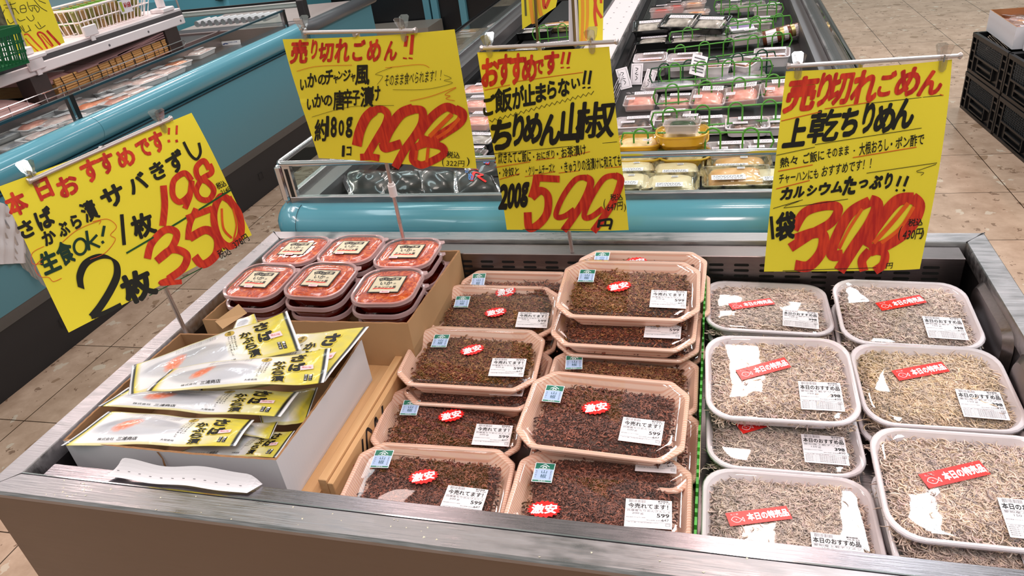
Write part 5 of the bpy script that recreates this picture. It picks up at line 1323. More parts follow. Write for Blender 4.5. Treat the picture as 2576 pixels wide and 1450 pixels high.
def pouch(name, label, cs, zs, sd=0, bulge=0.012, text=True, plain=0, wave=0.004, side=(0, 0, 0, 0)):
    """cs: TL TR BR BL pixel corners with heights zs; the pouch lies roughly level at those heights"""
    C = [onz(cs[i][0], cs[i][1], zs[i]) for i in range(4)]
    nz = noise2(40 + sd)
    nrm = (C[1] - C[0]).cross(C[3] - C[0]).normalized()
    if nrm.z < 0: nrm = -nrm
    def S(u, v, off=0.0):
        p = (C[3] * (1 - u) + C[2] * u) * (1 - v) + (C[0] * (1 - u) + C[1] * u) * v
        e = min(u, 1 - u) / 0.06; e2 = min(v, 1 - v) / 0.10
        k = min(1, max(0, e)) ** 0.7 * min(1, max(0, e2)) ** 0.7
        b = bulge * (0.55 * (math.sin(math.pi * u) * math.sin(math.pi * v)) ** 0.6 + 0.55 * math.exp(-(((u - 0.36) / 0.26) ** 2 + ((v - 0.46) / 0.3) ** 2)))
        wv = wave * (math.sin(u * 9 + sd * 1.7 + 2 * v) * 0.6 + math.sin(u * 17 - v * 5 + sd) * 0.3) + 0.0008 * nz(p.x, p.y)
        return p + nrm * (b * k + wv + off)
    nu, nv = 110, 44
    V = [S(i / nu, j / nv) for j in range(nv + 1) for i in range(nu + 1)]
    colr = [pack_color(i / nu, j / nv, sd, plain) for j in range(nv + 1) for i in range(nu + 1)]
    F = [(j * (nu + 1) + i, j * (nu + 1) + i + 1, (j + 1) * (nu + 1) + i + 1, (j + 1) * (nu + 1) + i) for j in range(nv) for i in range(nu)]
    def U(u, v):
        p = S(u, v); e = min(1, min(u, 1 - u) / 0.05) * min(1, min(v, 1 - v) / 0.08); return p - nrm * (0.0008 + bulge * 1.2 * e * (math.sin(math.pi * u) * math.sin(math.pi * v)) ** 0.4)
    n0 = len(V); V += [U(i / nu, j / nv) for j in range(nv + 1) for i in range(nu + 1)]; colr += colr
    F += [tuple(n0 + k for k in reversed(f)) for f in F]
    rim = [i for i in range(nu + 1)] + [j * (nu + 1) + nu for j in range(1, nv + 1)] + [nv * (nu + 1) + i for i in range(nu - 1, -1, -1)] + [j * (nu + 1) for j in range(nv - 1, 0, -1)]
    F += [(rim[k - 1], rim[k - 1] + n0, rim[k] + n0, rim[k]) for k in range(len(rim))]
    ctr = sum(C, Vector()) / 4; base = Vector((ctr.x, ctr.y, min(zs) - 0.02))
    t = thing(name, label, 'food packet', base, 'bagged pickled mackerel')
    me = bpy.data.meshes.new('pouch'); me.from_pydata([tuple(Vector(v) - base) for v in V], [], F)
    at = me.color_attributes.new('piece_color', 'FLOAT_COLOR', 'POINT'); at.data.foreach_set('color', np.array([(*c, 1) for c in colr]).ravel())
    me.polygons.foreach_set('use_smooth', [True] * len(me.polygons)); me.materials.append(PACKM); me.update()
    link('pouch', me, t)
    if text:
        m = MB(); fn = lambda x, y, z: S(min(max(x, 0.0), 1.0), min(max(y, 0.0), 1.0), 0.0006 + z)
        L = lambda tx, x, y, w, h, mi, b=0.0, z=0.0: lettering(m, tx, x, y, w, h, z, mi, b, 0, 0, fn)
        L('さ', 0.825, 0.78, 0.105, 0.30, 1, 0.085); L('ば', 0.835, 0.47, 0.105, 0.30, 1, 0.085)
        L('さ', 0.825, 0.78, 0.090, 0.26, 0, 0.055, 0.0006); L('ば', 0.835, 0.47, 0.090, 0.26, 0, 0.055, 0.0006)
        for k, c_ in enumerate('かぶら漬'):
            L(c_, 0.725 + 0.008 * k, 0.66 - 0.175 * k, 0.080, 0.180, 1, 0.07); L(c_, 0.725 + 0.008 * k, 0.66 - 0.175 * k, 0.068, 0.155, 0, 0.04, 0.0006)
        V2 = [(0.635 + 0.030 * math.cos(a), 0.83 + 0.085 * math.sin(a)) for a in [k * math.pi / 10 for k in range(20)]]
        m.add([fn(0.635, 0.83, 0)] + [fn(a, b, 0) for a, b in V2], [(0, 1 + k, 1 + (k + 1) % 20) for k in range(20)], 2)
        L('美', 0.635, 0.865, 0.022, 0.055, 0, 0.0, 0.0006); L('味', 0.635, 0.80, 0.022, 0.055, 0, 0.0, 0.0006)
        for q, tx in enumerate(('国産の鯖を使い', '野菜とかぶらを', 'おいしく漬けました')):
            for k, c_ in enumerate(tx): L(c_, 0.660 - 0.016 * q, 0.70 - 0.058 * k, 0.011, 0.042, 0)
        m.add([fn(a, b, 0) for a, b in ((0.885, 0.10), (0.905, 0.10), (0.905, 0.27), (0.885, 0.27), (0.910, 0.10), (0.930, 0.10), (0.930, 0.27), (0.910, 0.27))], [(0, 1, 2, 3), (4, 5, 6, 7)], 0)
        for k, c_ in enumerate('要冷蔵'): L(c_, 0.895, 0.24 - 0.055 * k, 0.014, 0.042, 3, 0, 0.0006)
        for k, c_ in enumerate('一枚入'): L(c_, 0.920, 0.24 - 0.055 * k, 0.014, 0.042, 3, 0, 0.0006)
        L('株式会社', 0.24, 0.13, 0.10, 0.060, 0); L('三浦商店', 0.37, 0.13, 0.12, 0.085, 0, 0.01)
        L('大根使用', 0.60, 0.12, 0.07, 0.05, 0)
        for k in range(4): L('名称しめさば原材料名国産さば砂糖食塩', 0.42, 0.90 - 0.035 * k, 0.26, 0.016, 4)
        o = m.build('printing', [INK, mat('print_gold', (226, 202, 74), 0.4), mat('print_bronze', (196, 168, 84), 0.4), mat('print_white', (232, 228, 232), 0.5), INKG], t)
        m = MB(); m.add([fn(a, b, 0.0015) for a, b in ((0.80 + 0.06, 0.36), (0.93, 0.40), (0.925, 0.52), (0.855, 0.48))], [(0, 1, 2, 3)], 0); lettering(m, '税込198', 0.892, 0.44, 0.05, 0.05, 0.002, 1, 0, 0.0, 0, fn)
        m.build('price_sticker', [MATS['price_pink'], MATS['price_red']], t)
    return t
pouch('mackerel_pouch', 'mackerel pouch lowest in the white box, along its front wall', [(560, 1090), (742, 1084), (694, 1150), (422, 1152)], (0.735, 0.735, 0.725, 0.728), 1, 0.008, True, 2, 0.002)
pouch('mackerel_pouch', 'mackerel pouch, white and black edge showing at the front right of the box', [(560, 1062), (700, 1064), (680, 1104), (575, 1090)], (0.745, 0.745, 0.745, 0.745), 2, 0.006, False, 2, 0.002)
pouch('mackerel_pouch', 'mackerel pouch against the right wall of the box, grey fish end showing', [(640, 1000), (800, 975), (770, 1062), (660, 1075)], (0.742, 0.742, 0.742, 0.742), 3, 0.014, False, 2, 0.002)
pouch('mackerel_pouch', 'mackerel pouch under the right rear corner pouch, only its slanted yellow edge visible', [(560, 880), (912, 832), (818, 952), (520, 990)], (0.768, 0.800, 0.780, 0.762), 4, 0.008, False, 1, 0.002)
pouch('mackerel_pouch', 'mackerel pouch whose yellow corner points up over the brown box wall', [(520, 862), (928, 822), (816, 958), (500, 985)], (0.775, 0.812, 0.792, 0.770), 5, 0.008, True, 1, 0.003)
pouch('mackerel_pouch', 'mackerel pouch nearest the front left corner of the white box', [(272, 1036), (640, 1058), (592, 1122), (152, 1120)], (0.772, 0.765, 0.760, 0.768), 6, 0.010, True, 0, 0.003)
pouch('mackerel_pouch', 'mackerel pouch second from the front, its pointed left tip over the box edge', [(325, 978), (752, 985), (706, 1050), (246, 1022)], (0.785, 0.780, 0.772, 0.778), 7, 0.010, True, 0, 0.004)
pouch('mackerel_pouch', 'mackerel pouch at the back of the pile, its wide yellow end standing up', [(331, 920), (722, 782), (757, 878), (325, 998)], (0.792, 0.845, 0.815, 0.785), 8, 0.012, True, 0, 0.003)
pouch('mackerel_pouch', 'mackerel pouch on top of the pile, folded lower edge with recycling mark', [(424, 926), (832, 880), (814, 962), (368, 984)], (0.808, 0.832, 0.820, 0.802), 9, 0.010, True, 0, 0.004)
pouch('mackerel_pouch', 'small corner of a mackerel pouch poking up between the box and the brown box', [(596, 806), (640, 790), (648, 812), (585, 830)], (0.775, 0.775, 0.770, 0.770), 10, 0.001, False, 2, 0.001)
# ================================================================ goods in the island case
LBL = mat('pack_label', (232, 224, 230), 0.5)
LBLP = mat('pack_label_pink', (224, 120, 150), 0.5)
def blob_mat(name, a, b, sc_=60, rough=0.35, bump=0.5):
    return mat(name, a, rough, color2=b, nscale=sc_, bump=bump, bscale=sc_ * 1.2, coat=0.3)
B_BROWN = blob_mat('brown_relish', (96, 58, 38), (170, 108, 70)); B_DARK = blob_mat('dark_seaweed', (54, 36, 32), (112, 80, 66)); B_PINK = blob_mat('pink_seafood', (214, 132, 118), (232, 176, 160), 30)
B_CREAM = blob_mat('cream_salad', (222, 190, 130), (240, 214, 164), 40); B_GREEN = blob_mat('green_leaf_pickle', (30, 50, 30), (64, 84, 48), 30); B_RED = blob_mat('red_roe', (170, 34, 24), (214, 66, 48), 110)
B_RICE = blob_mat('rice_slab', (236, 210, 164), (242, 224, 190), 26, 0.35, 0.2); B_ORNG = blob_mat('orange_roll', (226, 160, 92), (238, 190, 130), 14, 0.35, 0.2); B_SILV = blob_mat('silver_fish', (120, 118, 126), (206, 204, 212), 18, 0.2, 0.3)
BLKT = mat('black_foam_tray', (20, 20, 22), 0.3, coat=0.4); CLRT = mat('clear_tray', (214, 200, 198), 0.12, alpha=0.45, coat=0.6); YRIM = mat('yellow_rim', (214, 168, 44), 0.25, alpha=0.9); PRT = blob_mat('printed_film', (196, 186, 176), (120, 112, 104), 22, 0.3, 0.1)
FISHSKIN = blob_mat('mottled_fish_skin', (38, 30, 24), (196, 176, 130), 46, 0.3, 0.5)
SFILM = film_mat('small_film', 0.06, 0.25, 26, (0.98, 0.98, 0.98, 1), 0.7, 0.03)
PKC = {}
def pack_meshes(kind, w, d, h, tray, cont, r=0.012, fill=0.7, lid=False, labels=()):
    key = (kind, w, d, h)
    if key in PKC: return PKC[key]
    out = []
    def add(nm, mb, ms, smooth=False):
        o = mb.build(nm, ms, origin=(0, 0, 0), smooth=smooth); out.append((nm, o.data)); bpy.data.objects.remove(o)
    rf = lambda a, b, c, z: rrect(a, b, c, z, 4)
    lp = 0.004
    m = MB(); m.loft([rf(w - 2 * lp, d - 2 * lp, r, h - 0.001), rf(w - lp, d - lp, r, h), rf(w, d, r, h - 0.001), rf(w, d, r, h - 0.004), rf(w - 2 * lp, d - 2 * lp, r, h - 0.005), rf(w * 0.86, d * 0.84, r, 0.0)], 0, cap1=True)
    m.loft([rf(w - 2 * lp, d - 2 * lp, r, h - 0.001), rf(w * 0.86 - lp, d * 0.84 - lp, r, 0.003)], 0, cap1=True)
    add('tray', m, tray, True)
    f = noise2(int(w * 1000) + len(kind)); m = MB()
    cw, cd = w * 0.74 * (1 if fill < 1 else 1.08), d * 0.72 * (1 if fill < 1 else 1.08); top = h * fill
    def sf(u, v):
        x = (u - 0.5) * cw; y = (v - 0.5) * cd; e = (1 - abs(2 * u - 1) ** 5) * (1 - abs(2 * v - 1) ** 5)
        return (x, y, 0.004 + (top - 0.004) * max(0, e) ** 0.5 + 0.0018 * f(x * 2, y * 2) * e)
    m.grid(sf, 18, 14); add('contents', m, cont, True)
    m = MB(); zt = h + 0.001 + (0.010 if lid else 0)
    if lid: m.loft([rf(w - lp, d - lp, r, h + 0.0005), rf(w * 0.93, d * 0.92, r, zt), rf(w * 0.5, d * 0.5, r, zt + 0.001)], 0, cap1=True)
    else: m.loft([rf(w, d, r, h - 0.003), rf(w, d, r, zt), rf(w * 0.74, d * 0.72, r, zt + max(0, fill - 1) * h * 1.1), rf(w * 0.4, d * 0.4, r, zt + max(0, fill - 1) * h * 1.1 + 0.001)], 0, cap1=True)
    add('film', m, SFILM, 'all')
    zt += max(0, fill - 1) * h * 1.1 if not lid else 0
    for (lx, ly, lw, lh, mi) in labels:
        m = MB(); z = zt + 0.0012
        m.box(lx - lw / 2, lx + lw / 2, ly - lh / 2, ly + lh / 2, z, z + 0.0003, 0)
        rg = random.Random(int(lx * 9000) + 7)
        for k in range(5):
            yy = ly + lh / 2 - lh * (0.16 + 0.17 * k); x0_ = lx - lw * 0.44; 
            while x0_ < lx + lw * 0.40:
                ww_ = rg.uniform(0.02, 0.10) * lw; m.box(x0_, min(x0_ + ww_, lx + lw * 0.45), yy - lh * 0.03 * (2 if k == 1 else 1), yy + lh * 0.03, z + 0.0003, z + 0.0005, 1 if mi == 0 else 2); x0_ += ww_ + 0.03 * lw
        add('label', m, [LBL, INKG, LBLP])
    PKC[key] = out
    return out
KINDS = {
 'tofu': (0.125, 0.092, 0.040, WHITET, B_BROWN, 0.014, 0.75, False, ((0.010, 0.030, 0.075, 0.020, 0), (0.0, -0.026, 0.088, 0.016, 1))),
 'white': (0.125, 0.105, 0.028, WHITET, B_DARK, 0.016, 0.98, False, ((0.010, 0.034, 0.070, 0.026, 0), (-0.020, -0.006, 0.042, 0.018, 0))),
 'pink': (0.112, 0.100, 0.026, CLRT, B_PINK, 0.010, 1.1, True, ((0.012, 0.028, 0.066, 0.026, 0), (-0.030, -0.020, 0.028, 0.018, 0))),
 'black': (0.165, 0.105, 0.032, BLKT, PRT, 0.008, 1.0, False, ((0.0, 0.024, 0.110, 0.022, 0),)),
 'yellow': (0.142, 0.112, 0.030, YRIM, B_CREAM, 0.040, 0.95, True, ((0.03, -0.036, 0.022, 0.014, 0),)),
 'green': (0.098, 0.062, 0.024, CLRT, B_GREEN, 0.010, 0.95, True, ((0.020, 0.016, 0.040, 0.020, 0),)),
 'rice': (0.145, 0.118, 0.022, FISHSKIN, B_RICE, 0.010, 1.25, False, ((0.0, -0.040, 0.066, 0.026, 0), (0.012, 0.010, 0.016, 0.010, 0))),
 'orange': (0.165, 0.130, 0.022, FISHSKIN, B_ORNG, 0.010, 1.3, False, ((-0.02, -0.036, 0.080, 0.030, 0), (0.012, 0.022, 0.018, 0.012, 0))),
 'roe': (0.110, 0.085, 0.045, CLRT, B_RED, 0.010, 0.9, True, ((0.0, 0.02, 0.05, 0.016, 0),)),
 'mixed': (0.120, 0.100, 0.040, CLRT, blob_mat('orange_mix', (190, 110, 60), (226, 190, 150), 34), 0.030, 0.9, True, ()),
 'fish': (0.150, 0.105, 0.026, WHITET, B_PINK, 0.012, 1.2, False, ((0.018, 0.026, 0.075, 0.030, 0),)),
 'fishw': (0.170, 0.110, 0.024, WHITET, blob_mat('pale_fillet', (232, 206, 204), (206, 160, 156), 20), 0.012, 1.25, False, ((0.030, 0.020, 0.070, 0.032, 0),)),
 'salmon': (0.150, 0.100, 0.024, WHITET, blob_mat('salmon_fillet', (232, 128, 92), (240, 168, 136), 24), 0.012, 1.25, False, ((0.030, 0.020, 0.070, 0.032, 0),)),
 'foil': (0.200, 0.085, 0.020, CLRT, B_SILV, 0.010, 1.0, False, ()),
}
CATP = {'tofu': 'pack', 'white': 'pack'}
def pk(kind, u, v, z, yaw, label, tilt=(0, 0), s=1.0, group='packs in the island case', name='food_pack'):
    w, d, h, tr_, ct_, r, fill, lid, lb = KINDS[kind]
    ms = pack_meshes(kind, *KINDS[kind])
    p = onz(u, v, z + h * s)
    t = thing(name, label, 'food pack', (p.x, p.y, z), group, (math.radians(tilt[0]), math.radians(tilt[1]), math.radians(yaw)))
    t.scale = (s, s, s)
    for nm, me in ms: link(nm, me, t)
    return t
# front row just behind the front glass
pk('rice', 1576, 452, 0.728, 0, 'cream rice slab pack behind the front glass, half hidden by the 599 yen sign')
pk('rice', 1685, 456, 0.728, 1, 'cream rice slab pack with mottled skin edges, whole, behind the front glass')
pk('orange', 1852, 440, 0.732, 2, 'orange and cream slab pack behind the front glass')
pk('rice', 1952, 440, 0.728, 2, 'slab pack behind the front glass beside the 398 yen sign')
pk('yellow', 1604, 352, 0.738, 0, 'yellow-rimmed cream salad tub at the left end of the green fence')
pk('yellow', 1718, 345, 0.738, 0, 'yellow-rimmed cream salad tub under another one')
pk('yellow', 1716, 328, 0.772, 2, 'yellow-rimmed cream salad tub stacked beneath the dark green pack')
pk('green', 1716, 306, 0.814, -3, 'small clear pack of dark green pickles on the yellow-rimmed tubs')
for u, v, z, yw, lb in ((1596, 306, 0.715, 2, 'left of the yellow-rimmed tubs'), (1686, 288, 0.715, 0, 'behind the dark green pickle pack'), (1780, 305, 0.715, 3, 'right of the yellow-rimmed tubs'), (1880, 308, 0.720, 0, 'largest in its row, beside the 398 yen sign'), (1968, 305, 0.715, -2, 'cut off by the 398 yen sign')):
    pk('white', u, v, z, yw, 'white tray of dark seaweed, ' + lb)
for u, v, kd, lb in ((1606, 386, 'yellow', 'yellow-rimmed salad tub low behind the top rail, left'), (1722, 384, 'yellow', 'yellow-rimmed salad tub low behind the top rail, under the tall stack'), (1830, 372, 'white', 'white seaweed tray low behind the top rail, right of the yellow tubs'), (1922, 368, 'white', 'white seaweed tray low behind the top rail, nearest the 398 yen sign'), (1590, 420, 'rice', 'slab pack in the second row behind the glass, left'), (1700, 424, 'rice', 'slab pack in the second row behind the glass, middle'), (1860, 412, 'orange', 'orange slab pack in the second row behind the glass')):
    pk(kd, u, v, 0.7125, 1, lb)
for u, v, z, yw, tx, ty, lb in ((1611, 250, 0.715, 0, 4, 0, 'at the left beside the wire rack'), (1700, 253, 0.715, -3, 0, 0, 'between the leaning clear packs'), (1782, 240, 0.735, -6, 14, 0, 'with pale blue glare, leaning on the fence'), (1868, 232, 0.735, -8, 12, -6, 'leaning at a slant'), (1960, 222, 0.735, 2, 10, 0, 'beside the left edge of the 398 yen sign')):
    pk('pink', u, v, z, yw, 'clear pack of pink seafood ' + lb, (tx, ty))
pk('foil', 1690, 208, 0.725, 3, 'long silver fish in a clear bag behind the pink packs', name='fish_bag')
pk('foil', 1850, 190, 0.728, 6, 'silver fish bag under the dark green fence at right', name='fish_bag')
for u, v, z, yw, tx, lb in ((1636, 142, 0.752, 0, 6, 'leftmost, on top of another'), (1722, 142, 0.752, -2, 4, 'second from the left, on top of another'), (1793, 158, 0.740, -2, 4, 'third, behind the fence'), (1868, 150, 0.738, -38, 10, 'turned askew'), (1942, 130, 0.745, -4, 8, 'at the right end'), (1638, 160, 0.712, 0, 0, 'under the leftmost one'), (1722, 160, 0.712, 0, 0, 'under the second one')):
    pk('tofu', u, v, z, yw, 'deep white tray of brown relish, ' + lb, (tx, 0))
for u, v, z, yw, tx, lb in ((1640, 60, 0.775, 2, 16, 'on the left of the black pile'), (1712, 48, 0.790, -22, 20, 'in the middle of the black pile'), (1786, 52, 0.785, -24, 18, 'on the right of the black pile'), (1645, 98, 0.730, 3, 4, 'lower left in the black pile'), (1725, 96, 0.730, 0, 4, 'lower middle in the black pile'), (1790, 92, 0.730, -4, 4, 'lower right in the black pile')):
    pk('black', u, v, z, yw, 'black tray with printed film ' + lb, (tx, 0))
pk('roe', 1664, 22, 0.760, 0, 'clear tub of red roe at the back left of the island case'); pk('roe', 1664, 45, 0.712, 0, 'clear tub of red roe beneath the other roe tub'); pk('roe', 1700, 12, 0.750, 0, 'clear tub of red roe beside the stacked pair')
pk('mixed', 1752, 28, 0.770, 0, 'clear tub of orange mixed seafood behind the black trays'); pk('mixed', 1745, 5, 0.760, 0, 'clear round tub at the far end of the island case')
for k, (u, v) in enumerate(((1835, 12), (1890, 8), (1930, 20), (1850, 62), (1905, 55), (1875, 88))):
    pk('green', u, v, 0.725 + 0.01 * (k % 2), (k * 17) % 30 - 12, 'clear pack of dark leaves ' + ('far back left', 'far back centre', 'far back right', 'left behind the purple cards', 'second row centre', 'just above the jars')[k], s=1.3)
def jar(name, label, u, v, z, rad, h, mbody, mcap, group, lay=None, cat='jar'):
    p = onz(u, v, z)
    t = thing(name, label, cat, p, group, lay)
    m = MB(); m.lathe([(0, 0), (rad * 0.92, 0), (rad, 0.004), (rad, h * 0.78), (rad * 0.8, h * 0.84), (0, h * 0.84)], 0, 0, 0, 14); o = m.build('glass', mbody, origin=(0, 0, 0), smooth=True); o.parent = t; o.location = (0, 0, 0)
    m = MB(); m.lathe([(0, h * 0.83), (rad * 0.86, h * 0.83), (rad * 0.86, h), (0, h)], 0, 0, 0, 14); o = m.build('cap', mcap, origin=(0, 0, 0), smooth=True); o.parent = t; o.location = (0, 0, 0)
    m = MB(); V = []; n = 9
    for k in range(n): 
        a = -math.pi * 0.9 + math.pi * 0.9 * k / (n - 1); V += [(rad * 1.01 * math.cos(a), rad * 1.01 * math.sin(a), h * 0.18), (rad * 1.01 * math.cos(a), rad * 1.01 * math.sin(a), h * 0.66)]
    m.add(V, [(2 * i, 2 * i + 2, 2 * i + 3, 2 * i + 1) for i in range(n - 1)]); o = m.build('label', LBL, origin=(0, 0, 0)); o.parent = t; o.location = (0, 0, 0)
    return t
JB = mat('brown_jar', (110, 58, 36), 0.15, coat=0.6); JC = mat('gold_cap', (190, 168, 110), 0.3, 0.6)
for k, (u, v, lb) in enumerate(((1918, 98, 'left'), (1945, 92, 'middle'), (1972, 88, 'right'))):
    jar('jar', 'brown jar lying on its side at the right wall of the island case, %s one' % lb, u, v, 0.74, 0.030, 0.085, JB, JC, 'jars in the island case', (0, math.radians(78), math.radians(10 * k)))
PUR = mat('purple_print', (112, 90, 140), 0.4)
for k, (u, v) in enumerate(((1866, 75), (1868, 100))):
    p = onz(u, v, 0.755 - 0.02 * k)
    m = MB(); m.box(-0.05, 0.05, -0.022, 0.022, 0, 0.012, 0, bev=0.002); m.box(-0.046, 0.046, -0.004, 0.018, 0.012, 0.0124, 1); o = m.build('carton', [LBL, PUR], origin=(0, 0, 0)); o.name = 'small_carton'
    o.location = p; o.rotation_euler = (0.3, 0, 0.25); tag(o, 'small carton with purple print, %s of the two by the jars' % ('farther', 'nearer')[k], 'carton', 'purple printed cartons')
for k, (u, v, rz) in enumerate(((1576, 205, 0.4), (1600, 195, -0.1), (1624, 212, -0.5))):
    p = onz(u, v + 18, 0.715); m = MB(); w, h = 0.044, 0.078
    m.box(-w / 2, w / 2, -0.0006, 0.0006, 0, h, 0)
    for P in ([(-0.006, 0.062), (0.004, 0.058), (-0.004, 0.050)], [(0.002, 0.046), (-0.005, 0.040), (0.006, 0.036)], [(-0.003, 0.032), (0.003, 0.024), (-0.004, 0.016)]):
        V, F = ribbon2d(P, 0.0022); m.add([(a_[0], -0.0009, a_[1]) for a_ in V], F, 1)
    m.tube([(-w / 2 + 0.006, -0.0009, 0.006), (w / 2 - 0.006, -0.0009, 0.006), (w / 2 - 0.006, -0.0009, h - 0.006), (-w / 2 + 0.006, -0.0009, h - 0.006)], 0.0005, 4, 1, closed=True)
    o = m.build('info_card', [LBL, INK], origin=(0, 0, 0)); o.location = p; o.rotation_euler = (-0.5, 0.1 * k - 0.1, rz); tag(o, 'white card with brush writing leaning by the wire rack, %s one' % ('left', 'middle', 'right')[k], 'card', 'white brush-written cards')
p = onz(1752, 190, 0.76); m = MB(); m.box(-0.028, 0.028, -0.0006, 0.0006, 0, 0.075, 0)
for q in range(5): m.box(-0.020, 0.020, -0.0010, -0.0006, 0.012 + q * 0.012, 0.0165 + q * 0.012, 1)
o = m.build('info_card', [LBL, INKG], origin=(0, 0, 0)); o.location = p; o.rotation_euler = (-0.6, 0.35, 0.2); tag(o, 'grey printed card lying askew between the dark green hoops', 'card')

# green hooped wire dividers
def fence(name, label, pts, z0, hoops, hw, hh, mt, low=0.05, group='hooped wire dividers'):
    A, B = Vector(pts[0]), Vector(pts[1]); d = (B - A); L = d.length; d.normalize(); n = Vector((-d.y, d.x, 0))
    t = thing(name, label, 'wire divider', (A + B) / 2 - Vector((0, 0, (A.z + B.z) / 2 - z0)), group)
    m = MB(); up = Vector((0, 0, 1))
    for zz in (0.0, low): m.tube([A + up * zz, B + up * zz], 0.0027, 6)
    m.tube([A, A - d * 0.008 + up * low * 0.5, A + up * low], 0.0027, 6); m.tube([B, B + d * 0.010 + up * low * 0.5, B + up * low], 0.0027, 6)
    m.build('wire_frame', mt, t)
    for k in range(hoops):
        c = A + d * (L * (k + 0.5) / hoops); P = [c - d * hw / 2 - up * 0.03]
        for q in range(9):
            a = math.pi - math.pi * q / 8; P.append(c + d * (hw / 2 * math.cos(a)) + up * (hh - hw / 2 + hw / 2 * math.sin(a)))
        P.append(c + d * hw / 2 - up * 0.03)
        mm = MB(); mm.tube(P, 0.0028, 6); mm.build('hoop', mt, t)
    return t
rows = [((1570, 378), (1935, 378), 4, GREENW, 'front'), ((1645, 325), (1975, 300), 4, GREENW, 'second'), ((1650, 262), (1985, 232), 4, GREENW, 'third'), ((1640, 208), (1945, 165), 5, GREEND, 'dark green fourth'), ((1665, 205), (1935, 188), 4, GREENW, 'fifth'), ((1680, 158), (1985, 118), 5, GREENW, 'sixth'), ((1688, 112), (1940, 85), 3, GREENW, 'seventh'), ((1815, 88), (1985, 70), 3, GREENW, 'eighth'), ((1822, 52), (1965, 38), 3, GREENW, 'ninth'), ((1800, 28), (1950, 16), 3, GREENW, 'rearmost')]
for a, b, n_, mt, lb in rows:
    A = onz(a[0], a[1], 0.745); B = onz(b[0], b[1], 0.745)
    fence('wire_divider', '%s green hooped wire divider across the right half of the island case' % lb, (A, B), 0.70, n_, 0.040, 0.062, mt)
# left half: black pouches near the glass, small packs further back
PB = mat('black_glossy_pouch', (20, 14, 15), 0.30, coat=0.5, bump=0.35, bscale=22); PS = mat('silver_seam', (170, 166, 170), 0.15, 0.8, bump=0.9, bscale=90)
BLU = mat('print_blue', (70, 120, 190), 0.4)
def bpouch(label, cs, zs, sd, prt=True):
    C = [onz(c[0], c[1], z) for c, z in zip(cs, zs)]; nz = noise2(sd)
    t = thing('black_pouch', label, 'food pouch', sum(C, Vector()) / 4 - Vector((0, 0, 0.03)), 'black pouches behind the front glass')
    def S(u, v, o=0.0, up=1):
        p = (C[3] * (1 - u) + C[2] * u) * (1 - v) + (C[0] * (1 - u) + C[1] * u) * v
        e = (max(0.0, math.sin(math.pi * u)) * max(0.0, math.sin(math.pi * v))) ** 0.6
        return p + Vector((0, 0, up * 0.020 * e + 0.003 * nz(p.x * 1.5, p.y * 1.5) * (1 if up > 0 else 0.3) + o))
    m = MB(); m.grid(lambda u, v: S(u, v), 30, 20); m.grid(lambda u, v: S(u, v, -0.0005, -1), 30, 20); m.build('pouch', PB, t, smooth='all')
    m = MB(); m.grid(lambda u, v: S(-0.02 + 0.10 * u, v, 0.0016), 4, 20); m.build('seam', PS, t, smooth='all')
    m = MB(); m.grid(lambda u, v: S(0.93 + 0.08 * u, v, 0.0016), 4, 20); m.build('seam', PS, t, smooth='all')
    if prt:
        fn = lambda x, y, z: S(x, y, 0.0016 + z)
        m = MB(); V, F = ribbon2d([(0.42, 0.30), (0.55, 0.62), (0.72, 0.55), (0.60, 0.42), (0.74, 0.30)], 0.07); m.add([fn(v[0], v[1], 0) for v in V], F, 0)
        V, F = ribbon2d([(0.44, 0.75), (0.62, 0.82), (0.80, 0.72)], 0.05); m.add([fn(v[0], v[1], 0) for v in V], F, 0)
        lettering(m, 'め', 0.42, 0.45, 0.12, 0.28, 0.0006, 1, 0.03, 0, 0, fn); lettering(m, 'の', 0.36, 0.70, 0.09, 0.20, 0.0006, 1, 0.03, 0, 0, fn)
        m.build('print', [RED, BLU], t)
bpouch('black pouch with silver seam leaning out to the left behind the front glass', [(850, 428), (1000, 432), (1010, 492), (880, 492)], (0.790, 0.785, 0.770, 0.765), 21, False)
bpouch('black pouch behind the pole of the 298 yen sign', [(940, 432), (1060, 430), (1075, 486), (960, 490)], (0.795, 0.795, 0.772, 0.770), 22, False)
bpouch('black pouch right of the 298 yen pole', [(1045, 428), (1150, 430), (1150, 492), (1050, 492)], (0.790, 0.790, 0.768, 0.768), 23, False)
bpouch('black pouch with blue and red print between the 298 and 599 yen signs', [(1140, 432), (1230, 428), (1265, 490), (1145, 492)], (0.785, 0.790, 0.768, 0.768), 24)
bpouch('black pouch lying behind the printed one, red and blue brush mark', [(1160, 402), (1290, 398), (1310, 440), (1180, 446)], (0.790, 0.790, 0.790, 0.790), 25)
GRP = mat('green_print', (90, 190, 120), 0.4)
for k, (u, v, kd, lb) in enumerate(((1185, 345, 'black', 'lowest between the two middle signs'), (1200, 300, 'pink', 'with white label between the two middle signs'), (1195, 258, 'pink', 'above the white-label one between the two middle signs'), (1205, 222, 'fish', 'orange, topmost between the two middle signs'), (1345, 75, 'black', 'beneath the hanging yellow sign'), (1405, 62, 'orange', 'with brown bread-like top at the far left half'), (1400, 110, 'black', 'in front of the brown topped pack'), (1268, 60, 'salmon', 'seen through the side glass'), (1330, 118, 'black', 'behind the 599 yen sign rod'), (1180, 386, 'green', 'green lidded, left of the 599 yen sign'))):
    pk(kd, u, v, 0.715, (k * 23) % 20 - 10, 'food pack ' + lb, s=1.1)
fence('wire_divider', 'green hooped wire divider in the left half, beneath the hanging yellow signs', (onz(1345, 100, 0.76), onz(1440, 92, 0.76)), 0.70, 2, 0.040, 0.062, GREENW)
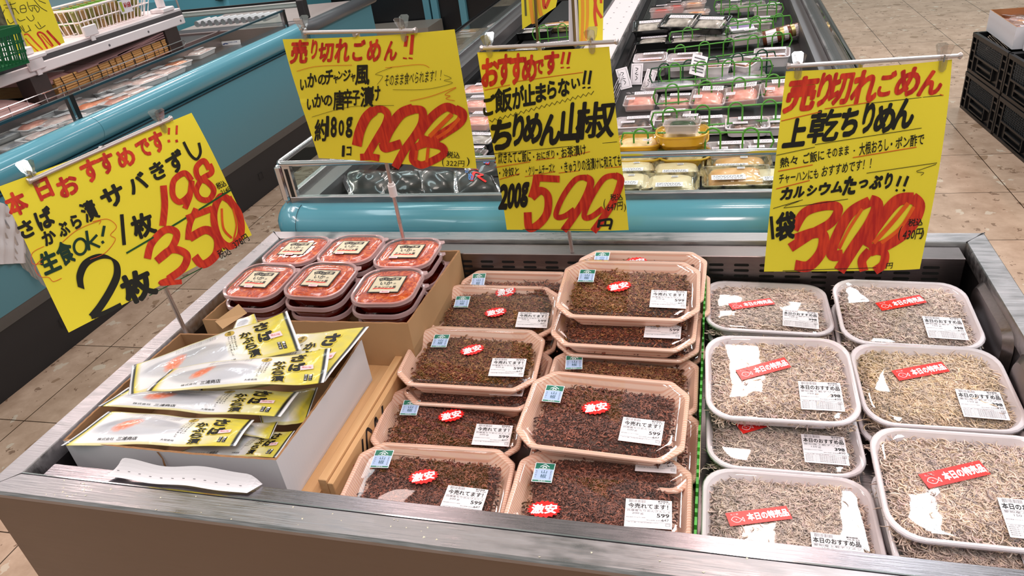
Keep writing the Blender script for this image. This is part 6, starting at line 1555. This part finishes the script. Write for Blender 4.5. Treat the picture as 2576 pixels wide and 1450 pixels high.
# far yellow signs seen from behind
def back_sign(label, quad, y, pole, marks, orange=0.5):
    c = [ony(a, b, y) for a, b in quad]; n = Vector((0, -1, 0))
    t = thing('price_sign', label, 'price sign', (onx(pole[1][0], pole[1][1], c[0].x).x, y, 0.7))
    m = MB(); m.add(c, [(0, 1, 2, 3)], 0); m.add([v + Vector((0, 0.0008, 0)) for v in c], [(3, 2, 1, 0)], 0)
    for k, (P, w, mi) in enumerate(marks):
        V, F = ribbon2d(P, w); m.add([ony(v[0], v[1], y - 0.0006 - k * 0.0001) for v in V], F, mi)
    m.build('paper', [YEL, mat('see_through_orange', (226, 150, 50), 0.7), mat('see_through_red', (206, 76, 44), 0.7), mat('see_through_ink', (96, 92, 50), 0.7)], t)
    m = MB(); m.tube([ony(pole[0][0], pole[0][1], y - 0.006), ony(pole[1][0], pole[1][1], y - 0.006)], 0.006, 8); m.build('pole', mat('brass_pole', (120, 100, 64), 0.35, 0.5), t)
back_sign('far yellow sign seen from behind, left of the two above the 599 yen sign', [(1308, -90), (1425, -110), (1398, 18), (1314, 74)], 1.75, ((1341, -90), (1353, 112)), [([(1330, -60), (1336, 20), (1342, 60)], 9, 1), ([(1352, -60), (1356, 10), (1362, 40)], 9, 1), ([(1366, -40), (1370, 20), (1388, -20)], 8, 2), ([(1320, -20), (1323, 40)], 5, 3)])
back_sign('far yellow sign seen from behind with orange streaks, right of the two', [(1452, -90), (1520, -90), (1516, 112), (1458, 116)], 1.55, ((1436, -90), (1447, 118)), [([(1462, -60), (1466, 20), (1464, 110)], 8, 1), ([(1476, -60), (1478, 40), (1472, 110)], 7, 1), ([(1494, -20), (1500, 20), (1514, 45)], 7, 2), ([(1502, -40), (1496, 30), (1500, 66)], 7, 2), ([(1512, -60), (1512, 8)], 6, 2)])
m = MB(); m.add([ony(1430, -40, 1.56), ony(1449, -40, 1.56), ony(1459, 112, 1.56), ony(1431, 112, 1.56)], [(0, 1, 2, 3)]); m.add([ony(1430, -40, 1.563), ony(1449, -40, 1.563), ony(1459, 112, 1.563), ony(1431, 112, 1.563)], [(3, 2, 1, 0)]); o = m.build('white_card', LBL); tag(o, 'narrow white card hanging beside the far right yellow sign', 'card')
# ================================================================ shelf, goods and baskets of the left fish case
LX = -1.93
shf = thing('serving_shelf', 'white upper shelf over the rear tier of the left fish case', 'shelf', (-2.25, 0.9, 0.79))
m = MB(); m.box(-2.55, LX, LY0, 2.375, 0.985, 1.000, bev=0.002); m.build('shelf_top', WHITEP, shf)
m = MB(); m.box(LX - 0.012, LX + 0.004, LY0, 2.375, 0.965, 0.984); m.build('dark_groove', mat('groove_grey', (80, 76, 78), 0.4), shf)  # dark grey strip between shelf top and price rail
m = MB(); m.box(LX - 0.012, LX + 0.012, LY0, 2.37, 0.918, 0.964, bev=0.004); pr_ = m.build('price_rail', WHITEP, shf)
for y in (1.28, 1.75, 2.05, 2.33):
    m = MB(); m.cyl((LX + 0.012, y, 0.938), (LX + 0.0135, y, 0.938), 0.006, 10); m.build('screw', INKG, pr_)
for u, v in ((225, 75), (88, 160)):
    p = onx(u, v, LX + 0.016); m = MB(); m.box(p.x - 0.002, p.x + 0.010, p.y - 0.045, p.y + 0.045, p.z - 0.028, p.z + 0.022, bev=0.004); m.box(p.x, p.x + 0.006, p.y - 0.012, p.y + 0.012, p.z - 0.05, p.z - 0.026)
    m.build('tag_holder', WHITEP, pr_)
SUP = mat('support_brown', (78, 66, 64), 0.35, 0.4)
for ya, yb in ((1.235, 1.33), (2.18, 2.29), (0.1, 0.2)):
    m = MB(); m.box(LX - 0.08, LX + 0.006, ya, yb, 0.79, 0.92); m.build('support', SUP, shf)
# wire guard rail
wg = thing('wire_guard', 'grey wire guard rail running along the rear tier of the left fish case', 'rail', (-1.90, 1.0, 0.79))
m = MB()
for z in (0.815, 0.845): m.tube([(-1.895, LY0, z), (-1.895, 2.26, z)], 0.0028, 6)
m.tube([(-1.895, 2.26, 0.815), (-1.895, 2.285, 0.83), (-1.895, 2.26, 0.845)], 0.0028, 6); m.build('long_wires', CHROME, wg)
for k in range(22):
    y = 0.15 + k * 0.1
    m = MB(); m.tube([(-1.90, y, 0.792), (-1.897, y, 0.850)], 0.0022, 5); m.build('upright', CHROME, wg)
# bamboo mats with fish
BAM = mat('bamboo', (196, 150, 92), 0.5, color2=(170, 120, 64), nscale=10, stretch=(2, 2, 60)); FSH = blob_mat('pink_fish_flesh', (236, 196, 192), (214, 160, 156), 12, 0.3, 0.3)
for k, (ya, yb, zz, lb) in enumerate(((1.36, 1.76, 0.80, 'nearer'), (1.77, 2.17, 0.80, 'farther'))):
    t = thing('bamboo_tray', 'bamboo slat tray under the white shelf, %s of the two' % lb, 'tray', (-2.02, (ya + yb) / 2, 0.79), 'bamboo trays')
    for q in range(7):
        m = MB(); m.tube([(-1.935 - 0.002 * (q % 2), ya, zz + 0.006 + q * 0.0105), (-1.935 - 0.002 * (q % 2), yb, zz + 0.006 + q * 0.0105)], 0.0056, 7); m.build('bamboo_rod', BAM, t)
    m = MB()
    for q in range(5):
        y = ya + 0.04 + q * (yb - ya - 0.08) / 4; m.tube([(-1.929, y, zz), (-1.929, y + 0.004, zz + 0.038), (-1.929, y - 0.003, zz + 0.075)], 0.0022, 5)
    m.build('binding_cord', BLACKP, t)
    m = MB(); m.box(-2.30, -1.943, ya, yb, zz, zz + 0.05); m.build('mat_base', BAM, t)
def slab(name, label, x0, x1, ya, yb, z0, h, mt, sd, group, cat='fish'):
    nz = noise2(sd); m = MB()
    def f(u, v, s=1):
        x = x0 + (x1 - x0) * u; y = ya + (yb - ya) * v; e = (max(0, math.sin(math.pi * u)) * max(0, math.sin(math.pi * v))) ** 0.45
        return (x, y, z0 + (h * e + 0.004 * nz(x, y) * e if s > 0 else 0))
    m.grid(f, 16, 24); m.grid(lambda u, v: f(1 - u, v, -1), 2, 2); o = m.build(name, mt, smooth='all'); o.name = name; tag(o, label, cat, group); return o
slab('fish_fillet', 'pale pink fillet on the nearer bamboo tray', -2.28, -1.945, 1.36, 1.60, 0.852, 0.030, FSH, 31, 'fillets under the white shelf')
slab('fish_fillet', 'whitish fillet on the nearer bamboo tray, beyond the first', -2.28, -1.95, 1.58, 1.80, 0.852, 0.026, mat('white_flesh', (226, 212, 220), 0.3, bump=0.6, bscale=40), 32, 'fillets under the white shelf')
slab('fish_fillet', 'large pink fillet left of the shelf support', -2.25, -1.91, 0.72, 1.22, 0.800, 0.075, FSH, 33, 'fillets under the white shelf')
slab('fish_fillet', 'pink fillet at the left edge of the photo on the rear tier', -2.25, -1.91, 0.30, 0.70, 0.795, 0.050, FSH, 34, 'fillets under the white shelf')
BRN = mat('mauve_board', (140, 104, 104), 0.5)
for k in range(3):
    m = MB(); m.obox((-2.02, 1.50 + 0.14 * k, 0.872 + 0.004 * k), (-2.02, 2.16, 0.885 + 0.012 * k), 0.20, 0.006); o = m.build('fish_board', BRN); tag(o, 'thin mauve board on the farther bamboo tray, %s one' % ('lowest', 'middle', 'top')[k], 'board', 'mauve boards')
# packs lying in the well
ws = [('fishw', 398, 178, 25, 'with orange fish at the far end of the well'), ('fishw', 368, 200, 10, 'with brown crumbs, next to the far one'), ('fishw', 298, 214, 8, 'white topped, in the middle of the well'), ('salmon', 262, 252, 12, 'salmon, just past the glass post'), ('salmon', 232, 262, 0, 'salmon, right behind the glass post'), ('fishw', 180, 262, 15, 'pale, left of the glass post'), ('fishw', 150, 300, 5, 'long and pale, in front of the glass post'), ('fishw', 95, 285, 20, 'pale, wrapped, left of the long one'), ('fish', 60, 262, 10, 'pink, by the wire guard'), ('fish', 20, 292, 0, 'pink, at the left edge of the photo'), ('fishw', 215, 300, -10, 'near the bumper, beside the glass post'), ('fishw', 330, 232, 15, 'near the bumper, middle of the well'), ('salmon', 440, 160, 12, 'small, farthest in the well'), ('foil', 140, 330, 20, 'blue and silver, near the bumper'), ('foil', 60, 352, 14, 'dark silver fish, near the left edge'), ('foil', 35, 382, 14, 'dark silver fish, nearest the bumper at the left edge'), ('foil', 20, 335, 14, 'dark silver fish, behind the other two'),
 ('fishw', 205, 232, 12, 'beneath the wire guard, above the glass post'), ('fishw', 262, 222, 14, 'beside the dark inner wall, middle of the well'), ('fish', 300, 250, 8, 'pink, touching the bumper in the middle'), ('fishw', 420, 178, 22, 'near the bumper, far part of the well'), ('fishw', 340, 188, 15, 'against the inner wall, far part'), ('salmon', 130, 258, 16, 'salmon, beneath the wire guard'), ('fishw', 500, 130, 24, 'last pale one near the end wall'), ('fishw', 110, 335, 10, 'pale, half under the blue and silver pack'), ('fishw', 250, 290, 16, 'pale, touching the bumper beside the post'), ('fish', 85, 312, 16, 'pink, between the pale wrapped ones')]
for kd, u, v, yw, lb in ws:
    pk(kd, u, v, 0.7155, yw + 70, 'fish pack in the left case, ' + lb, s=1.15, group='fish packs in the left case')
m = MB(); cs = [ony(u, v, LY1 - 0.032) for u, v in ((557, 105), (604, 100), (606, 111), (559, 117))]; m.add(cs, [(3, 2, 1, 0)], 0)
fl_ = lambda x, y, z: tuple((cs[3] * (1 - x) + cs[2] * x) * (1 - y) + (cs[0] * (1 - x) + cs[1] * x) * y + Vector((0, -0.0008 - z, 0)))
lettering(m, 'LOAD LINE', 0.58, 0.66, 0.5, 0.30, 0, 1, 0, 0, 0, fl_); V, F = ribbon2d([(0.08, 0.3), (0.2, 0.6), (0.3, 0.35)], 0.14); m.add([fl_(v[0], v[1], 0) for v in V], F, 1)
m.build('load_label', [LBL, mat('label_blue', (50, 80, 140), 0.5)], fc)
# white wire basket of jars
BZ = 1.0005; a = onz(212, 91, BZ); b = onz(372, 40, BZ); d = (b - a); L = d.length; d.normalize(); n = Vector((-d.y, d.x, 0)); n = n if n.x < 0 else -n
bk_ = thing('wire_basket', 'white wire basket full of small jars on the white shelf', 'basket', a + d * L / 2 + n * 0.12); up = Vector((0, 0, 1)); WB = 0.22; HB = 0.13
def bp(s, t_, z, fl=0.0): return a + d * (L * s + (s - 0.5) * fl) + n * (WB * t_ + (t_ - 0.5) * fl) + up * z
m = MB()
for z, fl in ((0.003, 0), (0.065, 0.03), (0.125, 0.07)): m.tube([bp(0, 0, z, fl), bp(1, 0, z, fl), bp(1, 1, z, fl), bp(0, 1, z, fl)], 0.004 if z < 0.1 else 0.006, 6, closed=True)
m.build('rims', WIREW, bk_)
for k in range(19):
    m = MB(); m.tube([bp(k / 18, 0, 0.003), bp(k / 18, 0, 0.125, 0.07)], 0.0026, 5); m.build('front_wire', WIREW, bk_)
for k in range(1, 8):
    for s in (0, 1):
        m = MB(); m.tube([bp(s, k / 8, 0.003), bp(s, k / 8, 0.125, 0.07)], 0.0026, 5); m.build('side_wire', WIREW, bk_)
m = MB(); q0 = bp(0.52, 0, 0.105, 0.07) - n * 0.006
for (x0_, x1_, z0_, z1_, mi) in ((0, 0.09, -0.055, 0.035, 0), (0, 0.09, 0.010, 0.035, 1), (0.008, 0.026, -0.045, 0.002, 2)):
    o_ = -n * (0.0008 * mi); m.add([q0 + d * x0_ + up * z0_ + o_, q0 + d * x1_ + up * z0_ + o_, q0 + d * x1_ + up * z1_ + o_, q0 + d * x0_ + up * z1_ + o_], [(0, 1, 2, 3)], mi)
lettering(m, '¥168', 0.058, -0.018, 0.050, 0.026, 0, 3, 0.02, 0, 0, lambda x, y, z: tuple(q0 + d * x + up * y - n * 0.003)); lettering(m, '柚子こしょう', 0.045, 0.022, 0.07, 0.014, 0, 0, 0.01, 0, 0, lambda x, y, z: tuple(q0 + d * x + up * y - n * 0.003))
m.build('price_card', [LBL, mat('card_green', (20, 96, 60), 0.5), mat('card_olive', (160, 170, 60), 0.5), RED], bk_)
JG = mat('green_label_jar', (120, 116, 60), 0.2, coat=0.5); JCG = mat('green_cap', (104, 150, 50), 0.4); JL = mat('ochre_jar', (150, 116, 70), 0.2, coat=0.5); k = 0
for r_ in range(2):
    for j in range(3):
        for i in range(9):
            p = bp((i + 0.5) / 9, (j + 0.5) / 3, 0.008 + r_ * 0.060)
            m = MB(); m.lathe([(0, 0), (0.019, 0), (0.020, 0.004), (0.020, 0.040), (0.016, 0.045), (0, 0.045)], p.x, p.y, p.z, 12, 0); m.lathe([(0, 0.044), (0.018, 0.044), (0.018, 0.056), (0, 0.056)], p.x, p.y, p.z, 12, 1)
            o = m.build('jar', [(JG, JL)[(i + j) % 2], (JCG, JC)[(i * 3 + j + r_) % 3 == 0]], smooth=True); tag(o, 'small green or gold capped jar in the white wire basket', 'jar', 'jars in the wire basket')
# green plastic basket
a = onz(74, 158, BZ); gb = thing('plastic_basket', 'dark green slotted plastic basket on the white shelf at the left edge', 'basket', a + Vector((-0.10, -0.10, 0))); GR = mat('green_basket', (14, 84, 44), 0.4)
x1_, y1_ = a.x, a.y
def slotted(p, q, h, nm, out):
    """a basket wall: solid rims with rows of upright bars between"""
    d_ = (q - p); L_ = d_.length; d_.normalize(); o_ = out * 0.03
    m = MB()
    for z0_, z1_ in ((0, 0.014), (0.046, 0.052), (0.084, 0.090), (0.122, 0.150)):
        P0 = p + out * (0.03 * z0_ / h) + up * z0_; P1 = q + out * (0.03 * z0_ / h) + up * z0_; m.obox(P0 + up * (z1_ - z0_) / 2, P1 + up * (z1_ - z0_) / 2, 0.004 if z0_ < 0.12 else 0.010, z1_ - z0_)
    m.build(nm, GR, gb)
    m = MB()
    for k in range(15):
        c = p + d_ * (L_ * (k + 0.5) / 15); m.obox(c + up * 0.01 + out * 0.002, c + up * 0.125 + out * 0.025, 0.004, 0.0045, up=tuple(d_))
    m.build(nm + '_bars', GR, gb)['kind'] = 'stuff'
P1 = Vector((x1_, y1_, BZ)); P2 = Vector((x1_ - 0.02, y1_ - 0.26, BZ)); P3 = Vector((x1_ - 0.22, y1_ + 0.015, BZ)); P4 = P3 + (P2 - P1)
slotted(P1, P2, 0.15, 'front_wall', Vector((1, 0, 0))); slotted(P1, P3, 0.15, 'side_wall', Vector((0, 1, 0))); slotted(P3, P4, 0.15, 'back_wall', Vector((-1, 0, 0)))
m = MB(); m.add([P1, P2, P4, P3], [(0, 1, 2, 3)]); m.build('basket_floor', GR, gb)
m = MB(); m.lathe([(0, -0.02), (0.014, -0.015), (0.018, 0), (0.013, 0.014), (0, 0.018)], x1_ - 0.06, y1_ - 0.15, BZ + 0.15, 12); o = m.build('red_ball', RED, smooth=True); o.name = 'small_red_item'; tag(o, 'small red round item on top in the green basket', 'item')
# yellow sign seen from behind at the far left
c0 = onz(110, 126, 1.0); s5 = Sign(c0, (62, 0, 0), (0, 0), 4.554)
s5.paper([(-30, -70), (96, -70), (163, 107), (52, 150)], (0, 0, 2, 0))
for P, w, mi in (([(275, 400), (320, 395), (400, 480), (490, 570)], 18, 5), ([(290, 440), (340, 500), (440, 590)], 12, 6), ([(545, 558), (480, 460), (430, 390), (460, 370), (520, 410), (610, 530)], 20, 1), ([(535, 350), (610, 430), (690, 515)], 26, 1), ([(470, 400), (540, 480), (600, 540)], 10, 6)): s5.st(P, w, mi)
for P in ([(40, 60), (150, 45), (180, 30)], [(60, 90), (180, 100)], [(110, 20), (150, 130), (160, 180)], [(50, 110), (30, 160)], [(170, 100), (220, 160)], [(230, 70), (240, 140), (300, 130), (280, 60), (230, 70)], [(235, 105), (295, 95)], [(310, 20), (330, 90), (370, 130), (370, 80)], [(330, 70), (390, 60)], [(400, 90), (430, 140), (450, 100), (400, 60), (390, 100)], [(390, 0), (460, 80), (540, 130)], [(440, 5), (525, 40)],
          [(80, 220), (120, 270), (180, 230)], [(200, 215), (230, 240), (290, 220)], [(300, 190), (350, 240), (390, 215), (370, 170)], [(230, 300), (290, 370), (350, 340)], [(250, 290), (280, 350)], [(320, 290), (355, 355)], [(400, 280), (450, 330), (520, 290)], [(430, 250), (470, 310)]): s5.st(P, 7, 2)
t = thing('price_sign', 'yellow sign seen from behind, with faded 100 yen numerals, on the white shelf', 'price sign', c0)
s5.mb.build('paper', SM, t)
m = MB(); m.tube([s5.p3(2, -30, 0.006), s5.p3(66, 122, 0.006)], 0.005, 8); m.build('pole', ROD, t)
m = MB(); q0 = onz(80, 148, BZ); m.box(q0.x - 0.05, q0.x + 0.04, q0.y - 0.05, q0.y + 0.05, BZ, BZ + 0.018, bev=0.004); m.box(q0.x - 0.03, q0.x + 0.01, q0.y - 0.02, q0.y + 0.02, BZ + 0.018, BZ + 0.05, bev=0.004); m.build('sign_base', WHITEP, t)
q0 = onz(410, 30, BZ); m = MB(); m.box(q0.x - 0.045, q0.x + 0.045, q0.y - 0.05, q0.y + 0.05, BZ, BZ + 0.022, bev=0.004); m.box(q0.x - 0.018, q0.x + 0.018, q0.y - 0.02, q0.y + 0.02, BZ + 0.022, BZ + 0.075, bev=0.006)
o = m.build('sign_foot', WHITEP); tag(o, 'white plastic sign foot standing at the far end of the white shelf', 'sign foot')
# crumpled plastic sheet hanging over the left case bumper
nz = noise2(77); SHT = film_mat('hazy_plastic', 0.25, 0.8, 18, (0.80, 0.80, 0.80, 1), 0.6, 0.35)
m = MB()
cs = [onx(-60, 500, -1.372), onx(60, 560, -1.372), onx(118, 730, -1.41), onx(40, 660, -1.40)]
def sh(u, v):
    p = (cs[3] * (1 - u) + cs[2] * u) * (1 - v) + (cs[0] * (1 - u) + cs[1] * u) * v
    return p + Vector((0.006 + 0.010 * nz(p.y, p.z) * 0.5 + 0.004 * math.sin(u * 22 + v * 6), 0, 0))
m.grid(sh, 26, 26)
cs2 = [onx(-60, 486, -1.372), onx(62, 540, -1.372), onx(60, 662, -1.40), onx(-60, 668, -1.40)]
def sh2(u, v):
    p = (cs2[3] * (1 - u) + cs2[2] * u) * (1 - v) + (cs2[0] * (1 - u) + cs2[1] * u) * v
    return p + Vector((0.012 + 0.006 * math.sin(u * 30) + 0.006 * nz(p.y, p.z), 0, 0))
o = m.build('plastic_sheet', SHT, smooth='all'); tag(o, 'hazy crumpled plastic bag corner hanging on the teal side of the left case', 'plastic bag')
m = MB(); m.grid(sh2, 26, 20); o2 = m.build('white_bag', mat('milky_plastic', (206, 200, 202), 0.4, bump=0.4, bscale=14), smooth='all'); tag(o2, 'milky white plastic bag hanging over the teal bumper behind the mackerel sign', 'plastic bag')

# ================================================================ second case: pale rim, rolled packs, clutter
m = MB(); m.box(-2.7, -1.53, 2.96, 3.05, 0.86, 0.90, bev=0.01); m.build('white_rim', WHITEP, kc)
for k in range(11):
    x = -2.38 + k * 0.052
    m = MB(); m.tube([(x, 3.06, 0.80), (x + 0.01, 3.20, 0.80)], 0.020, 10); o = m.build('rolled_pack', mat('milky_roll', (206, 200, 208), 0.25, coat=0.5), smooth=True); tag(o, 'milky rolled pack in a row inside the farther teal case', 'rolled pack', 'rolled packs in a row')
m = MB(); m.tube([(-2.35, 2.90, 1.0), (-2.35, 2.90, 1.35)], 0.006, 8); o = m.build('thin_pole', ROD); o.location.z = 0.91; tag(o, 'thin grey pole rising from the farther teal case', 'pole')
far = thing('fish_case', 'teal case end with black corner post, far behind the wire basket', 'display case', (-3.6, 4.4, 0))
m = MB(); m.box(-5.6, -2.9, 4.2, 6.0, 0.10, 0.86, bev=0.03); m.build('teal_panel', TEAL, far)
m = MB(); m.box(-2.98, -2.90, 4.17, 4.20, 0.80, 1.02); m.build('corner_post', BLACKP, far)
m = MB(); m.box(-5.6, -2.93, 4.18, 4.20, 1.00, 1.02); m.build('top_rail', BLACKP, far)
bs = thing('goods_rack', 'dark rack with crumpled dark goods behind the yellow sign at top left', 'rack', (-3.9, 3.0, 0))
m = MB(); m.box(-4.6, -3.3, 2.6, 2.7, 0.0, 1.9); m.build('dark_back', mat('rack_teal', (26, 52, 60), 0.5), bs)
m = MB(); m.tube([(-3.72, 2.58, 0.95), (-3.30, 2.58, 0.95), (-3.26, 2.58, 1.0), (-3.26, 2.58, 1.6), (-3.72, 2.58, 1.6)], 0.014, 8, closed=True); m.build('frame', mat('rack_frame', (96, 96, 96), 0.4), bs)
m = MB(); m.box(-3.70, -3.28, 2.57, 2.60, 0.97, 1.58); m.build('dark_goods', blob_mat('dark_goods', (40, 38, 32), (110, 108, 84), 16, 0.3, 0.8), bs)

# ================================================================ black crates and card trays on the right
BC = mat('black_crate', (20, 20, 22), 0.38)
def crate(label, x, y, z, rz, L_=0.46, Wd=0.32, H=0.205):
    t = thing('plastic_crate', label, 'crate', (x, y, z), 'black plastic crates', (0, 0, rz))
    def wall(nm, f, ln):
        m = MB()
        def bx(s0, s1, z0, z1, t0=0.0, t1=0.012):
            P = [f(s, tt, zz) for s in (s0, s1) for tt in (t0, t1) for zz in (z0, z1)]
            m.add(P, [(0, 1, 3, 2), (4, 6, 7, 5), (0, 4, 5, 1), (2, 3, 7, 6), (0, 2, 6, 4), (1, 5, 7, 3)])
        bx(0, ln, 0, 0.016); bx(0, ln, H - 0.022, H - 0.002, -0.004, 0.014)
        for s in (0, 0.055, ln - 0.067, ln - 0.012): bx(s, s + 0.012, 0.016, H - 0.022, -0.002)
        for s0, s1 in ((0.012, 0.055), (ln - 0.055, ln - 0.012)):
            for zz in (0.055, 0.11, 0.15): bx(s0, s1, zz, zz + 0.008, 0)
            bx(s0, s1, 0.016, H - 0.02, 0.009, 0.012)
        m0, m1 = 0.067, ln - 0.067
        bx(m0, m1, 0.092, 0.102, -0.004); bx(m0, m1, 0.016, 0.092, 0.009, 0.012)
        bx(m0 + 0.06, m1 - 0.06, 0.030, 0.036, -0.006); bx(m0 + 0.06, m0 + 0.068, 0.030, 0.092, -0.006); bx(m1 - 0.068, m1 - 0.06, 0.030, 0.092, -0.006); bx(m0 + 0.075, m1 - 0.075, 0.060, 0.070, -0.008)
        m.build(nm, BC, t, world=False)
        m = MB(); n_ = 16; w_ = (m1 - m0)
        for k in range(-5, n_):
            for sg_ in (0, 1):
                s0 = m0 + w_ * k / n_; s1 = s0 + 0.085
                za, zb = (0.102, H - 0.022) if sg_ == 0 else (H - 0.022, 0.102)
                # clip the bar to the panel
                def cl(s, zz, oth, oz):
                    if s < m0: tt = (m0 - s) / (oth - s); return m0, zz + (oz - zz) * tt
                    if s > m1: tt = (m1 - s) / (oth - s); return m1, zz + (oz - zz) * tt
                    return s, zz
                if s1 <= m0 or s0 >= m1: continue
                a0, az = cl(s0, za, s1, zb); b0, bz = cl(s1, zb, s0, za)
                m.tube([Vector(f(a0, 0.005, az)), Vector(f(b0, 0.005, bz))], 0.0026, 4)
        m.build(nm + '_lattice', BC, t, world=False)
    wall('long_side', lambda s, tt, zz: (tt, -s, zz), L_)
    wall('long_side', lambda s, tt, zz: (Wd - tt, -s, zz), L_)
    wall('short_side', lambda s, tt, zz: (s, -tt, zz), Wd)
    wall('short_side', lambda s, tt, zz: (s, -L_ + tt, zz), Wd)
    m = MB(); m.box(0.004, Wd - 0.004, -L_ + 0.004, -0.004, 0.0, 0.004); m.build('crate_floor', BC, t, world=False)
    # crates hold nothing visible
rz = 0.075
ax, ay = 2.344, 3.115
for k in range(3):
    for j in range(2):
        crate('black lattice plastic crate on the floor at right, %s column, %s' % (('far', 'middle', 'near')[k], ('bottom', 'upper')[j]), ax + k * 0.470 * math.sin(rz), ay - k * 0.470 * math.cos(rz), 0.0005 + 0.2065 * j, rz)
for k in range(3):
    for j in range(2):
        crate('black lattice plastic crate in the second row at right, %s column, %s' % (('far', 'middle', 'near')[k], ('bottom', 'upper')[j]), ax + 0.335 * math.cos(rz) + k * 0.470 * math.sin(rz), ay + 0.335 * math.sin(rz) - k * 0.470 * math.cos(rz), 0.0005 + 0.2065 * j, rz)
CWI = mat('box_brown_inside', (150, 98, 60), 0.8)
for k, (x0_, y0_, x1_, y1_, lb) in enumerate(((2.40, 2.70, 2.98, 3.12, 'farther'), (2.44, 2.18, 3.0, 2.68, 'nearer'))):
    b = wavy_box('card_tray', 'white outside, brown inside low card tray on the black crates, %s one' % lb, x0_, x1_, y0_, y1_, 0.4145, 0.52, CARDW, CWI, CARDIN)
for k in range(7):
    p = (2.50 + 0.14 * (k % 3), 2.86 + 0.10 * (k // 3), 0.44)
    t = thing('food_pack', 'clear pack with %s label in the farther card tray, %s' % (('white', 'pink')[k % 2], ('at the front left', 'front middle', 'front right', 'centre left', 'centre middle', 'centre right', 'rear')[k]), 'food pack', p, 'packs in the card tray', (0.15, 0.1, 0.3 * k)); t.scale = (1.05, 1.05, 1.4)
    for nm, me in pack_meshes(('pink', 'mixed')[k % 2], *KINDS[('pink', 'mixed')[k % 2]]): link(nm, me, t)
